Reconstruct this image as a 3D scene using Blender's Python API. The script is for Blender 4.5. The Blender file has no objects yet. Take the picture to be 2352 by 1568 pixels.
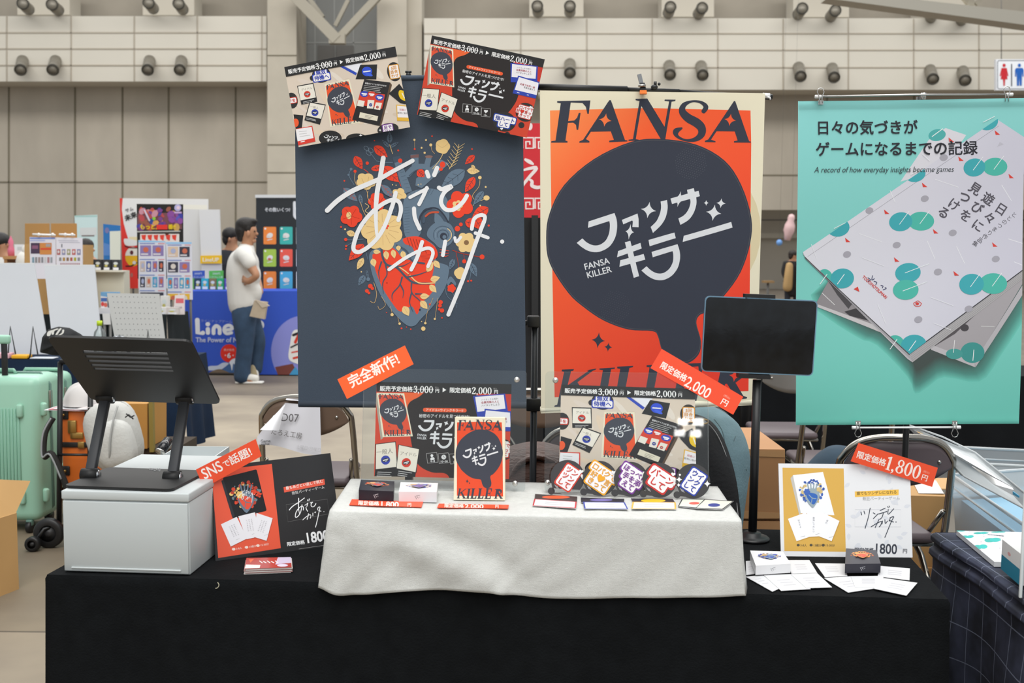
import bpy, bmesh, math, random
import numpy as np
from mathutils import Vector, Matrix, geometry
random.seed(7)
SC = bpy.context.scene
COL = SC.collection
PI = math.pi
W, H, F = 2352, 1568, 2450.0
CAMZ = 1.357

# ---------------------------------------------------------------- camera
cam_data = bpy.data.cameras.new('camera')
cam = bpy.data.objects.new('camera', cam_data)
COL.objects.link(cam)
cam_data.sensor_width = 36.0
cam_data.lens = F * 36.0 / W
cam_data.clip_end = 300
R = Matrix.Rotation(PI/2 - math.atan(210/F), 3, 'X') @ Matrix.Rotation(math.radians(0.5), 3, 'Z')
cam.matrix_world = Matrix.Translation((0, 0, CAMZ)) @ R.to_4x4()
cam_data.dof.use_dof = True
cam_data.dof.focus_distance = 2.72
cam_data.dof.aperture_fstop = 6.8
SC.camera = cam
CAM = Vector((0, 0, CAMZ))

# ---------------------------------------------------------------- world, lamps, exposure
SC.view_settings.view_transform = 'Standard'
SC.view_settings.look = 'None'
SC.view_settings.gamma = 1.0
SC.view_settings.use_curve_mapping = False
SC.view_settings.exposure = 0.0
world = bpy.data.worlds.new('hall_light')
SC.world = world
world.use_nodes = True
bg = world.node_tree.nodes['Background']
bg.inputs[0].default_value = (0.93, 0.97, 1.0, 1)
bg.inputs[1].default_value = 0.62

def area(name, loc, sx, sy, power, rot=(0, 0, 0), col=(1, 0.985, 0.95)):
    l = bpy.data.lights.new(name, 'AREA')
    l.shape = 'RECTANGLE'; l.size = sx; l.size_y = sy; l.energy = power; l.color = col
    o = bpy.data.objects.new(name, l); COL.objects.link(o)
    o.location = loc; o.rotation_euler = rot
    return o
area('hall_lamp_booth', (0.6, -1.5, 11), 9, 7, 1050)
area('hall_lamp_rear', (-1.0, 9.0, 12), 14, 6, 1000)
area('hall_fill_front', (0.0, -6.5, 9), 14, 6, 620, (math.radians(48), 0, 0))  # broad tilted fill for hall lamps behind the camera, added to brighten upright faces
area('hall_lamp_far', (0.0, 24.0, 15.5), 44, 5, 4800)
for i, xyz in enumerate(((7.74, -42.19, 10.31), (8.38, -42.09, 10.28), (7.58, -42.3, 9.82), (8.26, -42.21, 9.78))):
    area('hall_lamp_distant_%d' % (i+1), xyz, .46, .28, 12, (math.radians(80), 0, 0))
SC.cycles.max_bounces = 8
SC.cycles.transparent_max_bounces = 24
SC.cycles.use_denoising = True
SC.cycles.sample_clamp_indirect = 4.0

# ---------------------------------------------------------------- projection helpers: where a thing seen in the photo stands
def ray(px, py):
    return R @ Vector(((px - W/2)/F, -(py - H/2)/F, -1.0))
def P(px, py, d):
    v = ray(px, py); return CAM + v*(d/v.y)
def PZ(px, py, z):
    v = ray(px, py); return CAM + v*((z - CAMZ)/v.z)
def PX(px, py, x):
    v = ray(px, py); return CAM + v*(x/v.x)

# ---------------------------------------------------------------- materials
def lin(h):
    h = h.lstrip('#'); o = []
    if len(h) == 3: h = h[0]*2+h[1]*2+h[2]*2
    for i in (0, 2, 4):
        c = int(h[i:i+2], 16)/255
        o.append(c/12.92 if c <= 0.04045 else ((c + 0.055)/1.055)**2.4)
    return (*o, 1)
_M = {}
def mat(hexcol, rough=0.55, metal=0.0, var=0.0, scale=8.0, bump=0.0, bscale=60.0, spec=0.5, stretch=None, sheen=0.0):
    key = (hexcol, rough, metal, var, scale, bump, bscale, spec, stretch, sheen)
    if key in _M: return _M[key]
    m = bpy.data.materials.new('m_' + hexcol.lstrip('#'))
    m.use_nodes = True
    nt = m.node_tree; b = nt.nodes['Principled BSDF']
    c = lin(hexcol)
    b.inputs['Base Color'].default_value = c
    b.inputs['Roughness'].default_value = rough
    b.inputs['Metallic'].default_value = metal
    b.inputs['Specular IOR Level'].default_value = spec
    if sheen: b.inputs['Sheen Weight'].default_value = sheen
    if var or bump:
        tc = nt.nodes.new('ShaderNodeTexCoord')
        src = tc.outputs['Object']
        if stretch:
            mp = nt.nodes.new('ShaderNodeMapping'); mp.inputs['Scale'].default_value = stretch
            nt.links.new(src, mp.inputs['Vector']); src = mp.outputs['Vector']
    if var:
        n = nt.nodes.new('ShaderNodeTexNoise'); n.inputs['Scale'].default_value = scale; n.inputs['Detail'].default_value = 6
        nt.links.new(src, n.inputs['Vector'])
        r = nt.nodes.new('ShaderNodeValToRGB')
        r.color_ramp.elements[0].position = 0.3; r.color_ramp.elements[1].position = 0.7
        r.color_ramp.elements[0].color = (*[x*(1-var) for x in c[:3]], 1)
        r.color_ramp.elements[1].color = (*[min(1, x*(1+var)) for x in c[:3]], 1)
        nt.links.new(n.outputs['Fac'], r.inputs['Fac']); nt.links.new(r.outputs['Color'], b.inputs['Base Color'])
    if bump:
        n2 = nt.nodes.new('ShaderNodeTexNoise'); n2.inputs['Scale'].default_value = bscale; n2.inputs['Detail'].default_value = 4
        nt.links.new(src, n2.inputs['Vector'])
        bp = nt.nodes.new('ShaderNodeBump'); bp.inputs['Strength'].default_value = bump; bp.inputs['Distance'].default_value = 0.01
        nt.links.new(n2.outputs['Fac'], bp.inputs['Height']); nt.links.new(bp.outputs['Normal'], b.inputs['Normal'])
    _M[key] = m
    return m
def glass(name, tint='#f4f8f8', refl=0.06, rough=0.02, haze=0.0):
    key = ('glass', name)
    if key in _M: return _M[key]
    m = bpy.data.materials.new(name); m.use_nodes = True
    nt = m.node_tree; nt.nodes.clear()
    out = nt.nodes.new('ShaderNodeOutputMaterial')
    tr = nt.nodes.new('ShaderNodeBsdfTransparent'); tr.inputs[0].default_value = lin(tint)
    gl = nt.nodes.new('ShaderNodeBsdfGlossy'); gl.inputs['Roughness'].default_value = rough
    fr = nt.nodes.new('ShaderNodeFresnel'); fr.inputs['IOR'].default_value = 1.3 + refl*3
    mx = nt.nodes.new('ShaderNodeMixShader')
    nt.links.new(fr.outputs[0], mx.inputs[0]); nt.links.new(tr.outputs[0], mx.inputs[1]); nt.links.new(gl.outputs[0], mx.inputs[2])
    last = mx.outputs[0]
    if haze:
        df = nt.nodes.new('ShaderNodeBsdfDiffuse'); df.inputs[0].default_value = lin('#eef2f4')
        m2 = nt.nodes.new('ShaderNodeMixShader'); m2.inputs[0].default_value = haze
        nt.links.new(last, m2.inputs[1]); nt.links.new(df.outputs[0], m2.inputs[2]); last = m2.outputs[0]
    nt.links.new(last, out.inputs[0])
    _M[key] = m
    return m
def emis(hexcol, s):
    key = ('em', hexcol, s)
    if key in _M: return _M[key]
    m = mat(hexcol, 0.5).copy(); b = m.node_tree.nodes['Principled BSDF']
    b.inputs['Emission Color'].default_value = lin(hexcol); b.inputs['Emission Strength'].default_value = s
    _M[key] = m
    return m

# ---------------------------------------------------------------- mesh builder
class MB:
    def __init__(s): s.v = []; s.f = []; s.m = []; s.sm = []; s.mats = []
    def mi(s, m):
        if m not in s.mats: s.mats.append(m)
        return s.mats.index(m)
    def add(s, vs, fs, m, smooth=False, M=None):
        o = len(s.v); k = s.mi(m)
        s.v += [(M @ Vector(p)) if M is not None else Vector(p) for p in vs]
        for f in fs: s.f.append([i+o for i in f]); s.m.append(k); s.sm.append(smooth)
        return s
    def box(s, c, sz, m, M=None, bev=0.0, seg=2):
        c = Vector(c); x, y, z = (a/2 for a in sz)
        if bev <= 0:
            vs = [c + Vector((i*x, j*y, k*z)) for i in (-1, 1) for j in (-1, 1) for k in (-1, 1)]
            return s.add(vs, [(0,1,3,2),(4,6,7,5),(0,4,5,1),(2,3,7,6),(0,2,6,4),(1,5,7,3)], m, False, M)
        bm = bmesh.new(); bmesh.ops.create_cube(bm, size=1)
        for v in bm.verts: v.co = Vector((v.co.x*sz[0], v.co.y*sz[1], v.co.z*sz[2])) + c
        bmesh.ops.bevel(bm, geom=bm.edges[:], offset=min(bev, min(sz)*0.49), segments=seg, affect='EDGES', profile=0.5)
        s.bm(bm, m, True, M); return s
    def bm(s, bm, m, smooth=True, M=None):
        bm.verts.index_update()
        s.add([v.co.copy() for v in bm.verts], [[v.index for v in f.verts] for f in bm.faces], m, smooth, M); bm.free()
    def hexa(s, lo, hi, m):
        """lo, hi: four corners each (same winding)"""
        return s.add(list(lo)+list(hi), [(3,2,1,0),(4,5,6,7),(0,1,5,4),(1,2,6,5),(2,3,7,6),(3,0,4,7)], m)
    def slab(s, q, t, m):
        """quad q (TL,TR,BR,BL seen from the front), thickness t backwards"""
        q = [Vector(p) for p in q]; n = (q[3]-q[0]).cross(q[1]-q[0]).normalized()
        return s.hexa([p - n*t for p in q], q, m)
    def tube(s, pts, r, m, n=10, closed=False, caps=True):
        pts = [Vector(p) for p in pts]; N = len(pts)
        rs = r if isinstance(r, (list, tuple)) else [r]*N
        vs = []; fs = []; up = None
        for i, p in enumerate(pts):
            a = pts[(i-1) % N] if (closed or i > 0) else p
            b = pts[(i+1) % N] if (closed or i < N-1) else p
            t = (b - a).normalized()
            if up is None: up = t.orthogonal().normalized()
            else:
                up = up - t*up.dot(t)
                up = up.normalized() if up.length > 1e-6 else t.orthogonal().normalized()
            w = t.cross(up)
            for k in range(n):
                an = 2*PI*k/n
                vs.append(p + (up*math.cos(an) + w*math.sin(an))*rs[i])
        for i in range(N if closed else N-1):
            j = (i+1) % N
            for k in range(n):
                fs.append((i*n+k, i*n+(k+1) % n, j*n+(k+1) % n, j*n+k))
        if caps and not closed:
            fs.append(tuple(range(n-1, -1, -1))); fs.append(tuple((N-1)*n+k for k in range(n)))
        return s.add(vs, fs, m, True)
    def cyl(s, a, b, r, m, n=16, r2=None):
        return s.tube([a, b], [r, r if r2 is None else r2], m, n)
    def lathe(s, prof, m, M=None, n=20, smooth=True):
        """prof: (r, z) list turned about local z"""
        vs = []; fs = []
        for r, z in prof:
            for k in range(n):
                a = 2*PI*k/n; vs.append((r*math.cos(a), r*math.sin(a), z))
        for i in range(len(prof)-1):
            for k in range(n):
                fs.append((i*n+k, i*n+(k+1) % n, (i+1)*n+(k+1) % n, (i+1)*n+k))
        return s.add(vs, fs, m, smooth, M)
    def ball(s, c, r, m, sc=(1, 1, 1), n=14, M=None):
        c = Vector(c); k = n//2
        vs = []; fs = []
        for i in range(k+1):
            th = PI*i/k
            for j in range(n):
                ph = 2*PI*j/n
                vs.append(c + Vector((r*sc[0]*math.sin(th)*math.cos(ph), r*sc[1]*math.sin(th)*math.sin(ph), r*sc[2]*math.cos(th))))
        for i in range(k):
            for j in range(n): fs.append((i*n+j, (i+1)*n+j, (i+1)*n+(j+1) % n, i*n+(j+1) % n))
        return s.add(vs, fs, m, True, M)
    def grid(s, fn, nu, nv, m, smooth=True, t=0.0):
        vs = [Vector(fn(i/nu, j/nv)) for j in range(nv+1) for i in range(nu+1)]
        fs = [(j*(nu+1)+i, j*(nu+1)+i+1, (j+1)*(nu+1)+i+1, (j+1)*(nu+1)+i) for j in range(nv) for i in range(nu)]
        return s.add(vs, fs, m, smooth)
    def prism(s, pts, t, m, M, side=None):
        """outline pts in local xy, extruded from z=0 back to z=-t"""
        n = len(pts); pts = [Vector((p[0], p[1], 0)) for p in pts]
        tri = geometry.tessellate_polygon([pts])
        top = pts; bot = [p - Vector((0, 0, t)) for p in pts]
        area2 = sum(pts[i].x*pts[(i+1) % n].y - pts[(i+1) % n].x*pts[i].y for i in range(n))
        s.add(top, [list(x) for x in tri], m, False, M); s.add(bot, [list(x) for x in tri], m, False, M)
        s.add(top+bot, [(i, (i+1) % n, n+(i+1) % n, n+i) for i in range(n)], side or m, False, M)
        return s
    def obj(s, name, parent=None, solid=0.0, sub=0, fix=True):
        me = bpy.data.meshes.new(name)
        base = wloc(parent) if parent is not None else Vector((0, 0, 0))
        org = base
        if parent is None and s.v:
            mn = Vector((min(v.x for v in s.v), min(v.y for v in s.v), min(v.z for v in s.v)))
            mx = Vector((max(v.x for v in s.v), max(v.y for v in s.v), max(v.z for v in s.v)))
            org = Vector(((mn.x+mx.x)/2, (mn.y+mx.y)/2, mn.z))
        me.from_pydata([tuple(v - org) for v in s.v], [], s.f)
        for m in s.mats: me.materials.append(m)
        me.polygons.foreach_set('material_index', s.m)
        me.polygons.foreach_set('use_smooth', s.sm)
        if fix:
            bm = bmesh.new(); bm.from_mesh(me)
            bmesh.ops.recalc_face_normals(bm, faces=bm.faces[:]); bm.to_mesh(me); bm.free()
        me.update()
        o = bpy.data.objects.new(name, me); COL.objects.link(o)
        if parent is not None: o.parent = parent
        else: o.location = org
        if solid:
            md = o.modifiers.new('solid', 'SOLIDIFY'); md.thickness = solid; md.offset = 0
        if sub:
            md = o.modifiers.new('sub', 'SUBSURF'); md.levels = sub; md.render_levels = sub
        return o
def wloc(o):
    v = Vector((0, 0, 0))
    while o is not None: v = v + o.location; o = o.parent
    return v
def tag(o, label=None, cat=None, group=None, kind=None):
    if label: o['label'] = label
    if cat: o['category'] = cat
    if group: o['group'] = group
    if kind: o['kind'] = kind
    return o
def T(name, label, cat, base, group=None):
    o = bpy.data.objects.new(name, None); COL.objects.link(o)
    o.location = base; o.empty_display_size = 0.05
    return tag(o, label, cat, group)
def dup(o, loc=None, label=None, rz=None, parent=None):
    c = o.copy(); COL.objects.link(c)
    if parent is not None: c.parent = parent
    for ch in o.children: dup(ch, parent=c)
    if loc is not None: c.location = loc
    if rz is not None: c.rotation_euler = (0, 0, rz)
    if label: c['label'] = label
    return c
def frame(q, t=0.0):
    """quad (TL,TR,BR,BL) -> matrix with local x right, y up, z out of the face; origin at the quad's centre"""
    q = [Vector(p) for p in q]
    x = (q[1]-q[0]).normalized(); z = (q[3]-q[0]).cross(q[1]-q[0]).normalized(); y = z.cross(x)
    c = sum(q, Vector())/4
    M = Matrix((x, y, z)).transposed().to_4x4(); M.translation = c
    return M

# ---------------------------------------------------------------- flat printed artwork, laid in thin layers on its own surface
def ell(cx, cy, rx, ry=None, rot=0, n=28, a0=0, a1=360):
    ry = rx if ry is None else ry; c, s = math.cos(math.radians(rot)), math.sin(math.radians(rot)); o = []
    full = abs(a1-a0) >= 360
    for i in range(n if full else n+1):
        a = math.radians(a0 + (a1-a0)*i/n); x, y = rx*math.cos(a), ry*math.sin(a)
        o.append((cx + x*c - y*s, cy + x*s + y*c))
    return o
def rot2(pts, cx, cy, deg, sx=1, sy=1):
    c, s = math.cos(math.radians(deg)), math.sin(math.radians(deg))
    return [(cx + x*sx*c - y*sy*s, cy + x*sx*s + y*sy*c) for x, y in pts]
def rct(x0, y0, x1, y1): return [(x0, y0), (x1, y0), (x1, y1), (x0, y1)]
def rrc(x0, y0, x1, y1, r, n=4):
    o = []
    for cx, cy, a in ((x1-r, y0+r, -90), (x1-r, y1-r, 0), (x0+r, y1-r, 90), (x0+r, y0+r, 180)):
        for i in range(n+1):
            t = math.radians(a + 90*i/n); o.append((cx + r*math.cos(t), cy + r*math.sin(t)))
    return o
def spl(pts, closed=True, n=6):
    N = len(pts); o = []
    g = lambda i: pts[i % N] if closed else pts[max(0, min(N-1, i))]
    for i in range(N if closed else N-1):
        p0, p1, p2, p3 = g(i-1), g(i), g(i+1), g(i+2)
        for k in range(n):
            t = k/n
            o.append(tuple(0.5*(2*p1[d] + (p2[d]-p0[d])*t + (2*p0[d]-5*p1[d]+4*p2[d]-p3[d])*t*t + (3*p1[d]-p0[d]-3*p2[d]+p3[d])*t**3) for d in range(len(p1))))
    if not closed: o.append(tuple(pts[-1]))
    return o
def star4(cx, cy, r, rot=0, ry=None, k=0.3, n=5):
    ry = r if ry is None else ry; o = []
    tips = [(0, -ry), (r, 0), (0, ry), (-r, 0)]
    for i in range(4):
        a, b = tips[i], tips[(i+1) % 4]; m = ((a[0]+b[0])*k*0.5, (a[1]+b[1])*k*0.5)
        for j in range(n):
            t = j/n; o.append(((1-t)**2*a[0]+2*t*(1-t)*m[0]+t*t*b[0], (1-t)**2*a[1]+2*t*(1-t)*m[1]+t*t*b[1]))
    return rot2(o, cx, cy, rot)
def heart(cx, cy, r, rot=0):
    o = []
    for i in range(20):
        t = 2*PI*i/20
        o.append((r*math.sin(t)**3, -r*(0.81*math.cos(t)-0.31*math.cos(2*t)-0.13*math.cos(3*t)-0.06*math.cos(4*t))))
    return rot2(o, cx, cy, rot)
def flower(cx, cy, r, k=5, rot=0, dep=0.25, sq=1.0):
    n = k*8
    return rot2([(r*(1-dep+dep*abs(math.cos(k*PI*i/n)))*math.cos(2*PI*i/n), sq*r*(1-dep+dep*abs(math.cos(k*PI*i/n)))*math.sin(2*PI*i/n)) for i in range(n)], cx, cy, rot)
def leaf(x0, y0, x1, y1, w):
    dx, dy = x1-x0, y1-y0; nx, ny = -dy, dx; L = math.hypot(dx, dy); nx /= L; ny /= L; a = []; b = []
    for i in range(9):
        t = i/8; q = w*0.5*math.sin(PI*t**0.8); a.append((x0+dx*t+nx*q, y0+dy*t+ny*q)); b.append((x0+dx*t-nx*q, y0+dy*t-ny*q))
    return a + b[-2:0:-1]
_TX = {}
def txmesh(s, bold):
    k = (s, bold)
    if k not in _TX:
        c = bpy.data.curves.new('t', 'FONT'); c.body = s; c.resolution_u = 3; c.offset = bold
        o = bpy.data.objects.new('t', c); COL.objects.link(o)
        dg = bpy.context.evaluated_depsgraph_get()
        me = bpy.data.meshes.new_from_object(o.evaluated_get(dg))
        vs = [(v.co.x, v.co.y) for v in me.vertices]; fs = [tuple(p.vertices) for p in me.polygons]
        bpy.data.objects.remove(o); bpy.data.curves.remove(c); bpy.data.meshes.remove(me)
        _TX[k] = (vs, fs)
    return _TX[k]
def homog(q):
    A = []; b = []
    for (x, y), (u, v) in zip(q, ((0, 0), (1, 0), (1, 1), (0, 1))):
        A += [[x, y, 1, 0, 0, 0, -u*x, -u*y], [0, 0, 0, x, y, 1, -v*x, -v*y]]; b += [u, v]
    h = np.linalg.solve(np.array(A, float), np.array(b, float))
    return lambda p: ((h[0]*p[0]+h[1]*p[1]+h[2])/(h[6]*p[0]+h[7]*p[1]+1), (h[3]*p[0]+h[4]*p[1]+h[5])/(h[6]*p[0]+h[7]*p[1]+1))
def inv_homog(q):
    """unit square -> quad q"""
    A = []; b = []
    for (u, v), (x, y) in zip(((0, 0), (1, 0), (1, 1), (0, 1)), q):
        A += [[u, v, 1, 0, 0, 0, -x*u, -x*v], [0, 0, 0, u, v, 1, -y*u, -y*v]]; b += [x, y]
    h = np.linalg.solve(np.array(A, float), np.array(b, float))
    return lambda p: ((h[0]*p[0]+h[1]*p[1]+h[2])/(h[6]*p[0]+h[7]*p[1]+1), (h[3]*p[0]+h[4]*p[1]+h[5])/(h[6]*p[0]+h[7]*p[1]+1))
class Art:
    """shapes given in the drawing's own coordinates; quad = the sheet's corners TL,TR,BR,BL in those coordinates"""
    def __init__(s, quad, rough=0.5, spec=0.4): s.h = homog(quad); s.it = []; s.rough = rough; s.spec = spec; s.pre = None; s.clip = True
    def _put(s, vs, fs, col, ez=None):
        """ez: tiny rise of each vertex inside its own layer, so that a stroke may cross itself"""
        if s.pre: vs = [s.pre(p) for p in vs]
        uv = [(*s.h(p), ez[i] if ez else 0.0) for i, p in enumerate(vs)]
        if s.clip:
            nv = []; nf = []
            for f in fs:
                pl = [uv[i] for i in f]
                if any(p[0] < 0 or p[0] > 1 or p[1] < 0 or p[1] > 1 for p in pl):
                    for ax, lim, sg in ((0, 0, 1), (0, 1, -1), (1, 0, 1), (1, 1, -1)):
                        o = []
                        for i in range(len(pl)):
                            a, b = pl[i], pl[(i+1) % len(pl)]; da, db = sg*(a[ax]-lim), sg*(b[ax]-lim)
                            if da >= 0: o.append(a)
                            if (da >= 0) != (db >= 0):
                                t = da/(da-db); o.append(tuple(a[k]+(b[k]-a[k])*t for k in range(3)))
                        pl = o
                        if len(pl) < 3: break
                    if len(pl) < 3: continue
                k = len(nv); nv += pl; nf.append(tuple(range(k, k+len(pl))))
            uv, fs = nv, nf
        if not uv: return
        bb = (min(p[0] for p in uv), min(p[1] for p in uv), max(p[0] for p in uv), max(p[1] for p in uv))
        L = 1
        for _, _, _, b2, l2 in s.it:
            if l2 >= L and bb[0] < b2[2] and bb[2] > b2[0] and bb[1] < b2[3] and bb[3] > b2[1]: L = l2 + 1
        s.it.append((uv, fs, col, bb, L))
    @staticmethod
    def cap(p, q, r, n=7):
        """half disc beyond the end p of a stroke that comes from q"""
        a = math.atan2(p[1]-q[1], p[0]-q[0]); return [(p[0]+r*math.cos(a-PI/2+PI*i/n), p[1]+r*math.sin(a-PI/2+PI*i/n)) for i in range(n+1)]
    def f(s, pts, col, *holes):
        loops = [[Vector((p[0], p[1], 0)) for p in pts]] + [[Vector((p[0], p[1], 0)) for p in h] for h in holes]
        tri = geometry.tessellate_polygon(loops)
        s._put([(v.x, v.y) for l in loops for v in l], [tuple(t) for t in tri], col); return s
    def s(s, pts, w, col, smooth=True, closed=False, cap=True, w2=None, n=5):
        if smooth and len(pts) > 2: pts = spl(pts, closed, n)
        N = len(pts); vs = []; fs = []
        for i, p in enumerate(pts):
            a = pts[(i-1) % N] if (closed or i) else p; b = pts[(i+1) % N] if (closed or i < N-1) else p
            dx, dy = b[0]-a[0], b[1]-a[1]; L = math.hypot(dx, dy) or 1; ww = (w if w2 is None else w + (w2-w)*i/(N-1))/2
            nx, ny = -dy/L*ww, dx/L*ww; vs += [(p[0]+nx, p[1]+ny), (p[0]-nx, p[1]-ny)]
        for i in range(N if closed else N-1):
            j = (i+1) % N; fs.append((2*i, 2*i+1, 2*j+1, 2*j))
        ez = [.6*(i//2)/N for i in range(2*N)]
        if cap and not closed and N > 1:
            for p, o, ww, z in ((pts[0], pts[1], w, 0), (pts[-1], pts[-2], w if w2 is None else w2, .6)):
                e = s.cap(p, o, ww/2); k = len(vs); vs += e; fs.append(tuple(range(k, k+len(e)))); ez += [z]*len(e)
        s._put(vs, fs, col, ez); return s
    def t(s, txt, x, y, size, col, rot=0, bold=0.0, sx=1.0, shear=0.0, c=False, vert=False, sp=0):
        """x = left edge (or centre when c), y = middle of the glyphs"""
        if vert:
            for i, ch in enumerate(txt):
                dx, dy = rot2([(0, i*size*1.05)], 0, 0, rot)[0]
                s.t(ch, x+dx, y+dy, size, col, rot, bold, sx, shear, True)
            return s
        v0, fs = txmesh(txt, 0)
        if not v0: return s
        off = -(max(v[0] for v in v0) + min(v[0] for v in v0))/2 if c else 0
        k = bold*.75
        for dx, dy in (((-k, -k), (k, -k), (k, k), (-k, k)) if bold else ((0, 0),)):
            q = [((v[0]+dx+off)*size*sx + shear*(v[1]-0.36)*size, -(v[1]+dy-0.37)*size) for v in v0]
            s._put(rot2(q, x, y, rot), fs, col)
        return s
    def lay(s, mb, q, dz=0.0002, bend=None, maxlen=0.04, flip=False):
        q = [Vector(p) for p in q]; n = (q[3]-q[0]).cross(q[1]-q[0]).normalized()
        def at(u, v): return (q[0]*(1-u)+q[1]*u)*(1-v) + (q[3]*(1-u)+q[2]*u)*v
        wx = (q[1]-q[0]).length; wy = (q[3]-q[0]).length
        for uv, fs, col, bb, L in s.it:
            m = mat(col, s.rough, spec=s.spec) if isinstance(col, str) else col
            if bend:
                st = [tuple(uv[i] for i in f) for f in fs]; vs = []; ff = []
                st = [(f[0], f[i], f[i+1]) for f in st for i in range(1, len(f)-1)]
                while st:
                    a, b, c = st.pop()
                    d = [math.hypot((x[0]-y[0])*wx, (x[1]-y[1])*wy) for x, y in ((a, b), (b, c), (c, a))]
                    k = d.index(max(d))
                    if d[k] > maxlen:
                        x, y, z = ((a, b, c), (b, c, a), (c, a, b))[k]; mm = ((x[0]+y[0])/2, (x[1]+y[1])/2, (x[2]+y[2])/2)
                        st += [(x, mm, z), (mm, y, z)]
                    else:
                        i = len(vs); vs += [a, b, c]; ff.append((i, i+1, i+2))
                mb.add([at(p[0], p[1]) + n*(bend(p[0], p[1]) + .0004 + (L+p[2])*dz) for p in vs], ff, m)
            else:
                mb.add([at(p[0], p[1]) + n*((L+p[2])*dz) for p in uv], fs, m)
        return mb
def sub(art, src, dst):
    """draw following shapes given in frame src (quad) into frame dst (quad) of the sheet"""
    a, b = homog(src), inv_homog(dst)
    art.pre = lambda p: b(a(p))
# ---------------------------------------------------------------- drawing helpers for the printed graphics
Art.base = None
def _frame(A, ox=0, oy=0, s=1.0):
    b = A.base
    if b: A.pre = lambda p: b((ox + p[0]/s, oy + p[1]/s))
    elif ox == 0 and oy == 0 and s == 1.0: A.pre = None
    else: A.pre = lambda p: (ox + p[0]/s, oy + p[1]/s)
Art.fr = _frame
def simil(p1, p2, q1, q2):
    z = complex(q2[0]-q1[0], q2[1]-q1[1])/complex(p2[0]-p1[0], p2[1]-p1[1])
    def g(p):
        w = complex(q1[0], q1[1]) + z*complex(p[0]-p1[0], p[1]-p1[1]); return (w.real, w.imag)
    return g
def quadmap(src, dst):
    a, b = homog(src), inv_homog(dst)
    return lambda p: b(a(p))
def _sw(A, pts, ws, col, n=5):
    q = spl([(p[0], p[1], w) for p, w in zip(pts, ws)], False, n); L = []; Rr = []
    for i, p in enumerate(q):
        a = q[max(0, i-1)]; b = q[min(len(q)-1, i+1)]; dx, dy = b[0]-a[0], b[1]-a[1]; l = math.hypot(dx, dy) or 1
        w = max(0.5, p[2])/2; L.append((p[0]-dy/l*w, p[1]+dx/l*w)); Rr.append((p[0]+dy/l*w, p[1]-dx/l*w))
    vs = L + Rr; N = len(L); fs = [(i, i+1, N+i+1, N+i) for i in range(N-1)]; ez = [.6*i/N for i in range(N)]*2
    for p, o, z in ((q[0], q[1], 0), (q[-1], q[-2], .6)):
        e = A.cap(p, o, max(0.5, p[2])/2); k = len(vs); vs += e; fs.append(tuple(range(k, k+len(e)))); ez += [z]*len(e)
    A._put(vs, fs, col, ez)
Art.sw = _sw
def num(A, txt, x, y, h, col, rot=0, strike=False):
    """bold book-face digits; x left, y middle"""
    u = 0; w = {'0': .62, '1': .46, '2': .6, '3': .58, '8': .62, ',': .3, '5': .6, '4': .6}
    def tr(p): return rot2([((p[0]+u)*h, (p[1]-0.5)*h)], x, y, rot)[0]
    for ch in txt:
        if ch == '0':
            A.f([tr(p) for p in ell(.3, .5, .285, .5, n=20)], col, [tr(p) for p in ell(.3, .5, .125, .43, n=20)])
        elif ch == '8':
            A.f([tr(p) for p in ell(.3, .25, .24, .25, n=18)], col, [tr(p) for p in ell(.3, .25, .11, .19, n=18)])
            A.f([tr(p) for p in ell(.3, .73, .285, .27, n=18)], col, [tr(p) for p in ell(.3, .73, .13, .2, n=18)])
        elif ch == '1':
            A.f([tr(p) for p in [(.04, .12), (.26, 0), (.32, 0), (.32, .93), (.42, .96), (.42, 1), (.06, 1), (.06, .96), (.16, .93), (.16, .18), (.05, .2)]], col)
        elif ch == ',':
            A.f([tr(p) for p in [(.04, .86), (.14, .82), (.22, .9), (.2, 1.05), (.06, 1.18), (.04, 1.14), (.13, 1.02), (.04, .98)]], col)
        elif ch == '2':
            A.sw([tr(p) for p in [(.1, .24), (.16, .08), (.3, .05), (.43, .14), (.42, .32), (.28, .55), (.06, .9)]], [.16*h, .1*h, .08*h, .15*h, .17*h, .12*h, .06*h], col)
            A.f([tr(p) for p in [(.03, .86), (.42, .86), (.52, .72), (.56, .72), (.51, 1), (.03, 1)]], col)
        elif ch == '3':
            A.sw([tr(p) for p in [(.1, .2), (.17, .07), (.3, .05), (.41, .14), (.38, .34), (.22, .46)]], [.15*h, .09*h, .08*h, .15*h, .14*h, .06*h], col)
            A.sw([tr(p) for p in [(.22, .46), (.4, .54), (.45, .72), (.36, .9), (.2, .95), (.09, .82)]], [.06*h, .13*h, .17*h, .13*h, .08*h, .16*h], col)
        u += w.get(ch, .6)
    if strike:
        a, b = tr((-u+.0-.03+0, .5)), None
        u2 = u; u = 0; A.s([tr((-.04, .47)), tr((u2+.02, .47))], .055*h, col)
    return u

INK = '#3f434f'; ORG = '#ec5331'; WHT = '#e9eaec'; BLK = '#242425'

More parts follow.
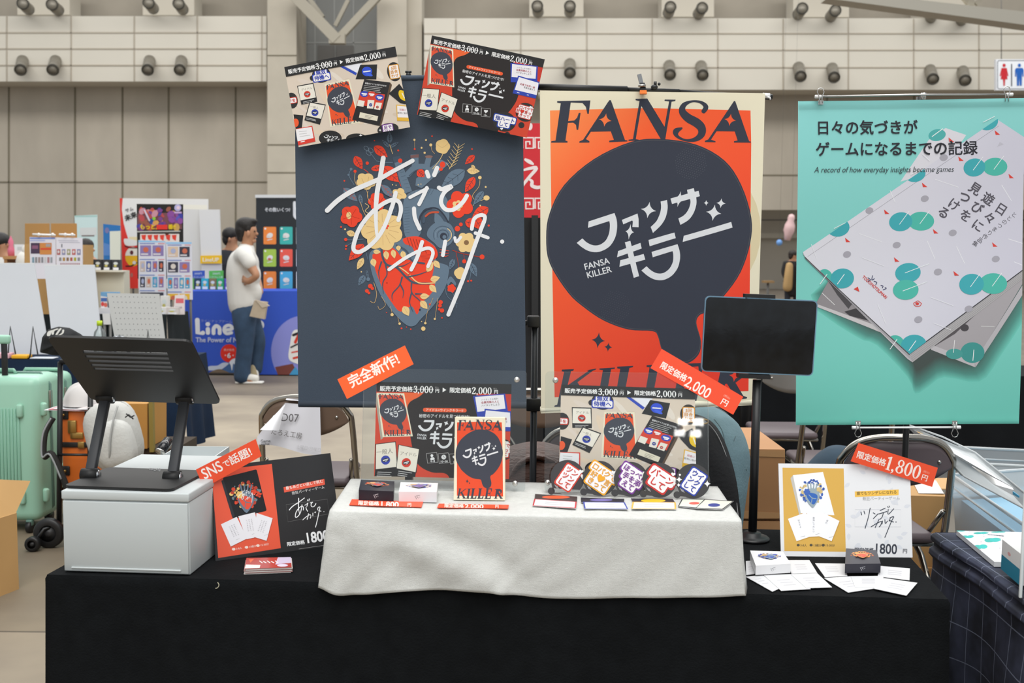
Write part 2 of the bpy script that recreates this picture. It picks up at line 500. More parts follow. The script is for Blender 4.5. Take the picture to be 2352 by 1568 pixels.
def logo(A, col='#dfe2e6', fine=True):
    """the katakana title, in banner coordinates"""
    A.fr(1220, 150, 3.336)
    o = lambda *p: spl(list(p), False, 4)
    A.f([(440,1198)]+o((640,1133),(657,1185),(660,1250),(644,1325),(598,1393),(520,1431),(450,1427),(395,1400),(348,1362))+o((392,1328),(430,1361),(480,1381),(530,1375),(575,1340),(599,1285),(605,1225),(600,1195))+[(435,1247)], col)
    A.f([(697,1186),(818,1137),(826,1180),(826,1242),(778,1240),(782,1200),(777,1190),(708,1220)], col)
    A.f(star4(757, 1277, 33, 8, 60), col)
    A.f(star4(903, 1110, 60, 8, 63), col)
    A.f(o((1048,1033),(1053,1095),(1037,1168),(1000,1228),(938,1286))+o((920,1240),(965,1196),(991,1142),(1002,1090),(998,1045)), col)
    A.f([(1075,1022),(1205,984),(1200,955),(1250,942),(1256,970),(1285,962),(1295,1003)]+o((1268,1012),(1269,1065),(1247,1135),(1208,1188),(1150,1224))+o((1135,1175),(1178,1149),(1210,1106),(1225,1055),(1222,1025))+[(1087,1064)], col)
    A.f(star4(1141, 1026, 40, 12, 62), col)
    A.f(star4(1342, 1055, 19, 0, 22), col); A.f(star4(1453, 1057, 35, 5, 37), col); A.f(star4(1398, 1130, 58, 8, 63), col)
    A.f([(1175,1308),(1530,1200),(1540,1243),(1167,1355)], col)
    A.f([(903,1340),(1105,1283),(1115,1326),(912,1388)], col)
    A.f([(668,1425),(840,1362),(850,1405),(660,1472)], col)
    A.f([(685,1495),(865,1447),(878,1490),(678,1545)], col)
    A.fr(1220, 560, 3.564)
    A.f([(769,-11),(814,-23),(886,266),(842,280)], col)
    A.f([(990,68)]+o((1205,5),(1222,60),(1225,125),(1206,200),(1158,264),(1090,298),(1020,295),(960,266),(905,220))+o((948,185),(990,222),(1040,244),(1092,240),(1140,204),(1167,150),(1171,95),(1165,62))+[(1000,112)], col)
    if fine:
        A.t('FANSA', 432, 190, 72, col, -14.5, 0.02, 0.98); A.t('KILLER', 452, 258, 72, col, -14.5, 0.02, 0.98)

BQ = [(1240,208),(1757,214),(1735,929),(1242,948)]
def banner_letters(A, col=INK):
    A.fr(1220, 150, 3.336)
    A.f([(198,275),(453,270),(441,372),(430,372),(418,318),(392,290),(302,286),(283,428),(330,424),(352,402),(364,366),(378,366),(360,496),(348,494),(344,458),(322,440),(281,442),(262,578),(278,582),(278,594),(152,594),(154,583),(186,578),(226,292),(198,287)], col)
    A.f([(598,268),(610,268),(722,574),(740,576),(740,584),(600,590),(600,578),(636,572),(612,507),(458,510),(420,566),(447,582),(447,593),(368,594),(370,584),(398,572)], col, star4(568, 420, 50, 8, 52))
    A.f([(800,258),(890,255),(1028,470),(1060,276),(1024,272),(1026,262),(1110,263),(1108,273),(1080,278),(1035,566),(1000,566),(845,312),(805,566),(827,570),(826,579),(748,579),(750,570),(783,566),(830,275),(800,268)], col)
    A.sw([(1322,352),(1338,318),(1300,284),(1235,276),(1175,303),(1162,352),(1205,402),(1270,440),(1308,482),(1305,532),(1260,568),(1190,574),(1128,545),(1116,506),(1158,482)], [34,36,22,16,36,52,64,68,62,52,34,18,24,46,16], col)
    A.f([(1550,275),(1560,275),(1668,582),(1680,584),(1680,593),(1552,592),(1552,582),(1580,576),(1558,507),(1420,505),(1378,570),(1412,582),(1412,590),(1332,588),(1334,578),(1358,568)], col, star4(1522, 418, 46, 8, 48))
    A.fr()
    A.f([(1290,848),(1318,847),(1316,851),(1311,852),(1303,884),(1352,851),(1347,850),(1370,846),(1368,849),(1362,851),(1326,877),(1356,926),(1364,928),(1363,931),(1330,932),(1331,929),(1336,928),(1313,887),(1302,893),(1295,928),(1303,930),(1302,933),(1272,933),(1273,930),(1279,928),(1295,853),(1289,852)], col)
    def I(dx, dy): return [(x+dx, y+dy) for x, y in [(1377,846),(1413,844),(1412,847),(1404,848),(1390,925),(1397,927),(1396,930),(1362,932),(1363,929),(1371,927),(1385,850),(1377,849)]]
    def Lc(dx, dy): return [(x+dx, y+dy) for x, y in [(1418,842),(1455,840),(1454,843),(1446,845),(1431,922),(1450,921),(1463,895),(1467,895),(1461,927),(1402,930),(1403,926),(1411,925),(1425,847),(1418,846)]]
    A.f(I(0, 0), col); A.f(Lc(0, 0), col); A.f(Lc(68, -3), col)
    A.f([(x+136, y-5) for x, y in [(1428,841),(1480,838),(1474,868),(1470,868),(1468,846),(1446,848),(1440,880),(1455,878),(1460,868),(1464,868),(1459,897),(1455,897),(1454,885),(1439,886),(1432,922),(1454,920),(1466,896),(1470,896),(1463,928),(1402,931),(1403,927),(1412,925),(1427,848),(1420,845)]], col)
    A.f([(1642,838),(1688,834),(1708,844),(1707,864),(1688,878),(1706,908),(1715,911),(1714,914),(1692,917),(1668,880),(1664,881),(1657,912),(1665,914),(1664,917),(1630,919),(1631,916),(1640,914),(1655,843),(1642,842)], col, star4(1686, 862, 13, 8, 14))

FAN = [(1520,319),(1450,326),(1364,366),(1295,426),(1262,490),(1254,545),(1262,605),(1304,672),(1341,706),(1388,737),(1444,757),(1500,761),(1513,774),(1522,804),(1542,828),(1578,835),(1604,815),(1610,784),(1600,742),(1607,724),(1625,714),(1663,678),(1700,625),(1722,560),(1725,500),(1702,425),(1664,369),(1600,332)]
def fansa(A, orange, cream='#e9e2c9', fine=True, bgfill=True):
    A.fr()
    if bgfill: A.f(BQ, cream)
    if fine: A.f(ell(1640, 530, 107, 142), '#dccfab')
    A.f([(1263,254),(1490,248),(1723,254),(1725,330),(1721,672),(1718,897),(1273,911),(1267,560)], orange)
    A.f(spl(FAN, n=4), INK)
    if fine:
        c = (1490, 545); A.s([(c[0]+(x-c[0])*.985, c[1]+(y-c[1])*.985) for x, y in FAN], 1.1, '#5b5b60', closed=True)
        for i in range(-7, 8):
            for j in range(-7, 8):
                x, y = i*18+9*(j % 2), j*17
                if x*x+y*y < 125*125:
                    p = rot2([(x/3.4, y/3.4)], 1588, 375, 18)[0]; A.f(ell(p[0], p[1], .9, n=6), '#5d616b')
                    p = rot2([(x/3.4, y/3.4)], 1413, 705, 18)[0]; A.f(ell(p[0], p[1], .8, n=6), '#555963')
    A.fr(1220, 560, 3.564)
    A.f(star4(550, 790, 55, 6, 66), INK); A.f(star4(632, 845, 32, 6, 38), INK)
    if fine: A.f(star4(1425, 870, 1, 0), INK)
    banner_letters(A)
    logo(A, fine=fine)

def script_title(A, col=WHT, w=1.0):
    """handwritten title in heart-banner crop coordinates (680,300,3.135)"""
    A.sw([(225,560),(300,488),(400,422),(520,368),(600,332),(700,275),(835,203)], [34*w]*4+[32*w, 30*w, 30*w], col)
    A.sw([(625,185),(600,330),(580,430),(570,560),(573,690),(580,755)], [34*w]*3+[30*w, 24*w, 18*w], col)
    A.sw([(713,432),(690,520),(640,655),(590,745),(520,818),(450,858),(412,842),(416,788),(452,690),(520,596),(600,525),(685,483),(738,500),(750,560),(732,628)], [30*w]*15, col)
    A.s([(938,283),(950,316)], 30*w, col); A.s([(1012,256),(992,306)], 32*w, col)
    A.s([(815,465),(880,432),(942,402)], 24*w, col); A.s([(938,398),(915,450),(882,515)], 28*w, col)
    A.s([(845,545),(852,612),(886,690)], 30*w, col)
    A.s([(1026,396),(1048,408),(1080,396),(1118,388),(1070,425),(1045,470),(1045,515),(1078,553),(1135,552),(1195,505),(1228,455)], 30*w, col)
    A.s([(665,985),(780,903),(900,842),(962,832),(984,872),(948,962)], 25*w, col); A.s([(905,785),(872,890),(826,985)], 28*w, col)
    A.s([(1072,782),(1056,880)], 28*w, col); A.s([(1142,755),(1152,786),(1184,752)], 22*w, col)
    A.s([(1264,692),(1280,622),(1322,594),(1358,602),(1352,645)], 27*w, col); A.s([(1290,722),(1380,755)], 25*w, col)
    A.s([(1352,640),(1290,800),(1200,1055),(1096,1310)], 29*w, col)
    A.f(ell(1483, 783, 15*w), col)

def heart_art(A):
    """flower-wreathed heart, coordinates of the crop (680,300,3.135)"""
    A.fr(680, 300, 3.135)
    RED = '#ea4a33'; CR = '#e9c98c'; ST = '#677a8c'; DS = '#4a5868'; SL = '#7d8fa0'; LN = '#3a3f4c'; CL = '#c9a574'
    def lf(x0, y0, x1, y1, w, c, vein=LN):
        A.f(leaf(x0, y0, x1, y1, w), c); A.s([(x0, y0), (x0+(x1-x0)*.85, y0+(y1-y0)*.85)], 3, vein)
        for t in (.3, .5, .7):
            px, py = x0+(x1-x0)*t, y0+(y1-y0)*t; nx, ny = -(y1-y0), x1-x0; L = math.hypot(nx, ny)
            for sg in (1, -1):
                A.s([(px, py), (px+(x1-x0)*.1+sg*nx/L*w*.3, py+(y1-y0)*.1+sg*ny/L*w*.3)], 2, vein)
    # vessels
    A.f([(692,180),(745,170),(752,205),(830,420),(770,440),(705,225)], ST); A.f([(690,178),(745,168),(750,205),(700,220)], DS)
    A.f([(820,160),(878,158),(878,250),(830,255)], ST); A.f([(818,165),(880,157),(880,180),(820,185)], '#7a5a5a')
    A.f([(935,170),(975,175),(955,260),(915,245)], ST); A.f(ell(953, 175, 28, 10), '#8a6a62')
    A.s([(800,300),(850,255),(920,250),(975,290)], 44, ST); A.s([(810,310),(860,272),(920,268),(965,305)], 8, DS)
    A.f([(1040,195),(1100,225),(900,400),(855,380),(860,330)], ST); A.f(ell(1052,232,20,22), RED); A.f(ell(1040,265,14,12), RED)
    for k in range(7): A.s([(722+k*10, 235+k*27),(748+k*11, 228+k*27)], 2, DS)
    A.f(spl([(765,520),(800,440),(900,405),(1010,410),(1080,470),(1100,560),(1090,640),(1000,650),(990,560),(930,545),(890,600),(900,700),(860,760),(780,740)]), ST)
    A.s([(880,690),(890,600),(940,550),(1010,545),(1060,590),(1090,640)], 12, LN); A.s([(915,640),(930,580),(990,560),(1040,590),(1075,640)], 20, DS)
    A.s([(930,600),(965,575),(1020,572)], 14, '#c0563f')
    for k in range(9): A.s([(790+k*22, 470-k*3),(800+k*24, 425-k*3)], 2, DS)
    for k in range(10): A.s([(775, 540+k*20),(812, 535+k*20)], 2, DS)
    A.f(spl([(960,680),(1030,635),(1110,660),(1140,730),(1110,800),(1040,830),(990,790),(940,740)]), ST)
    for r in (70, 55, 40): A.s(ell(1055, 735, r, r*.9, a0=150, a1=420, n=14), 4, DS if r != 55 else SL, smooth=False)
    A.f(ell(1060, 745, 26), LN); A.f(ell(1066, 750, 14), ST); A.s(ell(1060,735,58,52,a0=-60,a1=60,n=8), 5, CR, smooth=False)
    # heart body
    A.f(spl([(530,860),(640,800),(760,760),(900,760),(1000,820),(1010,920),(1095,960),(1095,1030),(1070,1120),(1000,1230),(900,1340),(850,1392),(790,1385),(700,1300),(610,1180),(560,1070),(530,960)]), ST)
    A.f(spl([(545,880),(590,870),(660,820),(720,850),(760,900),(850,920),(960,900),(990,960),(980,1040),(1000,1110),(960,1170),(930,1200),(900,1230),(870,1310),(830,1250),(750,1290),(690,1230),(620,1120),(570,1000)], n=4), RED)
    A.f(spl([(770,760),(870,745),(960,790),(1010,840),(1010,900),(930,930),(870,900),(830,820),(780,800)]), RED)
    for k in range(6): A.s([(795+k*22, 755+k*4),(815+k*24, 815+k*10)], 5, '#9c3b30')
    for k in range(6): A.s([(890+k*3, 870+k*10),(1000, 880+k*9)], 2, '#9c3b30')
    A.s([(1035,840),(1060,845),(1100,850)], 4, RED); A.s([(1032,862),(1070,868),(1098,866)], 4, RED); A.s([(1038,886),(1070,890),(1094,884)], 4, RED)
    A.s([(610,830),(620,900),(650,950),(720,970),(790,1040),(850,1080),(960,1085)], 15, DS); A.s([(730,960),(800,1010),(880,1080),(1000,1080)], 8, CR)
    A.s([(720,810),(790,850),(830,920),(920,940)], 13, DS)
    for pts in ([(640,950),(650,1020),(620,1080),(625,1160)], [(610,930),(590,1000),(600,1070)], [(760,1040),(740,1100),(690,1160),(690,1210)], [(745,1090),(770,1140),(765,1190)], [(830,1070),(830,1150),(880,1200),(920,1240)], [(830,1150),(815,1220),(840,1290)], [(790,1040),(880,1020),(960,990)], [(860,1160),(920,1160)], [(700,960),(760,960),(820,930)]):
        A.sw(pts, [12]+[8]*(len(pts)-2)+[3], DS)
    for x, y, r in ((590,990,6),(650,1080,5),(700,890,5),(810,1020,5)): A.f(ell(x, y, r), '#b03a2c')
    # petals over the heart
    for x0, y0, x1, y1, w in ((640,850,650,915,42),(690,840,705,905,38),(760,850,775,910,40),(730,810,735,850,34),(545,905,560,965,44),(550,855,605,858,34),(940,1000,985,930,46),(990,920,1035,975,42),(965,1060,1035,1040,46),(960,1095,1010,1150,44),(890,1180,960,1175,44),(895,1210,945,1270,48),(770,1250,810,1320,56)):
        A.f(leaf(x0, y0, x1, y1, w), CR); A.s([(x0,y0),(x0*.3+x1*.7,y0*.3+y1*.7)], 2, CL)
    # big blossoms
    A.f(flower(615, 700, 152, 7, 20, .17), CR)
    for k in range(14):
        a = 2*PI*k/14+.2; A.s([(618+50*math.cos(a), 690+50*math.sin(a)),(618+118*math.cos(a), 695+112*math.sin(a))], 3, CL)
    A.f(flower(640, 670, 26, 6, 0, .4), RED); A.f(ell(640, 668, 9), CR)
    A.f(flower(395, 600, 80, 5, 10, .2), RED); A.f(ell(378, 595, 18, 26), CR)
    for k in range(5): A.s([(395,600),(395+60*math.cos(k*1.25+.3), 600+60*math.sin(k*1.25+.3))], 2, '#a83427')
    A.f(flower(1180, 515, 100, 5, 30, .24), RED); A.f(flower(1160, 525, 40, 5, 0, .3), CR); A.f(ell(1165,520,16), RED)
    A.f(flower(1222, 790, 76, 6, 0, .2), CR); A.f(ell(1225, 790, 18), '#8a6a4a')
    A.f(flower(500, 350, 72, 5, 15, .2, .85), CR); A.s([(470,330),(500,400),(515,460)], 3, CL); A.s([(520,320),(505,400)], 3, CL)
    A.f(flower(580, 495, 66, 6, 0, .2), RED); A.s([(545,480),(580,520),(620,470)], 3, '#a83427')
    A.f(flower(740, 440, 54, 4, 25, .28, .8), CR); A.s([(720,430),(760,450)], 3, CL)
    A.f(flower(1053, 103, 54, 5, 0, .1), CR); A.s([(1010,85),(1050,110),(1095,80)], 2, CL); A.s([(1055,155),(1030,200),(980,262)], 4, CR)
    A.f(flower(1180, 1010, 44, 4, 10, .12), CR); A.f(ell(1370, 470, 22, 18), CR); A.s([(1355,480),(1300,500),(1272,525)], 3, CR)
    A.f(flower(1118, 1120, 32, 5, 0, .2), RED); A.f(spl([(1085,1080),(1100,1042),(1120,1038),(1150,1080),(1145,1100),(1115,1075),(1095,1100)]), ST)
    # leaves
    for a in ((420,172,475,265,62,RED),(558,100,655,178,66,RED),(535,265,640,245,44,RED),(620,245,735,355,92,RED),(1285,165,1215,230,46,RED),(1285,320,1215,430,64,RED),(1385,540,1265,610,80,RED),(1270,600,1345,700,80,RED),(1215,640,1300,660,70,RED),(485,800,375,920,80,RED),(870,270,920,320,60,RED),(340,400,440,495,64,ST,'#c0563f'),(610,375,700,470,56,ST,'#c0563f'),(1215,270,1040,400,104,ST),(1350,420,1275,520,50,ST),(1255,935,1300,1035,50,ST),(490,1025,445,1100,46,ST),(1135,905,1105,985,40,ST),(670,80,670,-0,40,ST),(670,110,615,55,24,ST),(670,110,735,70,24,ST),(455,440,470,530,30,ST),(670,520,720,600,60,DS),(480,900,435,985,44,CR,CL),(360,715,430,735,44,CR,CL),(1228,275,1322,280,48,CR,CL),(1262,235,1290,270,24,CR,CL),(500,980,520,1070,14,ST)):
        lf(*a)
    # stems, sprays and berries
    for pts, c, w in (([(575,205),(620,215),(690,215)], ST, 5),([(570,200),(540,160),(505,130)], ST, 4),([(690,155),(680,120),(670,90)], CR, 4),([(485,265),(500,275),(518,290)], RED, 4),([(395,265),(380,310),(415,375)], ST, 4),([(425,285),(420,340),(440,390)], CL, 4),([(515,420),(510,460),(530,500)], CL, 4),([(460,500),(480,560),(500,600)], CL, 4),([(495,510),(520,530),(495,560),(515,580)], CR, 4),([(1322,345),(1315,390),(1270,450),(1280,480)], CL, 4),([(1125,845),(1200,870),(1330,895)], '#b0402f', 5),([(1150,860),(1165,930),(1170,965)], '#b0402f', 4),([(1205,870),(1210,910)], '#b0402f', 4),([(1260,980),(1250,1050),(1235,1070)], ST, 4),([(365,770),(420,770),(480,765)], ST, 4),([(360,815),(400,790),(440,770)], ST, 4),([(555,1080),(575,1160),(560,1225),(530,1215)], CL, 4),([(610,1180),(640,1240),(600,1275),(585,1250)], CL, 3),([(675,1250),(688,1300)], CL, 3),([(730,1330),(740,1375)], CL, 3),([(985,1190),(945,1290),(930,1370)], CL, 3),([(1020,1190),(1000,1340)], CL, 3),([(1070,1100),(1090,1180),(1160,1230)], ST, 4),([(1090,1140),(1130,1160),(1155,1260)], ST, 3),([(735,350),(750,385)], RED, 4),([(500,860),(510,910)], ST, 3),([(968,95),(975,130),(995,155)], CL, 3),([(848,55),(850,120)], CL, 2),([(1100,265),(1150,180),(1170,90)], CR, 4)):
        A.s(pts, w, c)
    for k in range(7):
        t = k/7; x, y = 1105+70*t, 255-165*t
        A.s([(x,y),(x-26,y-34)], 3, CR); A.s([(x,y),(x+46,y-30)], 3, CR)
    for x, y in ((505,118),(535,130),(520,150)): A.s(ell(x, y, 20, 13, 40), 3, SL, closed=True, smooth=False)
    for x, y, r, c in ((848,55,8,CR),(850,120,7,RED),(932,57,7,CR),(967,92,11,CR),(900,112,7,CR),(922,147,8,CR),(976,30,6,RED),(731,130,7,RED),(562,62,5,RED),(1265,122,6,RED),(423,280,11,RED),(510,222,12,RED),(395,265,10,ST),(377,305,8,ST),(1322,325,13,CR),(1364,392,7,CR),(1325,525,6,CR),(347,348,6,RED),(322,678,7,RED),(350,694,7,CR),(355,768,12,RED),(358,815,8,RED),(355,835,7,RED),(1386,668,8,RED),(1338,893,18,RED),(1210,925,15,RED),(1237,1068,8,RED),(1260,1064,7,RED),(530,1105,17,RED),(545,1122,12,RED),(505,1140,14,RED),(520,1155,10,RED),(688,1312,12,CR),(743,1377,9,CR),(757,1411,7,RED),(793,1402,4,RED),(824,1417,6,RED),(915,1412,16,CR),(930,1372,9,CR),(998,1341,8,CR),(1050,1333,6,RED),(903,1360,4,CR),(1040,1220,16,RED),(1035,1245,14,RED),(1050,1280,16,RED),(1030,1270,10,RED),(962,1235,7,RED),(890,1275,7,LN),(900,1246,6,CR),(648,1297,4,RED),(420,1018,0.1,CR),(465,1001,5,CR),(515,1055,14,ST),(715,378,4,CR),(690,375,4,CR),(875,375,4,CR),(895,370,4,CR),(745,203,16,RED),(1160,690,20,RED),(1185,660,14,RED)):
        A.f(ell(x, y, r, n=12), c)
    script_title(A)

def mini_heart(A, cx, cy, s, pal, seed=1, flat=1.0, script=False):
    """small print of the flowered heart; pal = (heart, vessel, blossom, leaf, dot)"""
    rd = random.Random(seed)
    g = lambda x, y: (cx + x*s, cy + y*s*flat)
    for k in range(64):
        a = 2*PI*k/64 + rd.uniform(-.1, .1); r = rd.uniform(.72, 1.05) if math.sin(a) < .2 else rd.uniform(.55, .8)
        p = g(r*.95*math.cos(a), r*math.sin(a)); q = rd.uniform(.06, .14)*s
        c = rd.choice(pal[2:]); A.f(ell(p[0], p[1], q, q*flat*rd.uniform(.5, 1), rd.uniform(0, 180) if flat > .6 else 0, n=8), c)
    for x in (-.35, -.1, .15, .4): A.s([g(x, -.75), g(x*.6, -.2)], .1*s, pal[1])
    A.f([g(*p) for p in spl([(-.52,-.1),(-.2,-.35),(.25,-.35),(.55,0),(.5,.4),(.15,1.0),(-.05,1.02),(-.42,.5)])], pal[1])
    A.f([g(*p) for p in spl([(-.45,.02),(-.1,-.05),(.35,.1),(.38,.45),(.1,.85),(-.3,.45)])], pal[0])
    A.s([g(-.3,.05), g(0,.35), g(.3,.4)], .06*s, pal[1]); A.s([g(0,.35), g(-.05,.7)], .05*s, pal[1])
    A.f([g(*p) for p in flower(-.4, -.12, .26, 6)], pal[2]); A.f([g(*p) for p in flower(.52, -.3, .2, 5)], pal[3])

def fanletters(A, cx, cy, rx, ry, rot, col, lines, size, body='#2b2a2b', nub=None, dark=True, trot=None):
    """dark uchiwa with outlined bubble lettering"""
    if dark:
        if nub: A.f(ell(cx+nub[0], cy+nub[1], nub[2]), body)
        A.f(ell(cx, cy, rx, ry, rot), body)
    r = rot if trot is None else trot
    n = len(lines)
    for b, c in ((2, col), (1, '#f1eef0'), (0, col)):
        for i, l in enumerate(lines):
            o = rot2([(0, (i-(n-1)/2)*size*.98)], cx, cy, r)[0]
            if b:
                w = len(l)*size/2
                k = size*(.34 if b == 2 else .16)
                for j in range(len(l)):
                    p = rot2([((j-(len(l)-1)/2)*size*.97, (i-(n-1)/2)*size*.98)], cx, cy, r)[0]
                    A.f(rot2(rrc(-size*.5-k, -size*.46-k, size*.5+k, size*.46+k, size*.3), p[0], p[1], r), c)
            else:
                A.t(l, o[0], o[1], size*.97, c, r, .028, c=True)
def price_bar(A, x, y, k, rot, w3=True):
    """the struck-out price and the limited price; k = glyph size, x,y = left middle"""
    def at(d): return rot2([(d*k, 0)], x, y, rot)[0]
    c = '#f2f2f2'
    p = at(0); A.t('販売予定価格', p[0], p[1], k, c, rot, .03, .97)
    p = at(5.95); num(A, '3,000', p[0], p[1], k*1.28, c, rot, True)
    p = at(9.75); A.t('円', p[0], rot2([(0, k*.17)], p[0], p[1], rot)[0][1], k*.75, c, rot, .03)
    p = at(9.8); A.t('税込', p[0], p[1]-k*.42, k*.36, '#9a9a9a', rot)
    A.f([at(11.1)]+[rot2([(11.1*k, -.42*k)], x, y, rot)[0], at(11.75), rot2([(11.1*k, .42*k)], x, y, rot)[0]], c)
    p = at(12.3); A.t('限定価格', p[0], p[1], k, c, rot, .03, .97)
    p = at(16.25); num(A, '2,000', p[0], p[1], k*1.28, c, rot)
    p = at(20.1); A.t('円', p[0], rot2([(0, k*.17)], p[0], p[1], rot)[0][1], k*.75, c, rot, .03)
    p = at(20.1); A.t('税込', p[0], p[1]-k*.42, k*.36, '#9a9a9a', rot)
def disc(A, x, y, r, col):
    A.f(ell(x, y, r, n=20), col); A.f(ell(x, y, r*.8, r*.42, n=14), '#2a2a30')
    A.s([(x-r*.5, y), (x+r*.5, y-r*.12)], r*.22, '#dfe2e6', smooth=False); A.s([(x-r*.1, y+r*.25), (x+r*.3, y+r*.2)], r*.14, '#dfe2e6', smooth=False)
def lines(A, pts, n, col, w, dx, dy, L, jit=0):
    rd = random.Random(int(pts[0]*7))
    for i in range(n):
        x, y = pts[0]+dx*i, pts[1]+dy*i; k = rd.uniform(.6, 1)
        A.s([(x, y), (x+L[0]*k, y+L[1]*k)], w, col, smooth=False, cap=False)

DQ = [(1315,80),(2283,285),(2130,958),(1187,760)]
def dark_poster(A):
    A.fr()
    A.f(DQ, '#cf432a'); A.f([(1490,195),(1690,240),(1500,320)], '#ea6530'); A.f([(2225,340),(2283,285),(2240,540),(2150,520)], '#c23426')
    A.f(spl([(1505,310),(1600,250),(1700,225),(2000,300),(2040,420),(2065,520),(2050,620),(2000,710),(1920,800),(1890,870),(1880,925),(1850,950),(1720,925),(1712,862),(1680,830),(1600,810),(1530,760),(1500,700),(1490,560)]), '#262121')
    A.f([(1315,80),(2283,285),(2267,358),(1303,152)], BLK)
    price_bar(A, 1330, 133, 41.5, 12.3)
    A.f([(1288,172),(1303,165),(1296,500),(1276,512)], '#a9a294'); A.base = quadmap(BQ, [(1303,160),(1499,203),(1508,528),(1292,494)]); fansa(A, '#df5030', fine=False); A.base = None; A.fr()
    A.s([(1628,353),(1910,412)], 30, '#ea5a2c'); A.t('アイドル×ウインクキラー!?', 1632, 354, 23, '#ffe9dc', 12, .01, .98)
    A.t('秘密のアイドルを見つけだせ!', 1578, 388, 29, WHT, 12, .012, .95)
    A.base = simil((1325,577), (1681,515), (1547,478), (1930,618)); logo(A); A.base = None; A.fr()
    for i, (x, y) in enumerate(((1619,706),(1701,724),(1780,742))):
        A.s([(x-36,y-37),(x+38,y-30),(x+35,y+40),(x-40,y+34)], 2.5, '#d8d8d8', smooth=False, closed=True)
        if i == 0: A.f(ell(x, y-14, 10), WHT); A.f(spl([(x-14,y+16),(x-10,y),(x+10,y),(x+14,y+16)]), WHT)
        elif i == 1: A.f(ell(x, y-6, 17), WHT); A.s([(x,y-16),(x,y-6),(x+8,y-4)], 3, BLK, smooth=False)
        else: A.f(heart(x, y-8, 17, 5), WHT)
        A.t(('4~8','10~30','13+')[i], x-2, y+25, 21, WHT, 8, .02, c=True)
    for q, r, tt, dc, k in (([(1238,538),(1376,547),(1360,725),(1208,714)], 5, '一般人', '#2c3fa8', (1290,600,1287,662)), ([(1400,573),(1536,630),(1484,787),(1356,735)], 17, 'アイドル', '#d23a28', (1456,650,1430,708))):
        A.f([(q[3][0]-4,q[3][1]-4),(q[2][0]+4,q[2][1]-4),(q[2][0]-22,q[2][1]+78),(q[3][0]-20,q[3][1]+60)], '#1f1e1f')
        A.f([(p[0]+(-5 if i in (0,3) else 5), p[1]+(-5 if i < 2 else 5)) for i, p in enumerate(q)], '#1f1e1f'); A.f(q, '#e7e2d4')
        A.t(tt, k[0], k[1], 40 if len(tt) == 3 else 31, '#77736c', r, 0, c=True); disc(A, k[2], k[3], 33, dc)
        lines(A, (q[3][0]+8, q[3][1]+22), 4, '#cfcfcf', 4, -5, 13, (105, 18+r))
    A.f([(1990,318),(2223,345),(2217,490),(1992,485)], '#2b43ad'); A.f([(2004,328),(2211,351),(2204,455),(1999,440)], '#eceaf0')
    A.t('ハイタッチお相手!', 2105, 365, 15, '#555', 7, 0, c=True); A.t('全員両隣の人と', 2103, 386, 19, '#b8434f', 7, .01, c=True); A.t('ハイタッチしよう', 2102, 408, 17, '#555', 7, 0, c=True)
    A.f([(2055,427),(2240,482),(2215,627),(2008,580)], '#2b43ad'); A.f([(2062,440),(2230,490),(2214,595),(2026,550)], '#eceaf0')
    A.t('全員で世界一番', 2135, 515, 19, '#b8434f', 15, .01, c=True); A.t('写真を撮ろう', 2150, 540, 17, '#555', 15, 0, c=True); lines(A, (2045,572), 2, WHT, 5, 85, 20, (24, 6))
    fanletters(A, 2118, 742, 86, 80, 15, '#cf3527', ['口パクで', '好♥言って', 'きって'], 32, nub=(-35,110,26))
    fanletters(A, 1938, 822, 98, 84, 12, '#1f3f9e', ['指ハート', 'して'], 44, nub=(25,110,24))
    A.f(heart(2165, 700, 14, 20), WHT); A.f(heart(1915, 882, 12, 0), WHT)

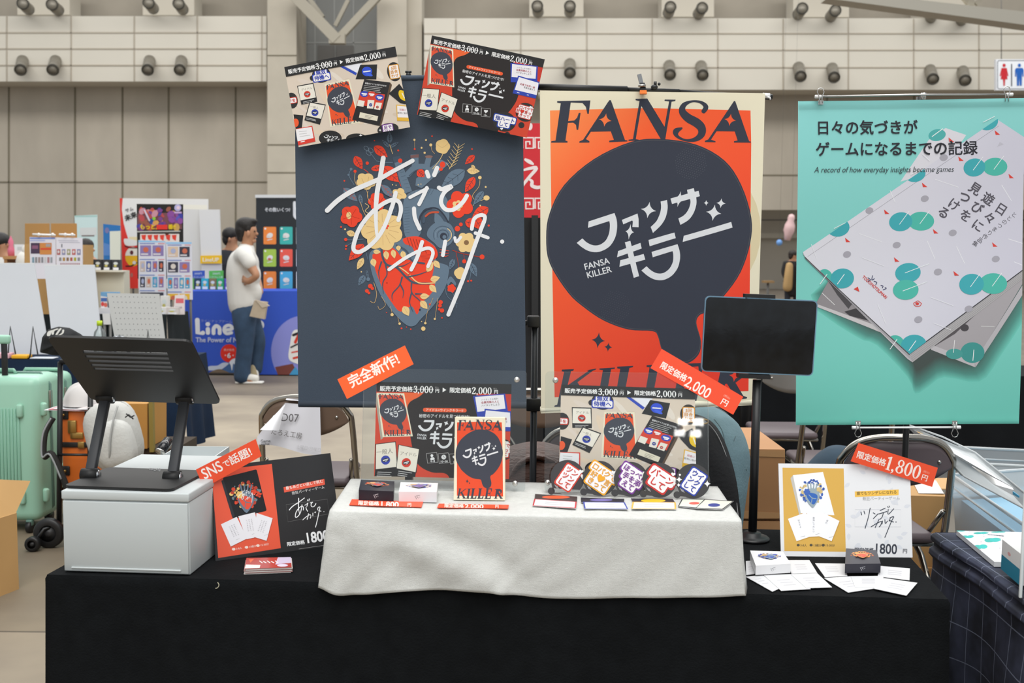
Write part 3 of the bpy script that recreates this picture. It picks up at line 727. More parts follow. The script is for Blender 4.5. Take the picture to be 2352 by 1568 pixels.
LQ = [(45,355),(1000,175),(1130,860),(175,1040)]
def light_poster(A):
    A.fr(); A.f(LQ, '#d9cbbb')
    rd = random.Random(5)
    for k in range(26):
        x, y = rd.uniform(120, 1060), rd.uniform(330, 950); A.f(ell(x, y, rd.uniform(25, 90), rd.uniform(12, 30), rd.uniform(-30, 60), n=12), rd.choice(['#e2d8cc','#d2c2b0','#dccfc3','#e0cdb6']))
    fanletters(A, 365, 420, 80, 68, -10, '#2f45b4', ['無双', '待機へ'], 44, nub=(-75,28,24))
    A.f([(518,346),(545,338),(672,402),(662,422)], '#2b49b8'); A.f([(556,337),(716,316),(672,402)], '#e8eaf2')
    A.f([(700,333),(845,328),(838,455),(660,455)], '#202124'); A.f(ell(758, 388, 44, 40), '#2d4fd0'); A.f(ell(775, 415, 32, 12, 15), '#3b62e0'); A.s([(730,392),(785,384)], 10, WHT)
    fanletters(A, 992, 388, 62, 82, -10, '#e09a28', ['5回', '目合', 'わせ'], 34)
    for q, i, d, tt, r in (([(157,515),(297,487),(333,648),(195,675)], [(165,521),(292,497),(320,612),(188,638)], (245,585,28,'#d23a28'), 'アイドル', -11), ([(265,648),(405,672),(355,845),(222,808)], [(271,658),(397,680),(366,795),(240,768)], (312,742,30,'#2c3fa8'), '一般人', 10)):
        A.f(q, '#222326'); A.f(i, '#e9e4d8'); A.t(tt, d[0]-4, d[1]-45, 24, '#88847c', r, 0, c=True); disc(A, *d)
        lines(A, (q[3][0]+14, q[3][1]-22), 2, '#ccc', 4, 3, 11, (110, -25 if r < 0 else 22))
    A.base = quadmap(BQ, [(393,500),(607,453),(702,826),(444,863)]); fansa(A, '#ea5426', fine=False); A.base = None; A.fr()
    A.f([(735,455),(957,480),(866,852),(632,800)], '#242224'); A.f([(957,480),(972,500),(880,855),(866,852)], '#5a4634')
    A.t('秘密のアイドルを見つけだせ!', 742, 488, 17, WHT, 7, .02, .82); lines(A, (735,508), 4, '#bbb', 4, -3, 14, (185, 20))
    A.f([(702,560),(914,582),(888,705),(672,668)], '#d6402a')
    for x, y, c in ((735,580,'#2f45b4'),(798,583,'#d23a28'),(866,608,'#2f45b4')): A.f(ell(x, y, 36, 26), c); A.s([(x-18,y-4),(x+18,y)], 12, '#f1eef0'); A.s([(x-10,y+10),(x+12,y+10)], 8, '#f1eef0')
    for q in ([(685,630),(740,640),(728,690),(672,680)], [(765,630),(822,632),(812,705),(758,702)], [(835,650),(888,655),(872,715),(818,708)]): A.f(q, '#e9e4d8')
    disc(A, 790, 672, 14, '#2c3fa8'); disc(A, 848, 690, 12, '#d23a28'); A.f([(700,735),(855,768),(846,810),(690,782)], '#e4ddc8'); lines(A, (745,760), 3, '#8a8478', 3, -3, 11, (80, 15))
    A.f([(945,575),(1035,490),(1118,600),(1118,668),(1045,655)], '#202124'); A.f(spl([(1040,545),(1090,560),(1108,600),(1095,635),(1050,620),(1030,580)]), '#e8c21e'); A.s([(1060,570),(1080,610)], 8, WHT)
    A.f([(1010,668),(1105,676),(1120,808),(1018,806)], '#e2b23a'); A.f([(1018,676),(1108,684),(1114,778),(1022,776)], '#ece8ea'); A.t('相番に', 1066, 712, 20, '#b8434f', 3, 0, c=True); A.t('動物に触れ', 1066, 740, 18, '#666', 3, 0, c=True)
    A.f([(128,758),(212,766),(200,876),(148,884)], '#202124'); A.f(ell(148, 830, 26, 36, n=16), '#ea5a2c')
    A.f([(150,882),(290,855),(318,990),(170,1026)], '#d83c2e'); A.f([(152,886),(284,864),(302,960),(160,992)], '#ecebee'); lines(A, (175,908), 3, '#aaa', 3, 4, 20, (90, -12)); A.s([(195,995),(225,988)], 8, WHT)
    fanletters(A, 112, 640, 52, 68, -10, '#d23a28', ['手を'], 34)
    A.f(ell(445, 962, 98, 68), BLK); A.base = simil((1325,577), (1681,515), (385,950), (525,990)); logo(A, fine=False); A.base = None; A.fr()
    A.f(ell(672, 962, 92, 44), BLK); A.f(star4(705, 935, 16), WHT)
    fanletters(A, 940, 880, 92, 52, -10, '#7b3f9a', ['足で', 'ツン'], 36); A.f(star4(872, 888, 12), WHT)
    A.f([(45,355),(1000,175),(1017,258),(61,438)], BLK)
    price_bar(A, 79, 397, 41, -10.7)
# ================================================================ THE STALL TABLE
def prismh(mb, outer, holes, t, m, M):
    loops = [outer] + list(holes)
    L = [[Vector((p[0], p[1], 0)) for p in l] for l in loops]
    tri = [list(x) for x in geometry.tessellate_polygon(L)]; fl = [p for l in L for p in l]
    mb.add(fl, tri, m, False, M); mb.add([p - Vector((0, 0, t)) for p in fl], tri, m, False, M)
    for l in L:
        n = len(l); mb.add(l + [p - Vector((0, 0, t)) for p in l], [(i, (i+1) % n, n+(i+1) % n, n+i) for i in range(n)], m, False, M)
def qz(pts, z): return [PZ(x, y, z) for x, y in pts]
def gradmat(a, b, ca, cb, base, rough=0.7, cm_=None):
    m = bpy.data.materials.new('m_gradient_print'); m.use_nodes = True; nt = m.node_tree; bs = nt.nodes['Principled BSDF']
    bs.inputs['Roughness'].default_value = rough; bs.inputs['Specular IOR Level'].default_value = 0.25
    tc = nt.nodes.new('ShaderNodeTexCoord'); d = nt.nodes.new('ShaderNodeVectorMath'); d.operation = 'DOT_PRODUCT'
    v = b - a; w = v/v.length_squared; d.inputs[1].default_value = w
    nt.links.new(tc.outputs['Object'], d.inputs[0])
    mr = nt.nodes.new('ShaderNodeMapRange'); o = (a-base).dot(w); mr.inputs['From Min'].default_value = o; mr.inputs['From Max'].default_value = o+1
    nt.links.new(d.outputs['Value'], mr.inputs['Value'])
    r = nt.nodes.new('ShaderNodeValToRGB'); r.color_ramp.elements[0].color = lin(ca); r.color_ramp.elements[1].color = lin(cb)
    if cm_: e = r.color_ramp.elements.new(.3); e.color = lin(cm_)
    nt.links.new(mr.outputs[0], r.inputs[0]); nt.links.new(r.outputs[0], bs.inputs['Base Color'])
    return m
TZ = 0.70
FL = PZ(108, 1319, TZ); FR = PZ(2178, 1376, TZ); BR = PZ(2039, 1222, TZ); BL = FL + BR - FR
EX = (FR-FL).normalized(); NY = Vector((-EX.y, EX.x, 0))   # NY points away from the viewer
def PV(px, py, off=0.0):
    """on the upright plane of the table front, off metres towards the viewer"""
    v = ray(px, py); o = FL - NY*off
    return CAM + v*((o-CAM).dot(NY)/v.dot(NY))
blackcloth = mat('#101214', 0.95, var=0.18, scale=30, bump=0.25, bscale=260, spec=0.12)
mb = MB()
per = []
cs = [FL, FR, BR, BL]
for i in range(4):
    a, b = cs[i], cs[(i+1) % 4]; n = 48 if i % 2 == 0 else 12
    for k in range(n): per.append(a + (b-a)*(k/n))
cen = sum(cs, Vector())/4
N = len(per); rows = [(0.0, 0.0), (0.001, 0.003), (0.004, 0.008), (0.004, 0.02)] + [(0.004 + 0.02*t, 0.02 + 0.675*t) for t in (.15, .3, .5, .7, .85, 1)]
vs = []
for o, dz in rows:
    for i, p in enumerate(per):
        out = (p-cen); out.z = 0; q = abs(out.dot(EX))/(0.5*(FR-FL).length); e = EX*(1 if out.dot(EX) > 0 else -1) if q > .97 else -NY*(1 if out.dot(NY) < 0 else -1)
        f = max(0, dz-.03)*0.035*math.sin(i*0.55+math.sin(i*.21)*2)
        vs.append(p + e*(o+f) - Vector((0, 0, dz)))
fs = [(r*N+i, r*N+(i+1) % N, (r+1)*N+(i+1) % N, (r+1)*N+i) for r in range(len(rows)-1) for i in range(N)]
mb.add(vs, fs, blackcloth, True); mb.add(per, [tuple(range(N))], blackcloth)
tag(mb.obj('tablecloth'), 'plain black cloth covering the long stall table in front', 'tablecloth')

# white cloth over the riser
zR = PV(1230, 1183).z
wc = mat('#c7c8c5', 0.95, var=0.05, scale=90, bump=0.35, bscale=420, spec=0.1, stretch=(1, 1, 3))
hem = [(733,1346),(790,1364),(877,1358),(1010,1353),(1120,1355),(1178,1363),(1275,1373),(1452,1371),(1600,1369),(1712,1365)]
def hemx(t):
    k = t*(len(hem)-1); xs = spl(hem, False, 8); i = t*(len(xs)-1); j = min(int(i), len(xs)-2); f = i-j
    return (xs[j][0]*(1-f)+xs[j+1][0]*f, xs[j][1]*(1-f)+xs[j+1][1]*f)
mb = MB()
bl, br = PZ(806, 1099, zR), PZ(1648, 1117, zR)
NU, NR, NV = 90, 5, 26
def front(u, v):
    t = PV(756+948*u, 1172+11*min(1, u*3), .004)
    t.z = zR
    # wider spacing near the left corner of the hem
    hx, hy = hemx(u**1.0)
    b = PV(hx, hy, .010)
    p = t*(1-v) + b*v
    fold = 0
    for c0, c1, wd, am in (((.02, .0), (.48, 1.0), .10, .012), ((.02, .05), (.22, 1.0), .07, .009), ((.0, .3), (.09, 1.05), .05, .007)):
        x = c0[0] + (c1[0]-c0[0])*max(0, (v-c0[1])/(c1[1]-c0[1]))**.85
        fold += am*math.exp(-((u-x)/wd)**2)*min(1, v*2.5) - am*.5*math.exp(-((u-x-wd*1.2)/(wd*.7))**2)*min(1, v*2.5)
    fold += .0012*math.sin(u*60+v*9)*v + .002*math.sin(u*13+2)*v
    return p - NY*(max(-.003, fold) + .006*v)
def topf(u, v):
    f = front(u, 0); b = bl*(1-u)+br*u
    p = f*(1-v)+b*v; p.z = zR + .0008*math.sin(u*40)*math.sin(v*9); return p
cols = []
for i in range(NU+1):
    u = i/NU; c = []
    b = bl*(1-u)+br*u
    c.append(b + NY*.004 - Vector((0, 0, zR-TZ-.004))); c.append(b + NY*.003 - Vector((0, 0, .01)))
    for j in range(13): c.append(topf(u, 1-j/12*.98))
    f0 = front(u, 0)
    for k in range(1, 4):
        a = k/4*PI/2; c.append(f0 + NY*.006*(1-math.sin(a)) - Vector((0, 0, .006*(1-math.cos(a)))))
    for j in range(1, NV+1): c.append(front(u, .04+.96*j/NV))
    cols.append(c)
nr = len(cols[0])
# sides
def sidecol(c, sgn, k):
    out = []
    for j, p in enumerate(c):
        out.append(p)
    return out
vs = [p for c in cols for p in c]
fs = [(i*nr+j, (i+1)*nr+j, (i+1)*nr+j+1, i*nr+j+1) for i in range(NU) for j in range(nr-1)]
mb.add(vs, fs, wc, True)
for c, sg in ((cols[0], -1), (cols[-1], 1)):
    tops = c[2:15]; n = len(tops); vs = []
    for k in range(6):
        t = k/5
        for j, p in enumerate(tops):
            q = p - Vector((0, 0, (zR-TZ-.003)*t)) + EX*sg*(.02*t)
            if j == n-1: q = c[15 + int(t*(len(c)-16))]
            vs.append(q)
    mb.add(vs, [(k*n+j, k*n+j+1, (k+1)*n+j+1, (k+1)*n+j) for k in range(5) for j in range(n-1)], wc, True)
o = mb.obj('white_cloth'); o.modifiers.new('solid', 'SOLIDIFY').thickness = .0015
tag(o, 'creased off-white cloth draped over a low riser on the black table', 'cloth')
ZT = zR + 0.0022

# ---------------------------------------------------------------- white storage box and laptop stand
wp = mat('#bcc2c3', 0.42, var=0.015, scale=4)
wp2 = mat('#b6bcbd', 0.45)
A0, B0 = PZ(145, 1313, TZ+.001), PZ(437, 1322, TZ+.001)
ex = (B0-A0).normalized(); ny = Vector((-ex.y, ex.x, 0)); bw = (B0-A0).length; bd = .385
zb = CAMZ; v = ray(143, 1126); tt = (A0-CAM).dot(ny)/v.dot(ny); zb = (CAM+v*tt).z
bx = T('storage_box', 'white plastic storage box under the black laptop stand', 'storage box', A0 + ex*bw/2 + ny*bd/2)
MX = Matrix((ex, ny, Vector((0, 0, 1)))).transposed().to_4x4(); MX.translation = A0
hb = zb - A0.z
MB().box((bw/2, bd/2+.002, (hb-.0185)/2), (bw-.002, bd-.004, hb-.0185), wp, MX, .003).obj('body', bx)
MB().box((bw/2, bd/2, hb-.009), (bw, bd, .018), wp, MX, .0025).obj('lid', bx)
m1 = MB().box((bw/2, .0012, (hb-.022)/2+.002), (bw-.006, .004, hb-.024), wp2, MX, .0015); m1.box((bw/2, -.001, .010), (bw*.86, .004, .0035), wp, MX, .001); m1.obj('front_panel', bx)
ls_m = mat('#1b1b1c', 0.5, var=0.05, scale=40, spec=0.4); chrome = mat('#c9ccd0', 0.22, 1.0)
zl = zb + .0005
pl = qz([(242,1071),(453,1078),(418,1127),(156,1114)], zl+.006)
ls = T('laptop_stand', 'black folding laptop stand with slotted top plate on the white box', 'laptop stand', PZ(300, 1100, zl))
Mf = frame(pl); w2 = ((pl[1]-pl[0]).length+(pl[2]-pl[3]).length)/4; h2 = (pl[3]-pl[0]).length/2*.98
m1 = MB().prism(rrc(-w2, -h2, w2, h2, .014), .005, ls_m, Mf); A = Art([(242,1071),(453,1078),(418,1127),(156,1114)], .5); A.t('BoYata', 366, 1079, 9, '#8f9194', 182, .02, 1.0); A.lay(m1, [p+Vector((0,0,.0003)) for p in pl], .0001); m1.obj('base_plate', ls, fix=False)
up = [P(118,775,2.07), P(450,785,2.075), P(497,925,2.31), P(200,920,2.305)]
Mu = frame(up); uw = ((up[1]-up[0]).length+(up[2]-up[3]).length)/4; uh = ((up[3]-up[0]).length+(up[2]-up[1]).length)/4
hq = homog([(118,775),(450,785),(497,925),(200,920)])
sl = []
for (xa, xb, ya, yb) in ((198,393,806,811.5),(202,394,816.5,821.5),(207,396,826.5,831.5),(212,398,836,841),(217,400,844.5,849)):
    q = [hq(p) for p in ((xa, ya), (xb, ya+4.5), (xb+1, yb+4.5), (xa+1, yb))]
    sl.append([((u-.5)*2*uw, (.5-v)*2*uh) for u, v in q])
m1 = MB(); prismh(m1, rrc(-uw, -uh, uw, uh, .016), sl, .005, ls_m, Mu); m1.obj('top_plate', ls)
dlo = PZ(205, 1100, zl).y
for (xa, ya, xb, yb) in ((207,1090,243,912),(396,1096,425,914)):
    a, b = P(xa, ya, dlo), P(xb, yb, 2.30)
    m1 = MB(); d = (b-a); L = d.length; z = d.normalized(); x = EX.copy(); x = (x - z*x.dot(z)).normalized(); y = z.cross(x)
    Ma = Matrix((x, y, z)).transposed().to_4x4(); Ma.translation = a
    m1.box((0, 0, L/2), (.021, .016, L), mat('#35373b', .45), Ma, .003); arm = m1.obj('arm', ls)
    for c in (a, b):
        m1 = MB(); m1.cyl(c - x*.017, c + x*.017, .014, ls_m); m1.cyl(c + x*.0172, c + x*.0195, .0105, chrome); m1.obj('hinge', arm)
    m1 = MB(); m1.box(Vector((0, 0, -.014)), (.034, .03, .016), ls_m, Matrix.Translation(a), .004); m1.obj('foot', arm)
    m1 = MB(); m1.box(Vector((0, 0.0, .012)), (.036, .02, .03), ls_m, Matrix.Translation(b), .006); m1.obj('bracket', arm)

# ---------------------------------------------------------------- sheets: helper for flat printed things
def sheet(name, q, art, label, cat, t=.0008, base='#e9e9ea', bend=None, dz=.00006, maxlen=.02, group=None, parent=None, back=None, rough=.5, edge=None):
    mb = MB(); q = [Vector(p) for p in q]
    n = (q[3]-q[0]).cross(q[1]-q[0]).normalized(); bm_ = mat(base, rough) if isinstance(base, str) else base
    if bend:
        for sgn in (0, 1):
            mb.grid(lambda u, v: (q[0]*(1-u)+q[1]*u)*(1-v)+(q[3]*(1-u)+q[2]*u)*v + n*(bend(u, v) - sgn*t), 60, 60, bm_ if not (sgn and back) else mat(back, .6))
    else: mb.slab([p - n*.0004 for p in q], t, bm_)
    if art: art.lay(mb, q, dz, bend, maxlen)
    o = mb.obj(name, parent, fix=False)
    if parent is None: tag(o, label, cat, group)
    return o

def strip(px, ds, txt, label, z=None, name='price_tag', cat='sign'):
    q = [P(x, y, d) for (x, y), d in zip(px, ds)] if z is None else qz(px, z)
    A = Art(px, .45); A.f(px, ORG)
    txt(A)
    return sheet(name, q, A, label, cat, .0006, ORG)

# left leaning poster
PL = [(484,1073),(759,1040),(786,1250),(495,1288)]
A = Art(PL, .28); A.f(PL, '#2a2a2c'); A.fr(440, 980, 4.355)
A.f([(195,440),(790,370),(878,1212),(265,1310)], '#e0593f')
A.f(rot2(rrc(-172,-210,172,210,14), 520, 668, -14), '#1c1e22')
A.f([(288,535),(310,525),(420,880),(398,900)], '#2e3036')
mini_heart(A, 527, 690, 150, ('#e0503a','#66788a','#e9c374','#d8482e','#6b7f86','#b8402e'), 3)
A.base = simil((225,560), (1230,450), (455,690), (570,640))
_b = A.base
A.base = None; A.pre = lambda p: (440+_b(p)[0]/4.355, 980+_b(p)[1]/4.355)
def small_script(A, f, col, w=1.0):
    class _Q: pass
    old = A.fr; A.fr = lambda *a: None; A.pre = f; script_title(A, col, w); A.fr = old
small_script(A, A.pre, WHT, 1.3)
A.fr(440, 980, 4.355)
for q, r, n in (([(288,965),(440,890),(545,1110),(385,1192)], -24, 4), ([(455,885),(620,845),(668,1090),(538,1118)], -10, 4), ([(635,852),(795,905),(735,1135),(610,1095)], 18, 4)):
    A.f([(p[0]+4, p[1]+6) for p in q], '#b04530'); A.f(q, '#e6e6ec')
    cx, cy = sum(p[0] for p in q)/4, sum(p[1] for p in q)/4
    for k in range(3):
        p = rot2([((k-1)*24, 0)], cx, cy, r)[0]
        for j in range(7):
            e = rot2([((k-1)*24, (j-3)*18)], cx, cy-10, r)[0]; A.t('いつもあなたが好きで'[(k*3+j) % 10], e[0], e[1], 15, '#777780', r, 0, c=True)
    A.s([(cx+20, cy+85), (cx+55, cy+72)], 2, '#999')
for x, s_ in ((395,'3-8人'),(520,'13歳から'),(632,'15-30分')): A.f(ell(x+18, 1220-(x-395)*.15, 17, 14), '#f0d9d0'); A.t(s_, x+40, 1216-(x-395)*.15, 26, '#f0d9d0', -8, .01)
A.f([(908,595),(1325,512),(1332,568),(915,648)], '#dd5a44'); A.t('最もあざとい返しで挑む', 930, 607, 36, '#f6e8e2', -11, .015, .98)
A.t('熱狂パーティーゲーム', 992, 656, 34, '#d5d5d5', -11, .01)
A.s([(932,768),(1355,712),(1368,860),(950,942)], 3, '#6a6a6a', smooth=False, closed=True)
_c = simil((225,560), (1483,783), (965,822), (1318,838))
small_script(A, (lambda f: (lambda p: (440+f(p)[0]/4.355, 980+f(p)[1]/4.355)))(_c), WHT)
A.fr(440, 980, 4.355); A.t('限定価格', 938, 1172, 46, WHT, -7, .03); A.t('1800', 1120, 1108, 150, WHT, -8, .03, .82)
A.s([(1060,1222),(1480,1160)], 2, '#bbb')
dl0 = PZ(495,1288,TZ).y; dl1 = PZ(786,1250,TZ).y
sheet('poster', [P(484,1073,dl0+.045), P(759,1040,dl1+.045), P(786,1250,dl1), P(495,1288,dl0)], A, 'black and red leaning poster with fanned white cards on the black table', 'poster', .002, '#2a2a2c', bend=lambda u, v: .004*math.sin(u*5+1)*(1-v), rough=.28)
def tx(t, x, y, s, rot, **k): return lambda A: A.t(t, x, y, s, '#f7ede8', rot, **k)
strip([(450,1078),(587,1008),(601,1047),(468,1121)], [2.225, 2.235, 2.235, 2.225], lambda A: (A.t('SNS', 465, 1089, 35, '#f7ede8', -27, .015, .9), A.t('で', 516, 1066, 18, '#f7ede8', -27, .015), A.t('話題!', 531, 1057, 24, '#f7ede8', -26, .02, .98)), 'orange strip sign taped on the left leaning black and red poster')
# flyer stack
PF = [(566,1281),(668,1279),(670,1302),(562,1306)]
A = Art(PF, .25); A.f(PF, '#a83a33'); A.f([(640,1279),(668,1279),(669,1292),(634,1296)], '#c9bdd6'); A.f([(565,1296),(600,1297),(598,1304),(562,1305)], '#e4dcd8')
for i in range(5): A.s([(598+i*9,1288+i%2),(604+i*9,1292)], 2, '#ddd', smooth=False)
A.f([(572,1284),(585,1283),(576,1292)], '#d9663f'); A.f(ell(650,1298,12,3), '#d8d0e8'); A.f([(567,1298),(579,1298),(578,1303),(566,1303)], '#f0efe9'); A.f([(583,1298),(596,1298),(595,1303),(582,1303)], '#f0efe9')
q = qz(PF, TZ+.012); mb = MB()
for k in range(6):
    o_ = EX*(.002*math.sin(k*2.1)); mb.slab([p - Vector((0,0,.002*k+.0002)) + o_ for p in q], .0014, mat('#d9d4d0' if k % 2 else '#a9807c', .35))
A.lay(mb, q, .0001); tag(mb.obj('flyer_stack', fix=False), 'small stack of glossy red flyers on the black cloth', 'flyers')

# ---------------------------------------------------------------- acrylic stands on the riser
acr = glass('acrylic', '#fcfdfd', .02); acr_e = mat('#dfe6e8', .15, spec=.6)
steel = mat('#d8d6d2', .25, .9)
def acrylic(px, dt, lab, knobs, sgn=1):
    db = PZ((px[2][0]+px[3][0])/2, (px[2][1]+px[3][1])/2, ZT).y
    q = [P(px[0][0], px[0][1], db+dt), P(px[1][0], px[1][1], db+dt), PZ(*px[2], ZT), PZ(*px[3], ZT)]
    r = T('acrylic_stand', lab, 'display stand', (q[2]+q[3])/2)
    M = frame(q); w = ((q[1]-q[0]).length+(q[2]-q[3]).length)/4; h = ((q[3]-q[0]).length+(q[2]-q[1]).length)/4
    MB().prism(rrc(-w, -h, w, h, .008), .002, acr, M, acr_e).obj('front_sheet', r)
    M2 = M @ Matrix.Translation((0, 0, -.0075))
    MB().prism(rrc(-w, -h, w, h, .008), .002, acr, M2, acr_e).obj('back_sheet', r)
    Mi = M.inverted()
    for x, y in knobs:
        v = ray(x, y); n = M.to_3x3() @ Vector((0, 0, 1)); p = CAM + v*((M.translation-CAM).dot(n)/v.dot(n))
        MB().lathe([(0, .0075), (.004, .007), (.0058, .004), (.0062, 0), (.003, 0), (.003, -.012), (.0055, -.012), (.0055, -.015), (0, -.015)], steel, Matrix.Translation(p) @ M.to_3x3().to_4x4(), 16).obj('screw', r)
    return r, M
_, Ml = acrylic([(837,846),(1209,852),(1207,1131),(830,1122)], .05, 'clear acrylic stand holding the dark poster on the white cloth', [(1187,872),(1183,1110)])
_, Mr = acrylic([(1252,853),(1629,858),(1627,1134),(1252,1129)], .05, 'clear acrylic stand holding the pale poster behind the uchiwa cards', [(1276,873),(1258,1108)])
def onplane(px, M, off):
    n = M.to_3x3() @ Vector((0, 0, 1)); c = M.translation + n*off; out = []
    for x, y in px:
        v = ray(x, y); out.append(CAM + v*((c-CAM).dot(n)/v.dot(n)))
    return out
A = Art(DQ, .4); dark_poster(A)
DARK = A
sheet('poster', onplane([(865,877),(1175,882),(1169,1100),(859,1093)], Ml, -.0035), A, 'dark and orange game poster in the acrylic stand behind the orange box', 'poster', .0006, '#2a2726')
A = Art(LQ, .4); light_poster(A)
LIGHT = A
sheet('poster', onplane([(1289,883),(1596,893),(1599,1093),(1284,1084)], Mr, -.0035), A, 'pale poster showing the game contents in the acrylic stand', 'poster', .0006, '#d9cbbb')
nv = Ml.to_3x3() @ Vector((0, 0, 1))
q = onplane([(775,871),(930,793),(950,836),(797,916)], Ml, .0012)
px = [(775,871),(930,793),(950,836),(797,916)]
A = Art(px, .45); A.f(px, '#f36129'); A.t('完全新作!', 802, 879, 31, '#f9ece4', -27, .03, .97); sheet('price_tag', q, A, 'orange strip sign taped to the top left of the left acrylic stand', 'sign', .0008, '#f36129')
px = [(1520,801),(1707,911),(1684,952),(1494,845)]; q = onplane(px, Mr, .0012)
A = Art(px, .45); A.f(px, '#e94b29'); A.t('限定価格', 1519, 837, 18.5, '#f7e6df', 30, .03, .97); A.base = None
A.t('2,000', 1580, 875, 35, '#f7e6df', 30, .012, .82); A.t('円', 1659, 921, 17, '#f7e6df', 30, .02); A.t('(税込)', 1665, 908, 6, '#f0b0a0', 30)
sheet('price_tag', q, A, 'orange price strip taped across the top of the right acrylic stand', 'sign', .0008, '#e94b29')

# game box, card boxes and flat strips on the riser
gq = [(1045,958.5),(1160,959.5),(1160,1149),(1042,1147.5)]
gb = [PZ(1042,1147.5,ZT), PZ(1160,1149,ZT)]
q = [P(1045,958.5,gb[0].y+.016), P(1160,959.5,gb[1].y+.016), gb[1], gb[0]]
grd = gradmat(q[0], q[2], '#f0703c', '#d23d30', q[3])
A = Art(BQ, .35); fansa(A, '#e2502f', fine=False)
mb = MB(); mb.slab([p - (q[3]-q[0]).cross(q[1]-q[0]).normalized()*.0003 for p in q], .03, mat('#ddd9bf', .5)); A.lay(mb, q, .0001)
tag(mb.obj('game_box', fix=False), 'upright cream and orange game box with a black fan, on the white cloth', 'game box')
def cardbox(top, h, z0, col, side, lab, heartpal, seed, cy=.5, red=False):
    q = qz(top, z0+h); mb = MB(); lo = [p - Vector((0, 0, h)) for p in q]
    mb.hexa([lo[3], lo[2], lo[1], lo[0]], [q[3], q[2], q[1], q[0]], mat(col, .35))
    S = [(0,0),(70,0),(70,100),(0,100)]; A = Art(S, .35); A.f(S, col)
    mini_heart(A, 35, 42, 24, heartpal, seed); A.lay(mb, q, .0001)
    S = [(0,0),(70,0),(70,20),(0,20)]; A = Art(S, .35); A.f(S, side); g = '#c9c9cf' if red or lin(col)[0] < .2 else '#777a80'
    for k in range(3): A.s([(30+k*4, 8+k), (33+k*3, 14-k*2)], .8, g, smooth=False)
    A.s([(32, 8), (39, 6)], .8, g, smooth=False); A.lay(mb, [q[3], q[2], lo[2], lo[3]], .0001)
    return tag(mb.obj('card_box', fix=False), lab, 'card box')
cardbox([(829,1101),(906,1105),(904,1128),(824,1125)], .022, ZT, '#23222c', '#1d1a26', 'small black card box on the white cloth, beside the white one', ('#d8452e','#66788a','#e9b374','#d8482e','#e08a5a'), 1)
cardbox([(920,1107),(1006,1109),(1003,1130),(916,1129)], .021, ZT, '#e4e4e6', '#d9d9dd', 'small white card box on the white cloth, between black box and game box', ('#7a5aa8','#8a90a8','#c9a070','#5a68b8','#8a6a90'), 2)
px = [(808,1146),(972,1152),(968,1164),(802,1159)]
strip(px, None, lambda A: (A.t('限定価格', 824, 1155, 12, '#f7e0d8', 2, .03, 1.05), A.t('1,800', 876, 1157, 17, '#f7e0d8', 2, .03, 1.15), A.t('円', 938, 1159, 9, '#f7e0d8', 2, .02)), 'red price strip lying on the white cloth before the two card boxes', z=ZT+.001)
px = [(1008,1156),(1169,1159),(1167,1167),(1004,1165)]
strip(px, None, lambda A: (A.t('限定価格', 1022, 1161, 10, '#f7e0d8', 1, .03, 1.2), A.t('2,000', 1072, 1162, 13, '#f7e0d8', 1, .03, 1.5), A.t('円', 1140, 1163, 8, '#f7e0d8', 1, .02)), 'red price strip lying on the white cloth before the orange game box', z=ZT+.001)

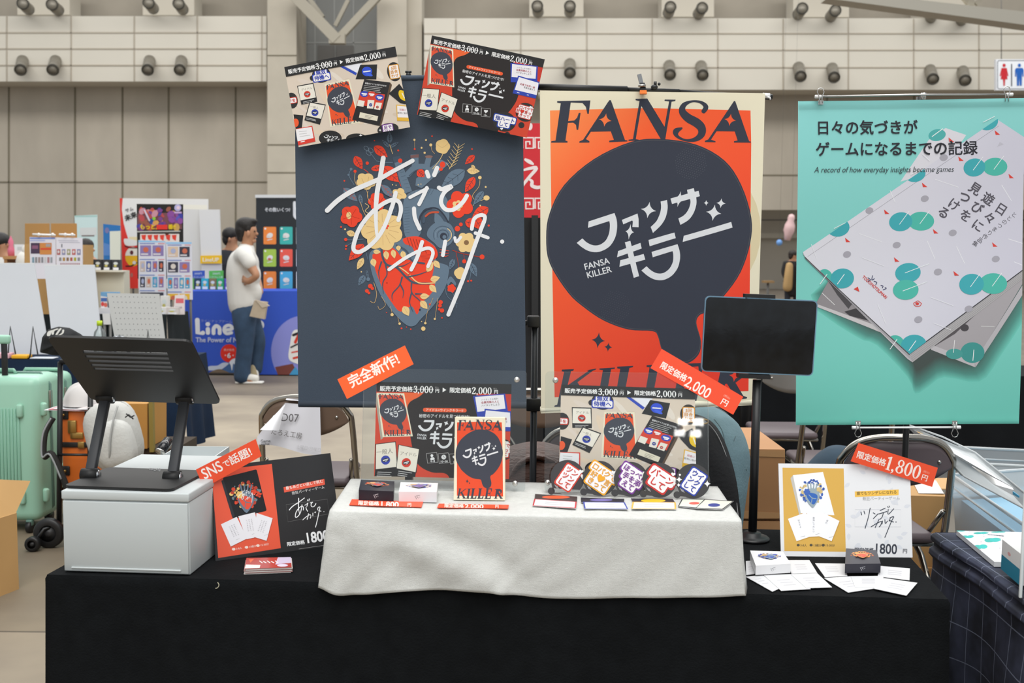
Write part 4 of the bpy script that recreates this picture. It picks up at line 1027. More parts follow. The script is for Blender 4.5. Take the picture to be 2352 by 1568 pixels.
# five uchiwa-shaped cards standing in a row
UC = [(325,330,'#d04434',['ツン','ツン','して'],'red lettered uchiwa card, leftmost of the row of five'),
      (705,340,'#eaa62c',['口パクで','好♥言','きって'],'yellow lettered uchiwa card standing in the row before the pale poster'),
      (1070,350,'#7b3f96',['ほっぺに','手を添','えて'],'purple lettered uchiwa card, middle of the row of five'),
      (1405,350,'#c93a38',['バーン','して'],'red lettered uchiwa card between the purple and blue ones'),
      (1800,350,'#2f45a8',['ウイ','ンク','して'],'blue lettered uchiwa card, at the right end of the row')]
for i, (cx, cy, col, ln, lab) in enumerate(UC):
    S = [(cx-230,cy-230),(cx+230,cy-230),(cx+230,cy+230),(cx-230,cy+230)]
    f = lambda p: (1240+p[0]/5.113, 1030+p[1]/5.113)
    dd = PZ(1450, 1138, ZT).y - .006*i
    q = [P(*f(S[0]), dd+.012), P(*f(S[1]), dd+.012), P(*f(S[2]), dd-.002), P(*f(S[3]), dd-.002)]
    # lift so that the lowest point of the outline rests on the cloth
    out = spl([(cx-45+200*math.cos(a)*1.0+45, cy+205*math.sin(a)) for a in [2*PI*k/24 for k in range(24)]], n=2)
    h = homog(S); M = frame(q); w = (q[1]-q[0]).length; hh = (q[3]-q[0]).length
    loc = lambda p: ((h(p)[0]-.5)*w, (.5-h(p)[1])*hh)
    body = []
    for k in range(40):
        a = 2*PI*k/40; x, y = 200*math.cos(a), 206*math.sin(a)
        body.append((cx+x, cy+y))
    # nub at the lower left, as on a fan handle
    ang = math.atan2(155, -185)
    body = [p for p in body if abs((math.atan2(p[1]-cy, p[0]-cx)-ang+PI) % (2*PI)-PI) > .32]
    k0 = max(range(len(body)), key=lambda k: math.hypot(body[k][0]-body[(k+1) % len(body)][0], body[k][1]-body[(k+1) % len(body)][1]))
    body = body[k0+1:]+body[:k0+1]
    nb = ell(cx-190, cy+160, 42, n=14)
    nb = [p for p in nb if (p[0]-cx)*math.cos(ang)+(p[1]-cy)*math.sin(ang) > 200]
    nb.sort(key=lambda p: -math.atan2((p[1]-cy-160), (p[0]-cx+190)))
    a_last = body[-1]; nb.sort(key=lambda p: math.hypot(p[0]-a_last[0], p[1]-a_last[1]))
    # order along the arc
    arc = []; cur = a_last; pool = nb[:]
    while pool:
        j = min(range(len(pool)), key=lambda t: math.hypot(pool[t][0]-cur[0], pool[t][1]-cur[1])); cur = pool.pop(j); arc.append(cur)
    body += arc
    mb = MB(); mb.prism([loc(p) for p in body], .0014, mat('#3b3a3c', .45), M)
    A = Art(S, .4)
    fanletters(A, cx+8, cy, 0, 0, 0, col, ln, 84 if len(ln) == 3 else 102, dark=False, trot=34)
    if i < 4:
        A.f(heart(cx+160, cy-70, 26, 10), '#eee'); A.f(heart(cx+182, cy-10, 32, 15), '#eee')
    else:
        A.f(star4(cx+165, cy+30, 42), '#eee'); A.f(star4(cx-165, cy-20, 38), '#eee'); A.f(ell(cx-155, cy-75, 12), '#eee'); A.f(star4(cx-170, cy+45, 26), '#eee')
    if i in (3,): A.f(star4(cx+172, cy+40, 30), '#eee')
    for k in range(3): A.s([(cx-150+k*14, cy+85+k*8), (cx-130+k*12, cy+120+k*6)], 5, '#b9b9bd', smooth=False)
    A.lay(mb, q, .00012)
    o = mb.obj('uchiwa_card', fix=False); tag(o, lab, 'display card', 'uchiwa cards in a row')
    # rest it on the cloth
    zmin = min((o.matrix_world @ v.co).z if False else (o.location.z + v.co.z) for v in o.data.vertices); o.location.z += ZT - zmin + .0003

mb = MB(); mb.tube(spl([tuple(PV(x, y, .008)) for x, y in ((500,1337),(503,1343),(500,1349),(495,1351))], False, 4), .0008, mat('#b9b49c', .8), 5); tag(mb.obj('loose_thread'), 'short pale loose thread stuck to the front edge of the black cloth', 'thread')
# ================================================================ BANNERS AND STANDS
blk = mat('#17181a', .45, var=.05, scale=20); dkst = mat('#2a2c2f', .35, .6); whm = mat('#e8e8e8', .4); chromeM = mat('#b9b6b0', .14, 1.0)
def pole(mb, a, b, r, m, n=12): return mb.cyl(a, b, r, m, n)
# heart banner
HQ = [(677,181),(1200,178),(1209,935),(686,933)]
D0 = 2.76
q = [P(677,181,D0), P(1200,178,D0), P(1209,935,D0), P(686,933,D0)]
A = Art(HQ, .75, .15); heart_art(A)
def hb(u, v):
    return .006*math.sin(u*9+v*3)*(.3+v) - .004*math.exp(-((u-.485)/.10)**2)*(1-.4*v) + .003*math.exp(-((u-.75-v*.2)/.12)**2)*v + .003*math.sin(v*7+u*4)
hbT = T('cloth_banner', 'dark blue cloth banner with a flowered red heart, on a black pole', 'banner', (q[2]+q[3])/2)
mb = MB(); n_ = (q[3]-q[0]).cross(q[1]-q[0]).normalized()
bm_ = mat('#48525f', .85, var=.06, scale=3, bump=.12, bscale=500, spec=.12)
for sg in (0, 1): mb.grid(lambda u, v: (q[0]*(1-u)+q[1]*u)*(1-v)+(q[3]*(1-u)+q[2]*u)*v + n_*(hb(u, v)-sg*.001), 110, 110, bm_)
A.lay(mb, q, .00005, hb, .008); mb.obj('cloth', hbT, fix=False)
mb = MB(); mb.tube([P(676,181,D0+.006), P(1202,178,D0+.006)], .0075, bm_); mb.obj('top_sleeve', hbT)
mb = MB(); mb.tube([P(686,927,D0+.004), P(1209,930,D0+.004)], .009, mat('#363f4b', .8)); mb.obj('bottom_sleeve', hbT)
st = T('banner_stand', 'slim black banner stand, its knob above the heart banner', 'stand', Vector((P(938,500,2.80).x, 2.80, 0)))
zt = P(938, 176, 2.80).z; x0 = P(938,500,2.80).x
MB().cyl((x0,2.80,.02), (x0,2.80,zt), .009, blk).obj('pole', st)
mb = MB(); mb.ball((x0,2.80,zt+.004), .007, blk); mb.cyl((x0-.008,2.80,zt+.012), (x0+.008,2.80,zt+.012), .003, blk); mb.obj('knob', st)
for k in range(3):
    a = k*2*PI/3+.5; MB().tube([(x0,2.80,.25), (x0+.16*math.cos(a),2.80+.16*math.sin(a),.012)], .007, blk).obj('leg', st)
# two posters taped over its top corners
sheet('poster', [P(653,154,2.715), P(908,107,2.725), P(942,292,2.735), P(687,338,2.73)], LIGHT, 'pale game poster taped over the top left corner of the heart banner', 'poster', .0005, '#d9cbbb', bend=lambda u, v: .012*(1-u)*(1-u)*v*.6+.006*math.sin(u*3)*(1-v))
cq = lambda p: (640+p[0]/3.734, 60+p[1]/3.734)
dq = [cq(p) for p in DQ]
sheet('poster', [P(*dq[0],2.72), P(*dq[1],2.71), P(*dq[2],2.73), P(*dq[3],2.735)], DARK, 'dark orange game poster taped over the top right corner of the heart banner', 'poster', .0005, '#2a2726', bend=lambda u, v: .01*u*u*v+.005*math.sin(u*3))
# orange banner
q = [P(1240,208,2.72), P(1757,214,2.80), P(1735,929,2.86), P(1242,948,2.77)]
fb = T('cloth_banner', 'cream and orange cloth banner with a large black fan shape', 'banner', (q[2]+q[3])/2)
grd2 = gradmat(P(1240,230,2.74), P(1690,760,2.82), '#ff9a5a', '#ef4433', wloc(fb), .8, '#fb6538')
A = Art(BQ, .8, .12); fansa(A, grd2)
for i in range(0): pass
def fbend(u, v):
    return .004*math.sin(u*8+1)*(.4+v) + .006*math.exp(-((u-.45)/.12)**2)*v - .006*math.exp(-((u-.6)/.12)**2) + .006*math.exp(-(v/.09)**2)*math.sin(u*3.1)
mb = MB(); n_ = (q[3]-q[0]).cross(q[1]-q[0]).normalized(); cr = mat('#eae5cf', .85, bump=.1, bscale=400, spec=.1)
for sg in (0, 1): mb.grid(lambda u, v: (q[0]*(1-u)+q[1]*u)*(1-v)+(q[3]*(1-u)+q[2]*u)*v + n_*(fbend(u, v)-sg*.001), 110, 110, cr)
A.lay(mb, q, .00006, fbend, .008); mb.obj('cloth', fb, fix=False)
mb = MB(); mb.tube([P(1237,218,2.72)+Vector((0,.016,0)), P(1756,224,2.80)+Vector((0,.016,0))], .009, cr); mb.obj('top_sleeve', fb)
mb = MB(); mb.tube([P(1242,941,2.772), P(1735,922,2.862)], .0095, cr); mb.obj('bottom_sleeve', fb)
mb = MB(); mb.tube([P(1752,219,2.807), P(1767,220,2.81)], .007, whm); mb.tube([P(1763,223,2.80), P(1768,224,2.80), P(1770,229,2.80)], .0025, whm, 8); mb.obj('dowel_end', fb)
cbt = T('banner_stand', 'black telescopic stand whose crossbar holds the cream and orange banner', 'stand', Vector((P(1475,500,2.84).x, 2.84, 0)))
mb = MB(); mb.tube([P(1224,199,2.75), P(1440,205,2.79)], .0085, blk); mb.tube([P(1440,205,2.79), P(1560,209,2.81)], .0055, blk); mb.tube([P(1560,209,2.81), P(1762,222,2.84)], .0042, blk)
mb.cyl(P(1752,221,2.835), P(1772,223,2.84), .008, blk); mb.obj('crossbar', cbt)
xx = P(1475,500,2.84).x; MB().cyl((xx,2.84,.02), (xx,2.84,P(1475,205,2.84).z), .011, blk).obj('pole', cbt)
for k in range(3):
    a = k*2*PI/3+.4; MB().tube([(xx,2.84,.22), (xx+.2*math.cos(a),2.84+.2*math.sin(a),.012)], .008, blk).obj('leg', cbt)
mb = MB(); c = P(1503,200,2.79); mb.ball(c, .007, blk, (1.3,1,1)); mb.cyl(c+Vector((.002,0,.004)), c+Vector((.002,0,.014)), .004, blk); mb.ball(c+Vector((.012,0,.008)), .004, blk); mb.obj('wing_nut', cbt)
cl = T('spring_clip', 'grey and orange spring clip on the top of the cream and orange banner', 'clip', P(1477,214,2.745))
gm = mat('#54585d', .4)
mb = MB(); mb.slab([P(1464,171,2.76), P(1473,169,2.76), P(1481,205,2.745), P(1472,206,2.745)], .006, gm); mb.obj('handle', cl)
mb = MB(); mb.slab([P(1470,190,2.74), P(1481,190,2.74), P(1485,208,2.738), P(1471,209,2.738)], .012, dkst); mb.cyl(P(1466,197,2.735), P(1483,196,2.735), .0035, chromeM); mb.obj('jaw', cl)
mb = MB(); mb.slab([P(1470,207,2.736), P(1485,207,2.736), P(1486,215,2.735), P(1470,215,2.735)], .008, mat('#ef7a1c', .45)); mb.obj('grip_pad', cl)
# slim easel between the banners
ea = T('easel', 'slim dark easel standing between the two cloth banners', 'easel', Vector((P(1224,900,2.95).x, 2.95, 0)))
xe = P(1224,900,2.95).x
MB().cyl((xe,2.95,.02), (xe+.004,2.95,P(1226,740,2.95).z), .0095, dkst).obj('pole', ea)
for py, s_ in ((738, 1), (928, 1.15)):
    c = P(1225, py, 2.95); mb = MB(); mb.box(c, (.035*s_, .03, .032*s_), blk, None, .004); mb.box(c+Vector((-.025,0,-.004)), (.02,.014,.014), blk, None, .003); mb.obj('clamp', ea)
for k in range(3):
    a = k*2*PI/3+.9; MB().tube([(xe,2.95,.3), (xe+.3*math.cos(a),2.95+.3*math.sin(a),.012)], .007, blk).obj('leg', ea)
# teal poster, rods and wire clips
TQ = [(1832,233),(2353,226),(2341,973),(1827,975)]
A = Art(TQ, .22, .5)
def teal(A):
    A.fr(); A.f(TQ, gradmat(P(1900,240,2.75), P(1930,960,2.75), '#8bcfcd', '#74cabb', TB, .2))
    A.fr(1780, 100, 3.136); o = 1411
    # soft printed shadow of the books
    SH = [(330,1790),(620,2060),(760,2120),(960,2330),(1010,2440),(1100,2390),(1200,2330),(1430,2360),(1560,2200),(1794,1800),(1794,1500),(900,1500)]
    sc = [(0x6c,0xc4,0xb6),(0x50,0x8e,0x84),(0x49,0x6f,0x68),(0x44,0x4f,0x4d)]
    for k in range(22):
        t = k/21*3; i = min(2, int(t)); f = t-i; c = '#%02x%02x%02x' % tuple(int(sc[i][n]*(1-f)+sc[i+1][n]*f) for n in range(3))
        s_ = 1.10-.21*k/21; cx, cy = 1050, 1800; A.f(spl([(cx+(x-cx)*s_, cy+(y-cy)*s_+10-k*1.8) for x, y in SH], n=3), c)
    GR, LG = '#9c989c', '#d6d5dd'
    A.f([(905,985),(1105,690),(1225,605),(1372,655),(1300,760),(1000,960)], LG); A.f(ell(1165,655,62,42,-10), '#4eaaa8'); A.s([(1130,665),(1205,610)], 5, '#eee')
    A.f([(385,1700),(295,1862),(750,2068),(690,1990)], '#8e8a8d'); A.f([(295,1862),(290,1880),(762,2070),(700,2010)], '#c5c2c4'); A.f([(500,1920),(540,1950),(690,1990),(640,1880)], '#3c3b3e'); A.s([(340,1785),(430,1870)], 4, '#e6e6e6'); A.f([(385,1700),(470,1760),(560,1860),(530,1900),(450,1800)], '#4a484b')
    A.f([(1140,2172),(1430,2282),(1794,1690),(1794,1560),(1300,1960)], '#a6a2a6'); A.f([(1140,2172),(1290,2080),(1600,1790),(1794,1640),(1794,1560),(1300,1900),(1120,2120)], '#565256'); A.f([(1115,2180),(1140,2165),(1430,2275),(1435,2322),(1120,2195)], '#bcb9bd'); A.f([(1430,2278),(1794,1700),(1800,1760),(1437,2322)], '#b6b3b8')
    A.f(ell(1415,2215,86,75,0), '#3f938f'); A.f(ell(1285,2225,60,38), '#479a95'); A.f(ell(1360,2035,30,26), '#474448'); A.s([(1425,2195),(1418,2272)], 5, '#eee'); A.s([(1288,2125),(1278,2215)], 4, '#eee'); A.s([(1478,2024),(1572,2026)], 4, '#ccc')
    FR_ = [(200,1490),(1588,545),(1800,680),(1800,1612),(965,2226),(215,1522)]
    A.f(FR_, gradmat(P(1850,620,2.75), P(2340,560,2.75), '#dadae2', '#c9c8d6', TB, .2))
    A.f([(200,1490),(215,1522),(965,2226),(985,2286),(950,2262),(205,1512)], '#bdbbc0'); A.f([(965,2226),(1800,1606),(1800,1665),(985,2286)], '#aeacae')
    for k in range(4): A.s([(970+k*3, 2236+k*13), (1800, 1618+k*12)], 2, '#8f8d90', smooth=False, cap=False); A.s([(212+k, 1524+k*3), (966+k*4, 2232+k*12)], 2, '#99969b', smooth=False, cap=False)
    A.s([(213,1527),(965,2232)], 5, '#3a3a40', smooth=False, cap=False); A.s([(968,2222),(1800,1604)], 7, '#3f3f45', smooth=False, cap=False)
    A.s([(235,1522),(1600,592)], 2, '#8b8a94', smooth=False)
    T1, T2 = '#4cb5a6', '#3fa6b0'
    for (a, b, r1, r2) in (((1432,885),(1580,880),78,64),((908,1272),(1055,1268),84,68),((1413,1721),(1568,1716),88,75)):
        A.f(ell(b[0],b[1],r1+10,r2), T1); A.f(ell(a[0],a[1],r1,r2,-8), T2)
        for c in (a, b): A.s([(c[0]-8,c[1]+18),(c[0]+60,c[1]-75)], 4, '#e9eef0', smooth=False)
    A.f(ell(960,1639,92,70,-8), T2); A.f(ell(943,1762,92,72,-5), T1)
    for c in ((960,1630),(943,1760)): A.s([(c[0]-20,c[1]+10),(c[0]+150,c[1]-55)], 4, '#e9eef0', smooth=False)
    cut = lambda pts, a, b: clip_half(pts, a, b)
    e0, e1 = (200,1490), (1588,545)
    for x, y, rx, ry in ((455,1315,82,64),(1008,930,76,58),(1520,560,76,62)): A.f(clip_half(ell(x, y, rx, ry, -8), e0, e1), T2); A.s([(x-30,y+5),(x+50,y-35)], 4, '#e9eef0', smooth=False)
    b0, b1 = (965,2226), (215,1522)
    for x, y, rx, ry, c in ((360,1680,58,68,T1),(485,1680,86,72,T2),(860,2150,66,60,T1),(995,2160,92,74,T2)): A.f(clip_half(ell(x, y, rx, ry, -8), b0, b1) if x != 995 else clip_half(clip_half(ell(x,y,rx,ry,-8), b0, b1), (1800,1604), (965,2226)), c); A.s([(x-35,y+40),(x+15,y-30)], 5, '#e9eef0', smooth=False)
    for x, y in ((1265,688),(1335,822),(1592,638),(1697,945),(1078,1008),(806,1200),(1160,1340),(524,1402),(1582,1435),(880,1543),(1305,1642),(590,1757)): A.f([(x-20,y-16),(x+20,y+16),(x-12,y+17)] if x != 590 else [(x-22,y),(x+8,y-18),(x+20,y+20)], '#d5433a')
    for x, y in ((1080,1107),(680,1192),(880,1440),(520,1506),(1282,1352),(1588,1540),(1175,1632),(1030,1976),(1390,1898),(1213,815)): A.f(ell(x, y, 29, 23, -15), '#a5a3ad')
    for a, b in (((1155,970),(1320,1025)),((1630,1010),(1700,1120)),((830,1050),(865,1130)),((1100,1410),(1155,1540)),((1310,1450),(1365,1570)),((630,1530),(785,1590)),((260,1435),(298,1535)),((1120,1816),(1280,1876)),((740,1866),(795,2005)),((1140,2003),(1260,2050)),((1060,790),(1110,835)),((610,1358),(775,1418)),((1680,1395),(1790,1430)),((1720,1560),(1794,1590))): A.s([a, b], 3.5, '#ecedf2', smooth=False)
    K = '#26262e'
    A.t('日々の気づきが', 288, 605, 106, K, -.5, .02, .995); A.t('ゲームになるまでの記録', 284, 757, 108, K, -.5, .02, .985)
    A.t('A record of how everyday insights became games', 280, 900, 57, '#3a4348', -.3, 0, .88, .22)
    for ch, x, y in (('日',1628,1182),('々',1543,1243),('に',1462,1300),('遊',1533,1108),('び',1458,1172),('を',1373,1228),('見',1440,1035),('つ',1365,1095),('け',1292,1150),('る',1216,1205)): A.t(ch, x, y, 88, '#55525c', 33, .02, c=True)
    for k, ch in enumerate('ととのつまり作品集'): A.t(ch, 1722-k*35, 1222+k*26, 40, '#4a4850', 33, 0, c=True)
    A.t('TODONOTSUMARI', 636, 1664, 31, '#d0403a', 42.5, .025, .86, 0)
    A.s([(705,1660),(700,1690),(718,1682)], 5, '#2b2f5a'); A.s([(672,1675),(690,1690),(672,1700)], 5, '#2b2f5a'); A.s([(715,1700),(735,1708),(728,1725)], 5, '#2b2f5a'); A.s([(765,1730),(780,1735),(775,1748)], 5, '#2b2f5a'); A.s([(795,1745),(803,1752),(780,1762)], 5, '#2b2f5a')
    A.s(ell(1026,1860,27,22,a0=0,a1=180,n=10)+[(998,1858),(1030,1840),(1054,1860)], 5, '#d0403a', smooth=False); A.f(ell(1024,1862,13,11), '#d0403a'); A.f([(1590,745),(1610,705),(1640,720),(1600,735)], '#bdbcc8')
def clip_half(pts, a, b):
    """keep the part of pts to the right of a->b (drawing coordinates, y down)"""
    o = []; s = lambda p: (b[0]-a[0])*(p[1]-a[1])-(b[1]-a[1])*(p[0]-a[0])
    for i in range(len(pts)):
        p, q = pts[i], pts[(i+1) % len(pts)]; u, w = s(p), s(q)
        if u >= 0: o.append(p)
        if (u >= 0) != (w >= 0): t = u/(u-w); o.append((p[0]+(q[0]-p[0])*t, p[1]+(q[1]-p[1])*t))
    return o
q = [P(1832,233,2.75), P(2353,226,2.74), P(2341,973,2.76), P(1827,975,2.77)]
mn = [min(p[k] for p in q) for k in range(3)]; mxx = [max(p[k] for p in q) for k in range(3)]
tp = T('hanging_poster', 'large teal poster of two overlapping pale books in a clear sleeve', 'poster', (q[2]+q[3])/2)
TB = wloc(tp)
teal(A)
tb = lambda u, v: .005*math.sin(u*6+2)*(1-v)+.004*math.sin(v*8+u*2)
mb = MB(); n_ = (q[3]-q[0]).cross(q[1]-q[0]).normalized()
for sg in (0, 1): mb.grid(lambda u, v: (q[0]*(1-u)+q[1]*u)*(1-v)+(q[3]*(1-u)+q[2]*u)*v + n_*(tb(u, v)-sg*.0008), 90, 90, mat('#d9dfe0', .3))
A.lay(mb, q, .00005, tb, .015); mb.obj('print', tp, fix=False)
cs_ = glass('clear_sleeve', '#fdfefe', .0)
for va, vb in ((0, .017), (.983, 1)):
    mb = MB(); mb.grid(lambda u, v: (lambda w: (q[0]*(1-u)+q[1]*u)*(1-w)+(q[3]*(1-u)+q[2]*u)*w + n_*(tb(u, w)+.006))(va+(vb-va)*v), 40, 1, cs_); mb.obj('sleeve_edge', tp)
wire = mat('#c4c4c2', .25, .9)
rods = []
for a, b, lab in (((1872,222),(2326,217),'thin white rod clipped along the top of the teal poster'), ((1957,982),(2206,981),'thin white rod clipped under the bottom of the teal poster')):
    r_ = T('hanging_rod', lab, 'rod', P((a[0]+b[0])/2, a[1], 2.74)); mid = ((a[0]+b[0])/2, (a[1]+b[1])/2-(2 if a[1] < 300 else 0))
    MB().tube([P(*a,2.735), P(*mid,2.735), P(*b,2.735)], .0026, wire if a[1] < 300 else whm).obj('bar', r_)
    for e, s_ in ((a, 1), (b, -1)): MB().cyl(P(*e,2.735), P(e[0]+14*s_, e[1], 2.735), .0046, whm).obj('end_cap', r_)
def wclip(px, py, up, lab):
    r_ = T('binder_clip', lab, 'clip', P(px, py, 2.735), 'wire clips holding the teal poster'); s_ = -1 if up else 1
    for dd in (-.006, .006):
        MB().tube([P(px+dx, py+dy*s_, 2.735+dd) for dx, dy in ((-4,-9),(-3,0),(-4,8),(-8,17),(-5,24),(0,26),(5,24),(8,17),(4,8),(3,0),(4,-9))], .0011, wire, 6).obj('wire_handle', r_)
    MB().slab([P(px-6, py-12*s_, 2.742), P(px+6, py-12*s_, 2.742), P(px+6, py-2*s_, 2.742), P(px-6, py-2*s_, 2.742)], .001, wire).obj('jaw', r_)
wclip(1885, 228, True, 'wire clip at the top left of the teal poster'); wclip(2313, 224, True, 'wire clip at the top right of the teal poster')
wclip(1971, 978, False, 'wire clip at the bottom left of the teal poster'); wclip(2193, 978, False, 'wire clip at the bottom right of the teal poster')
ts = T('poster_stand', 'T-shaped metal stand behind the teal poster', 'stand', Vector((P(2097,600,2.78).x, 2.78, 0)))
xt = P(2097,600,2.78).x; MB().cyl((xt,2.78,.02), (xt,2.78,P(2097,222,2.78).z), .008, blk).obj('pole', ts)
MB().cyl((xt,2.755,P(2097,228,2.755).z), (xt,2.755,P(2097,213,2.755).z), .0065, wire).obj('joint', ts)
mb = MB(); mb.lathe([(0,.02),(.03,.018),(.15,.012),(.16,0),(0,0)], blk, Matrix.Translation((xt,2.78,0)), 28); mb.obj('base', ts)

# ---------------------------------------------------------------- tablet on its pole
dp = PZ(1727, 1236, TZ).y
sd = T('tablet_stand', 'black pole stand for the tablet, standing at the back of the black table', 'stand', PZ(1727, 1236, TZ+.001))
mb = MB(); mb.lathe([(0,.016),(.02,.016),(.021,.008),(.036,.007),(.04,.004),(.04,0),(0,0)], blk, Matrix.Translation(PZ(1727,1238,TZ+.002)), 32); mb.obj('base', sd)
a, b = P(1728,1232,dp), P(1739,872,dp-.03)
MB().cyl(a, b, .0098, mat('#1d1e20', .4)).obj('pole', sd)
mb = MB(); mb.lathe([(.0105,0),(.014,.004),(.014,.01),(.0105,.014)], chromeM, Matrix.Translation(P(1728,1234,dp)), 20); mb.obj('collar', sd)
dt = dp-.05
mb = MB(); mb.slab([P(1697,858,dt-.004), P(1770,862,dt-.004), P(1770,871,dt-.004), P(1697,868,dt-.004)], .03, blk); mb.obj('lower_clamp', sd)
mb = MB(); mb.slab([P(1712,675,dt+.0), P(1781,677,dt+.0), P(1781,688,dt+.0), P(1712,686,dt+.0)], .025, blk); mb.obj('upper_clamp', sd)
mb = MB(); mb.slab([P(1722,690,dt+.012), P(1768,690,dt+.012), P(1768,866,dt+.012), P(1722,866,dt+.012)], .012, blk); mb.obj('back_arm', sd)
q = [P(1622,679,dt), P(1880,690,dt), P(1866,866,dt), P(1608,850,dt)]; M = frame(q); w = ((q[1]-q[0]).length+(q[2]-q[3]).length)/4; h = ((q[3]-q[0]).length+(q[2]-q[1]).length)/4
tbm = Matrix((q[1]-q[0], q[0]-q[3], Vector((0,-1,0))))
tb_ = T('tablet', 'black tablet with a switched-off screen on the black pole stand', 'tablet', M.translation)
out = rrc(-w, -h, w, h, .011); sk = math.tan(math.radians(.9))
MB().prism(out, .007, mat('#7fa3bd', .3, .7), M).obj('case', tb_)
scr = mat('#0d1014', .07, var=.6, scale=30, spec=.5, bump=.015, bscale=14)
M2 = M @ Matrix.Translation((0, 0, .0006)); mb = MB(); mb.prism(rrc(-w+.0025, -h+.0025, w-.0025, h-.0025, .009), .0004, scr, M2); mb.obj('screen', tb_)

# ================================================================ RIGHT END OF THE TABLE
YQ = [(1788,1064),(2090,1067),(2096,1280),(1794,1277)]
A = Art(YQ, .35); A.fr(); A.f(YQ, '#d9dadd'); A.fr(1580, 900, 3.0466)
rd = random.Random(3)
for k in range(30): A.f(leaf(*(lambda x, y, a: (x, y, x+50*math.cos(a), y+50*math.sin(a)))(rd.uniform(1120,1520), rd.uniform(530,1080), rd.uniform(0,6)), 26), '#cccfd6')
A.f([(662,530),(1090,535),(1105,1118),(675,1113)], '#cda24a')
A.f([(718,605),(735,583),(790,850),(780,866)], '#b9b6b0'); A.f([(735,583),(945,560),(1025,865),(790,850)], '#e6e8ee'); mini_heart(A, 868, 712, 92, ('#2b5fae','#8fa0a8','#3a5fae','#c9b27a','#2f4f9a'), 4)
for q_, r, tt in (([(700,890),(825,845),(850,1015),(760,1045)], -14, '好きだよ'), ([(822,855),(950,845),(935,1010),(845,1015)], 0, '最高にうれしい'), ([(950,850),(1060,905),(1005,1045),(915,1010)], 22, '照れ')):
    A.f([(p[0]+4,p[1]+5) for p in q_], '#b98e36'); A.f(q_, '#e9eaf0'); cx, cy = sum(p[0] for p in q_)/4, sum(p[1] for p in q_)/4
    A.t(tt, cx-8, cy-48, 15, '#55565c', r, 0, vert=True); A.s([(cx+5, cy+68), (cx+35, cy+60)], 2, '#777')
for x, s_ in ((760,'3-8人'),(850,'13歳から'),(935,'15-30分')): A.f(ell(x+12,1072,11,9), '#4a4436'); A.t(s_, x+26, 1073, 20, '#4a4436', 1, .01)
A.f([(1168,698),(1475,684),(1474,724),(1169,737)], '#e3b44a'); A.t('誰でもツンデレになれる', 1180, 712, 27, '#6a572a', -2, .01, .95); A.t('熱狂パーティーゲーム', 1222, 750, 27, '#8b8d92', -1.5, .0, .97)
A.s([(1170,825),(1490,825),(1490,945),(1168,945)], 1.5, '#b9bbc4', smooth=False, closed=True)
K = '#2c3442'
for p_ in ([(1210,842),(1216,862)], [(1232,836),(1238,856)], [(1275,815),(1262,880),(1240,955)], [(1297,848),(1310,856)], [(1298,888),(1330,855)], [(1345,832),(1380,815)], [(1335,856),(1392,838)], [(1368,848),(1358,878),(1345,892)], [(1398,803),(1402,812)], [(1408,800),(1412,808)], [(1402,825),(1402,858),(1440,820)], [(1282,945),(1320,922),(1355,908),(1348,935),(1338,945)], [(1338,892),(1322,925),(1310,950)], [(1362,905),(1358,925)], [(1378,895),(1382,922),(1396,905)], [(1418,880),(1408,905)], [(1414,882),(1440,875),(1425,905),(1400,965),(1378,1018)], [(1408,900),(1438,912)]): A.s(p_, 5.5, K)
A.f(ell(1456, 912, 4), K)
A.t('1800', 1300, 1092, 97, '#2f3340', 2, .02, .85); A.t('円', 1502, 1112, 34, '#2f3340', 2, .02); A.t('限定価格', 1165, 1105, 34, '#2f3340', 1, .03)
db = PZ(1945, 1279, TZ).y
sheet('poster', [P(1788,1064,db+.06), P(2090,1067,db+.06), P(2096,1280,db), P(1794,1277,db)], A, 'yellow and white poster standing at the right end of the black table', 'poster', .003, '#d9dadd', rough=.35)
px = [(1972,1017),(2154,1074),(2141,1118),(1954,1059)]
strip(px, [db+.045]*4, lambda A: (A.t('限定価格', 1968, 1042, 18, '#f7e6df', 17.5, .03, .97), num(A, '1,800', 2035, 1061, 32, '#f7e6df', 17.5), A.t('円', 2116, 1094, 16, '#f7e6df', 17.5, .02), A.t('(税込)', 2120, 1081, 6, '#f0b0a0', 17.5)), 'orange price strip on the top right corner of the yellow and white poster')
def card(px, z, lab, grp, txt=None, ang=0, front='#d3d4d7', rim=None, dsc=None):
    q = qz(px, z); mb = MB(); mb.slab(q, .0006, mat('#e2e2e4', .5))
    A = Art(px, .5); A.f(px, rim or front); c = (sum(p[0] for p in px)/4, sum(p[1] for p in px)/4)
    if rim: A.f([(c[0]+(x-c[0])*.93, c[1]+(y-c[1])*.86) for x, y in px], front)
    if dsc: A.f(ell(c[0], c[1]+dsc[3], dsc[1], dsc[2]), dsc[0])
    if txt:
        vx, vy = (px[1][0]-px[0][0]+px[2][0]-px[3][0])/2, (px[1][1]-px[0][1]+px[2][1]-px[3][1])/2
        wx, wy = (px[3][0]-px[0][0]+px[2][0]-px[1][0])/2, (px[3][1]-px[0][1]+px[2][1]-px[1][1])/2
        for i in range(txt):
            a = .25+.5*(i+.5)/txt; p0 = (c[0]+vx*(-.22)+wx*(a-.5), c[1]+vy*(-.22)+wy*(a-.5)); p1 = (p0[0]+vx*.44, p0[1]+vy*.44)
            A.s([p0, p1], 1.2, '#b5b5bb', smooth=False, cap=False)
    A.lay(mb, q, .00008)
    return tag(mb.obj('card', fix=False), lab, 'card', grp)
zc = TZ+.0012
G1 = 'white text cards under the white card box'; G2 = 'white text cards under the black card box'
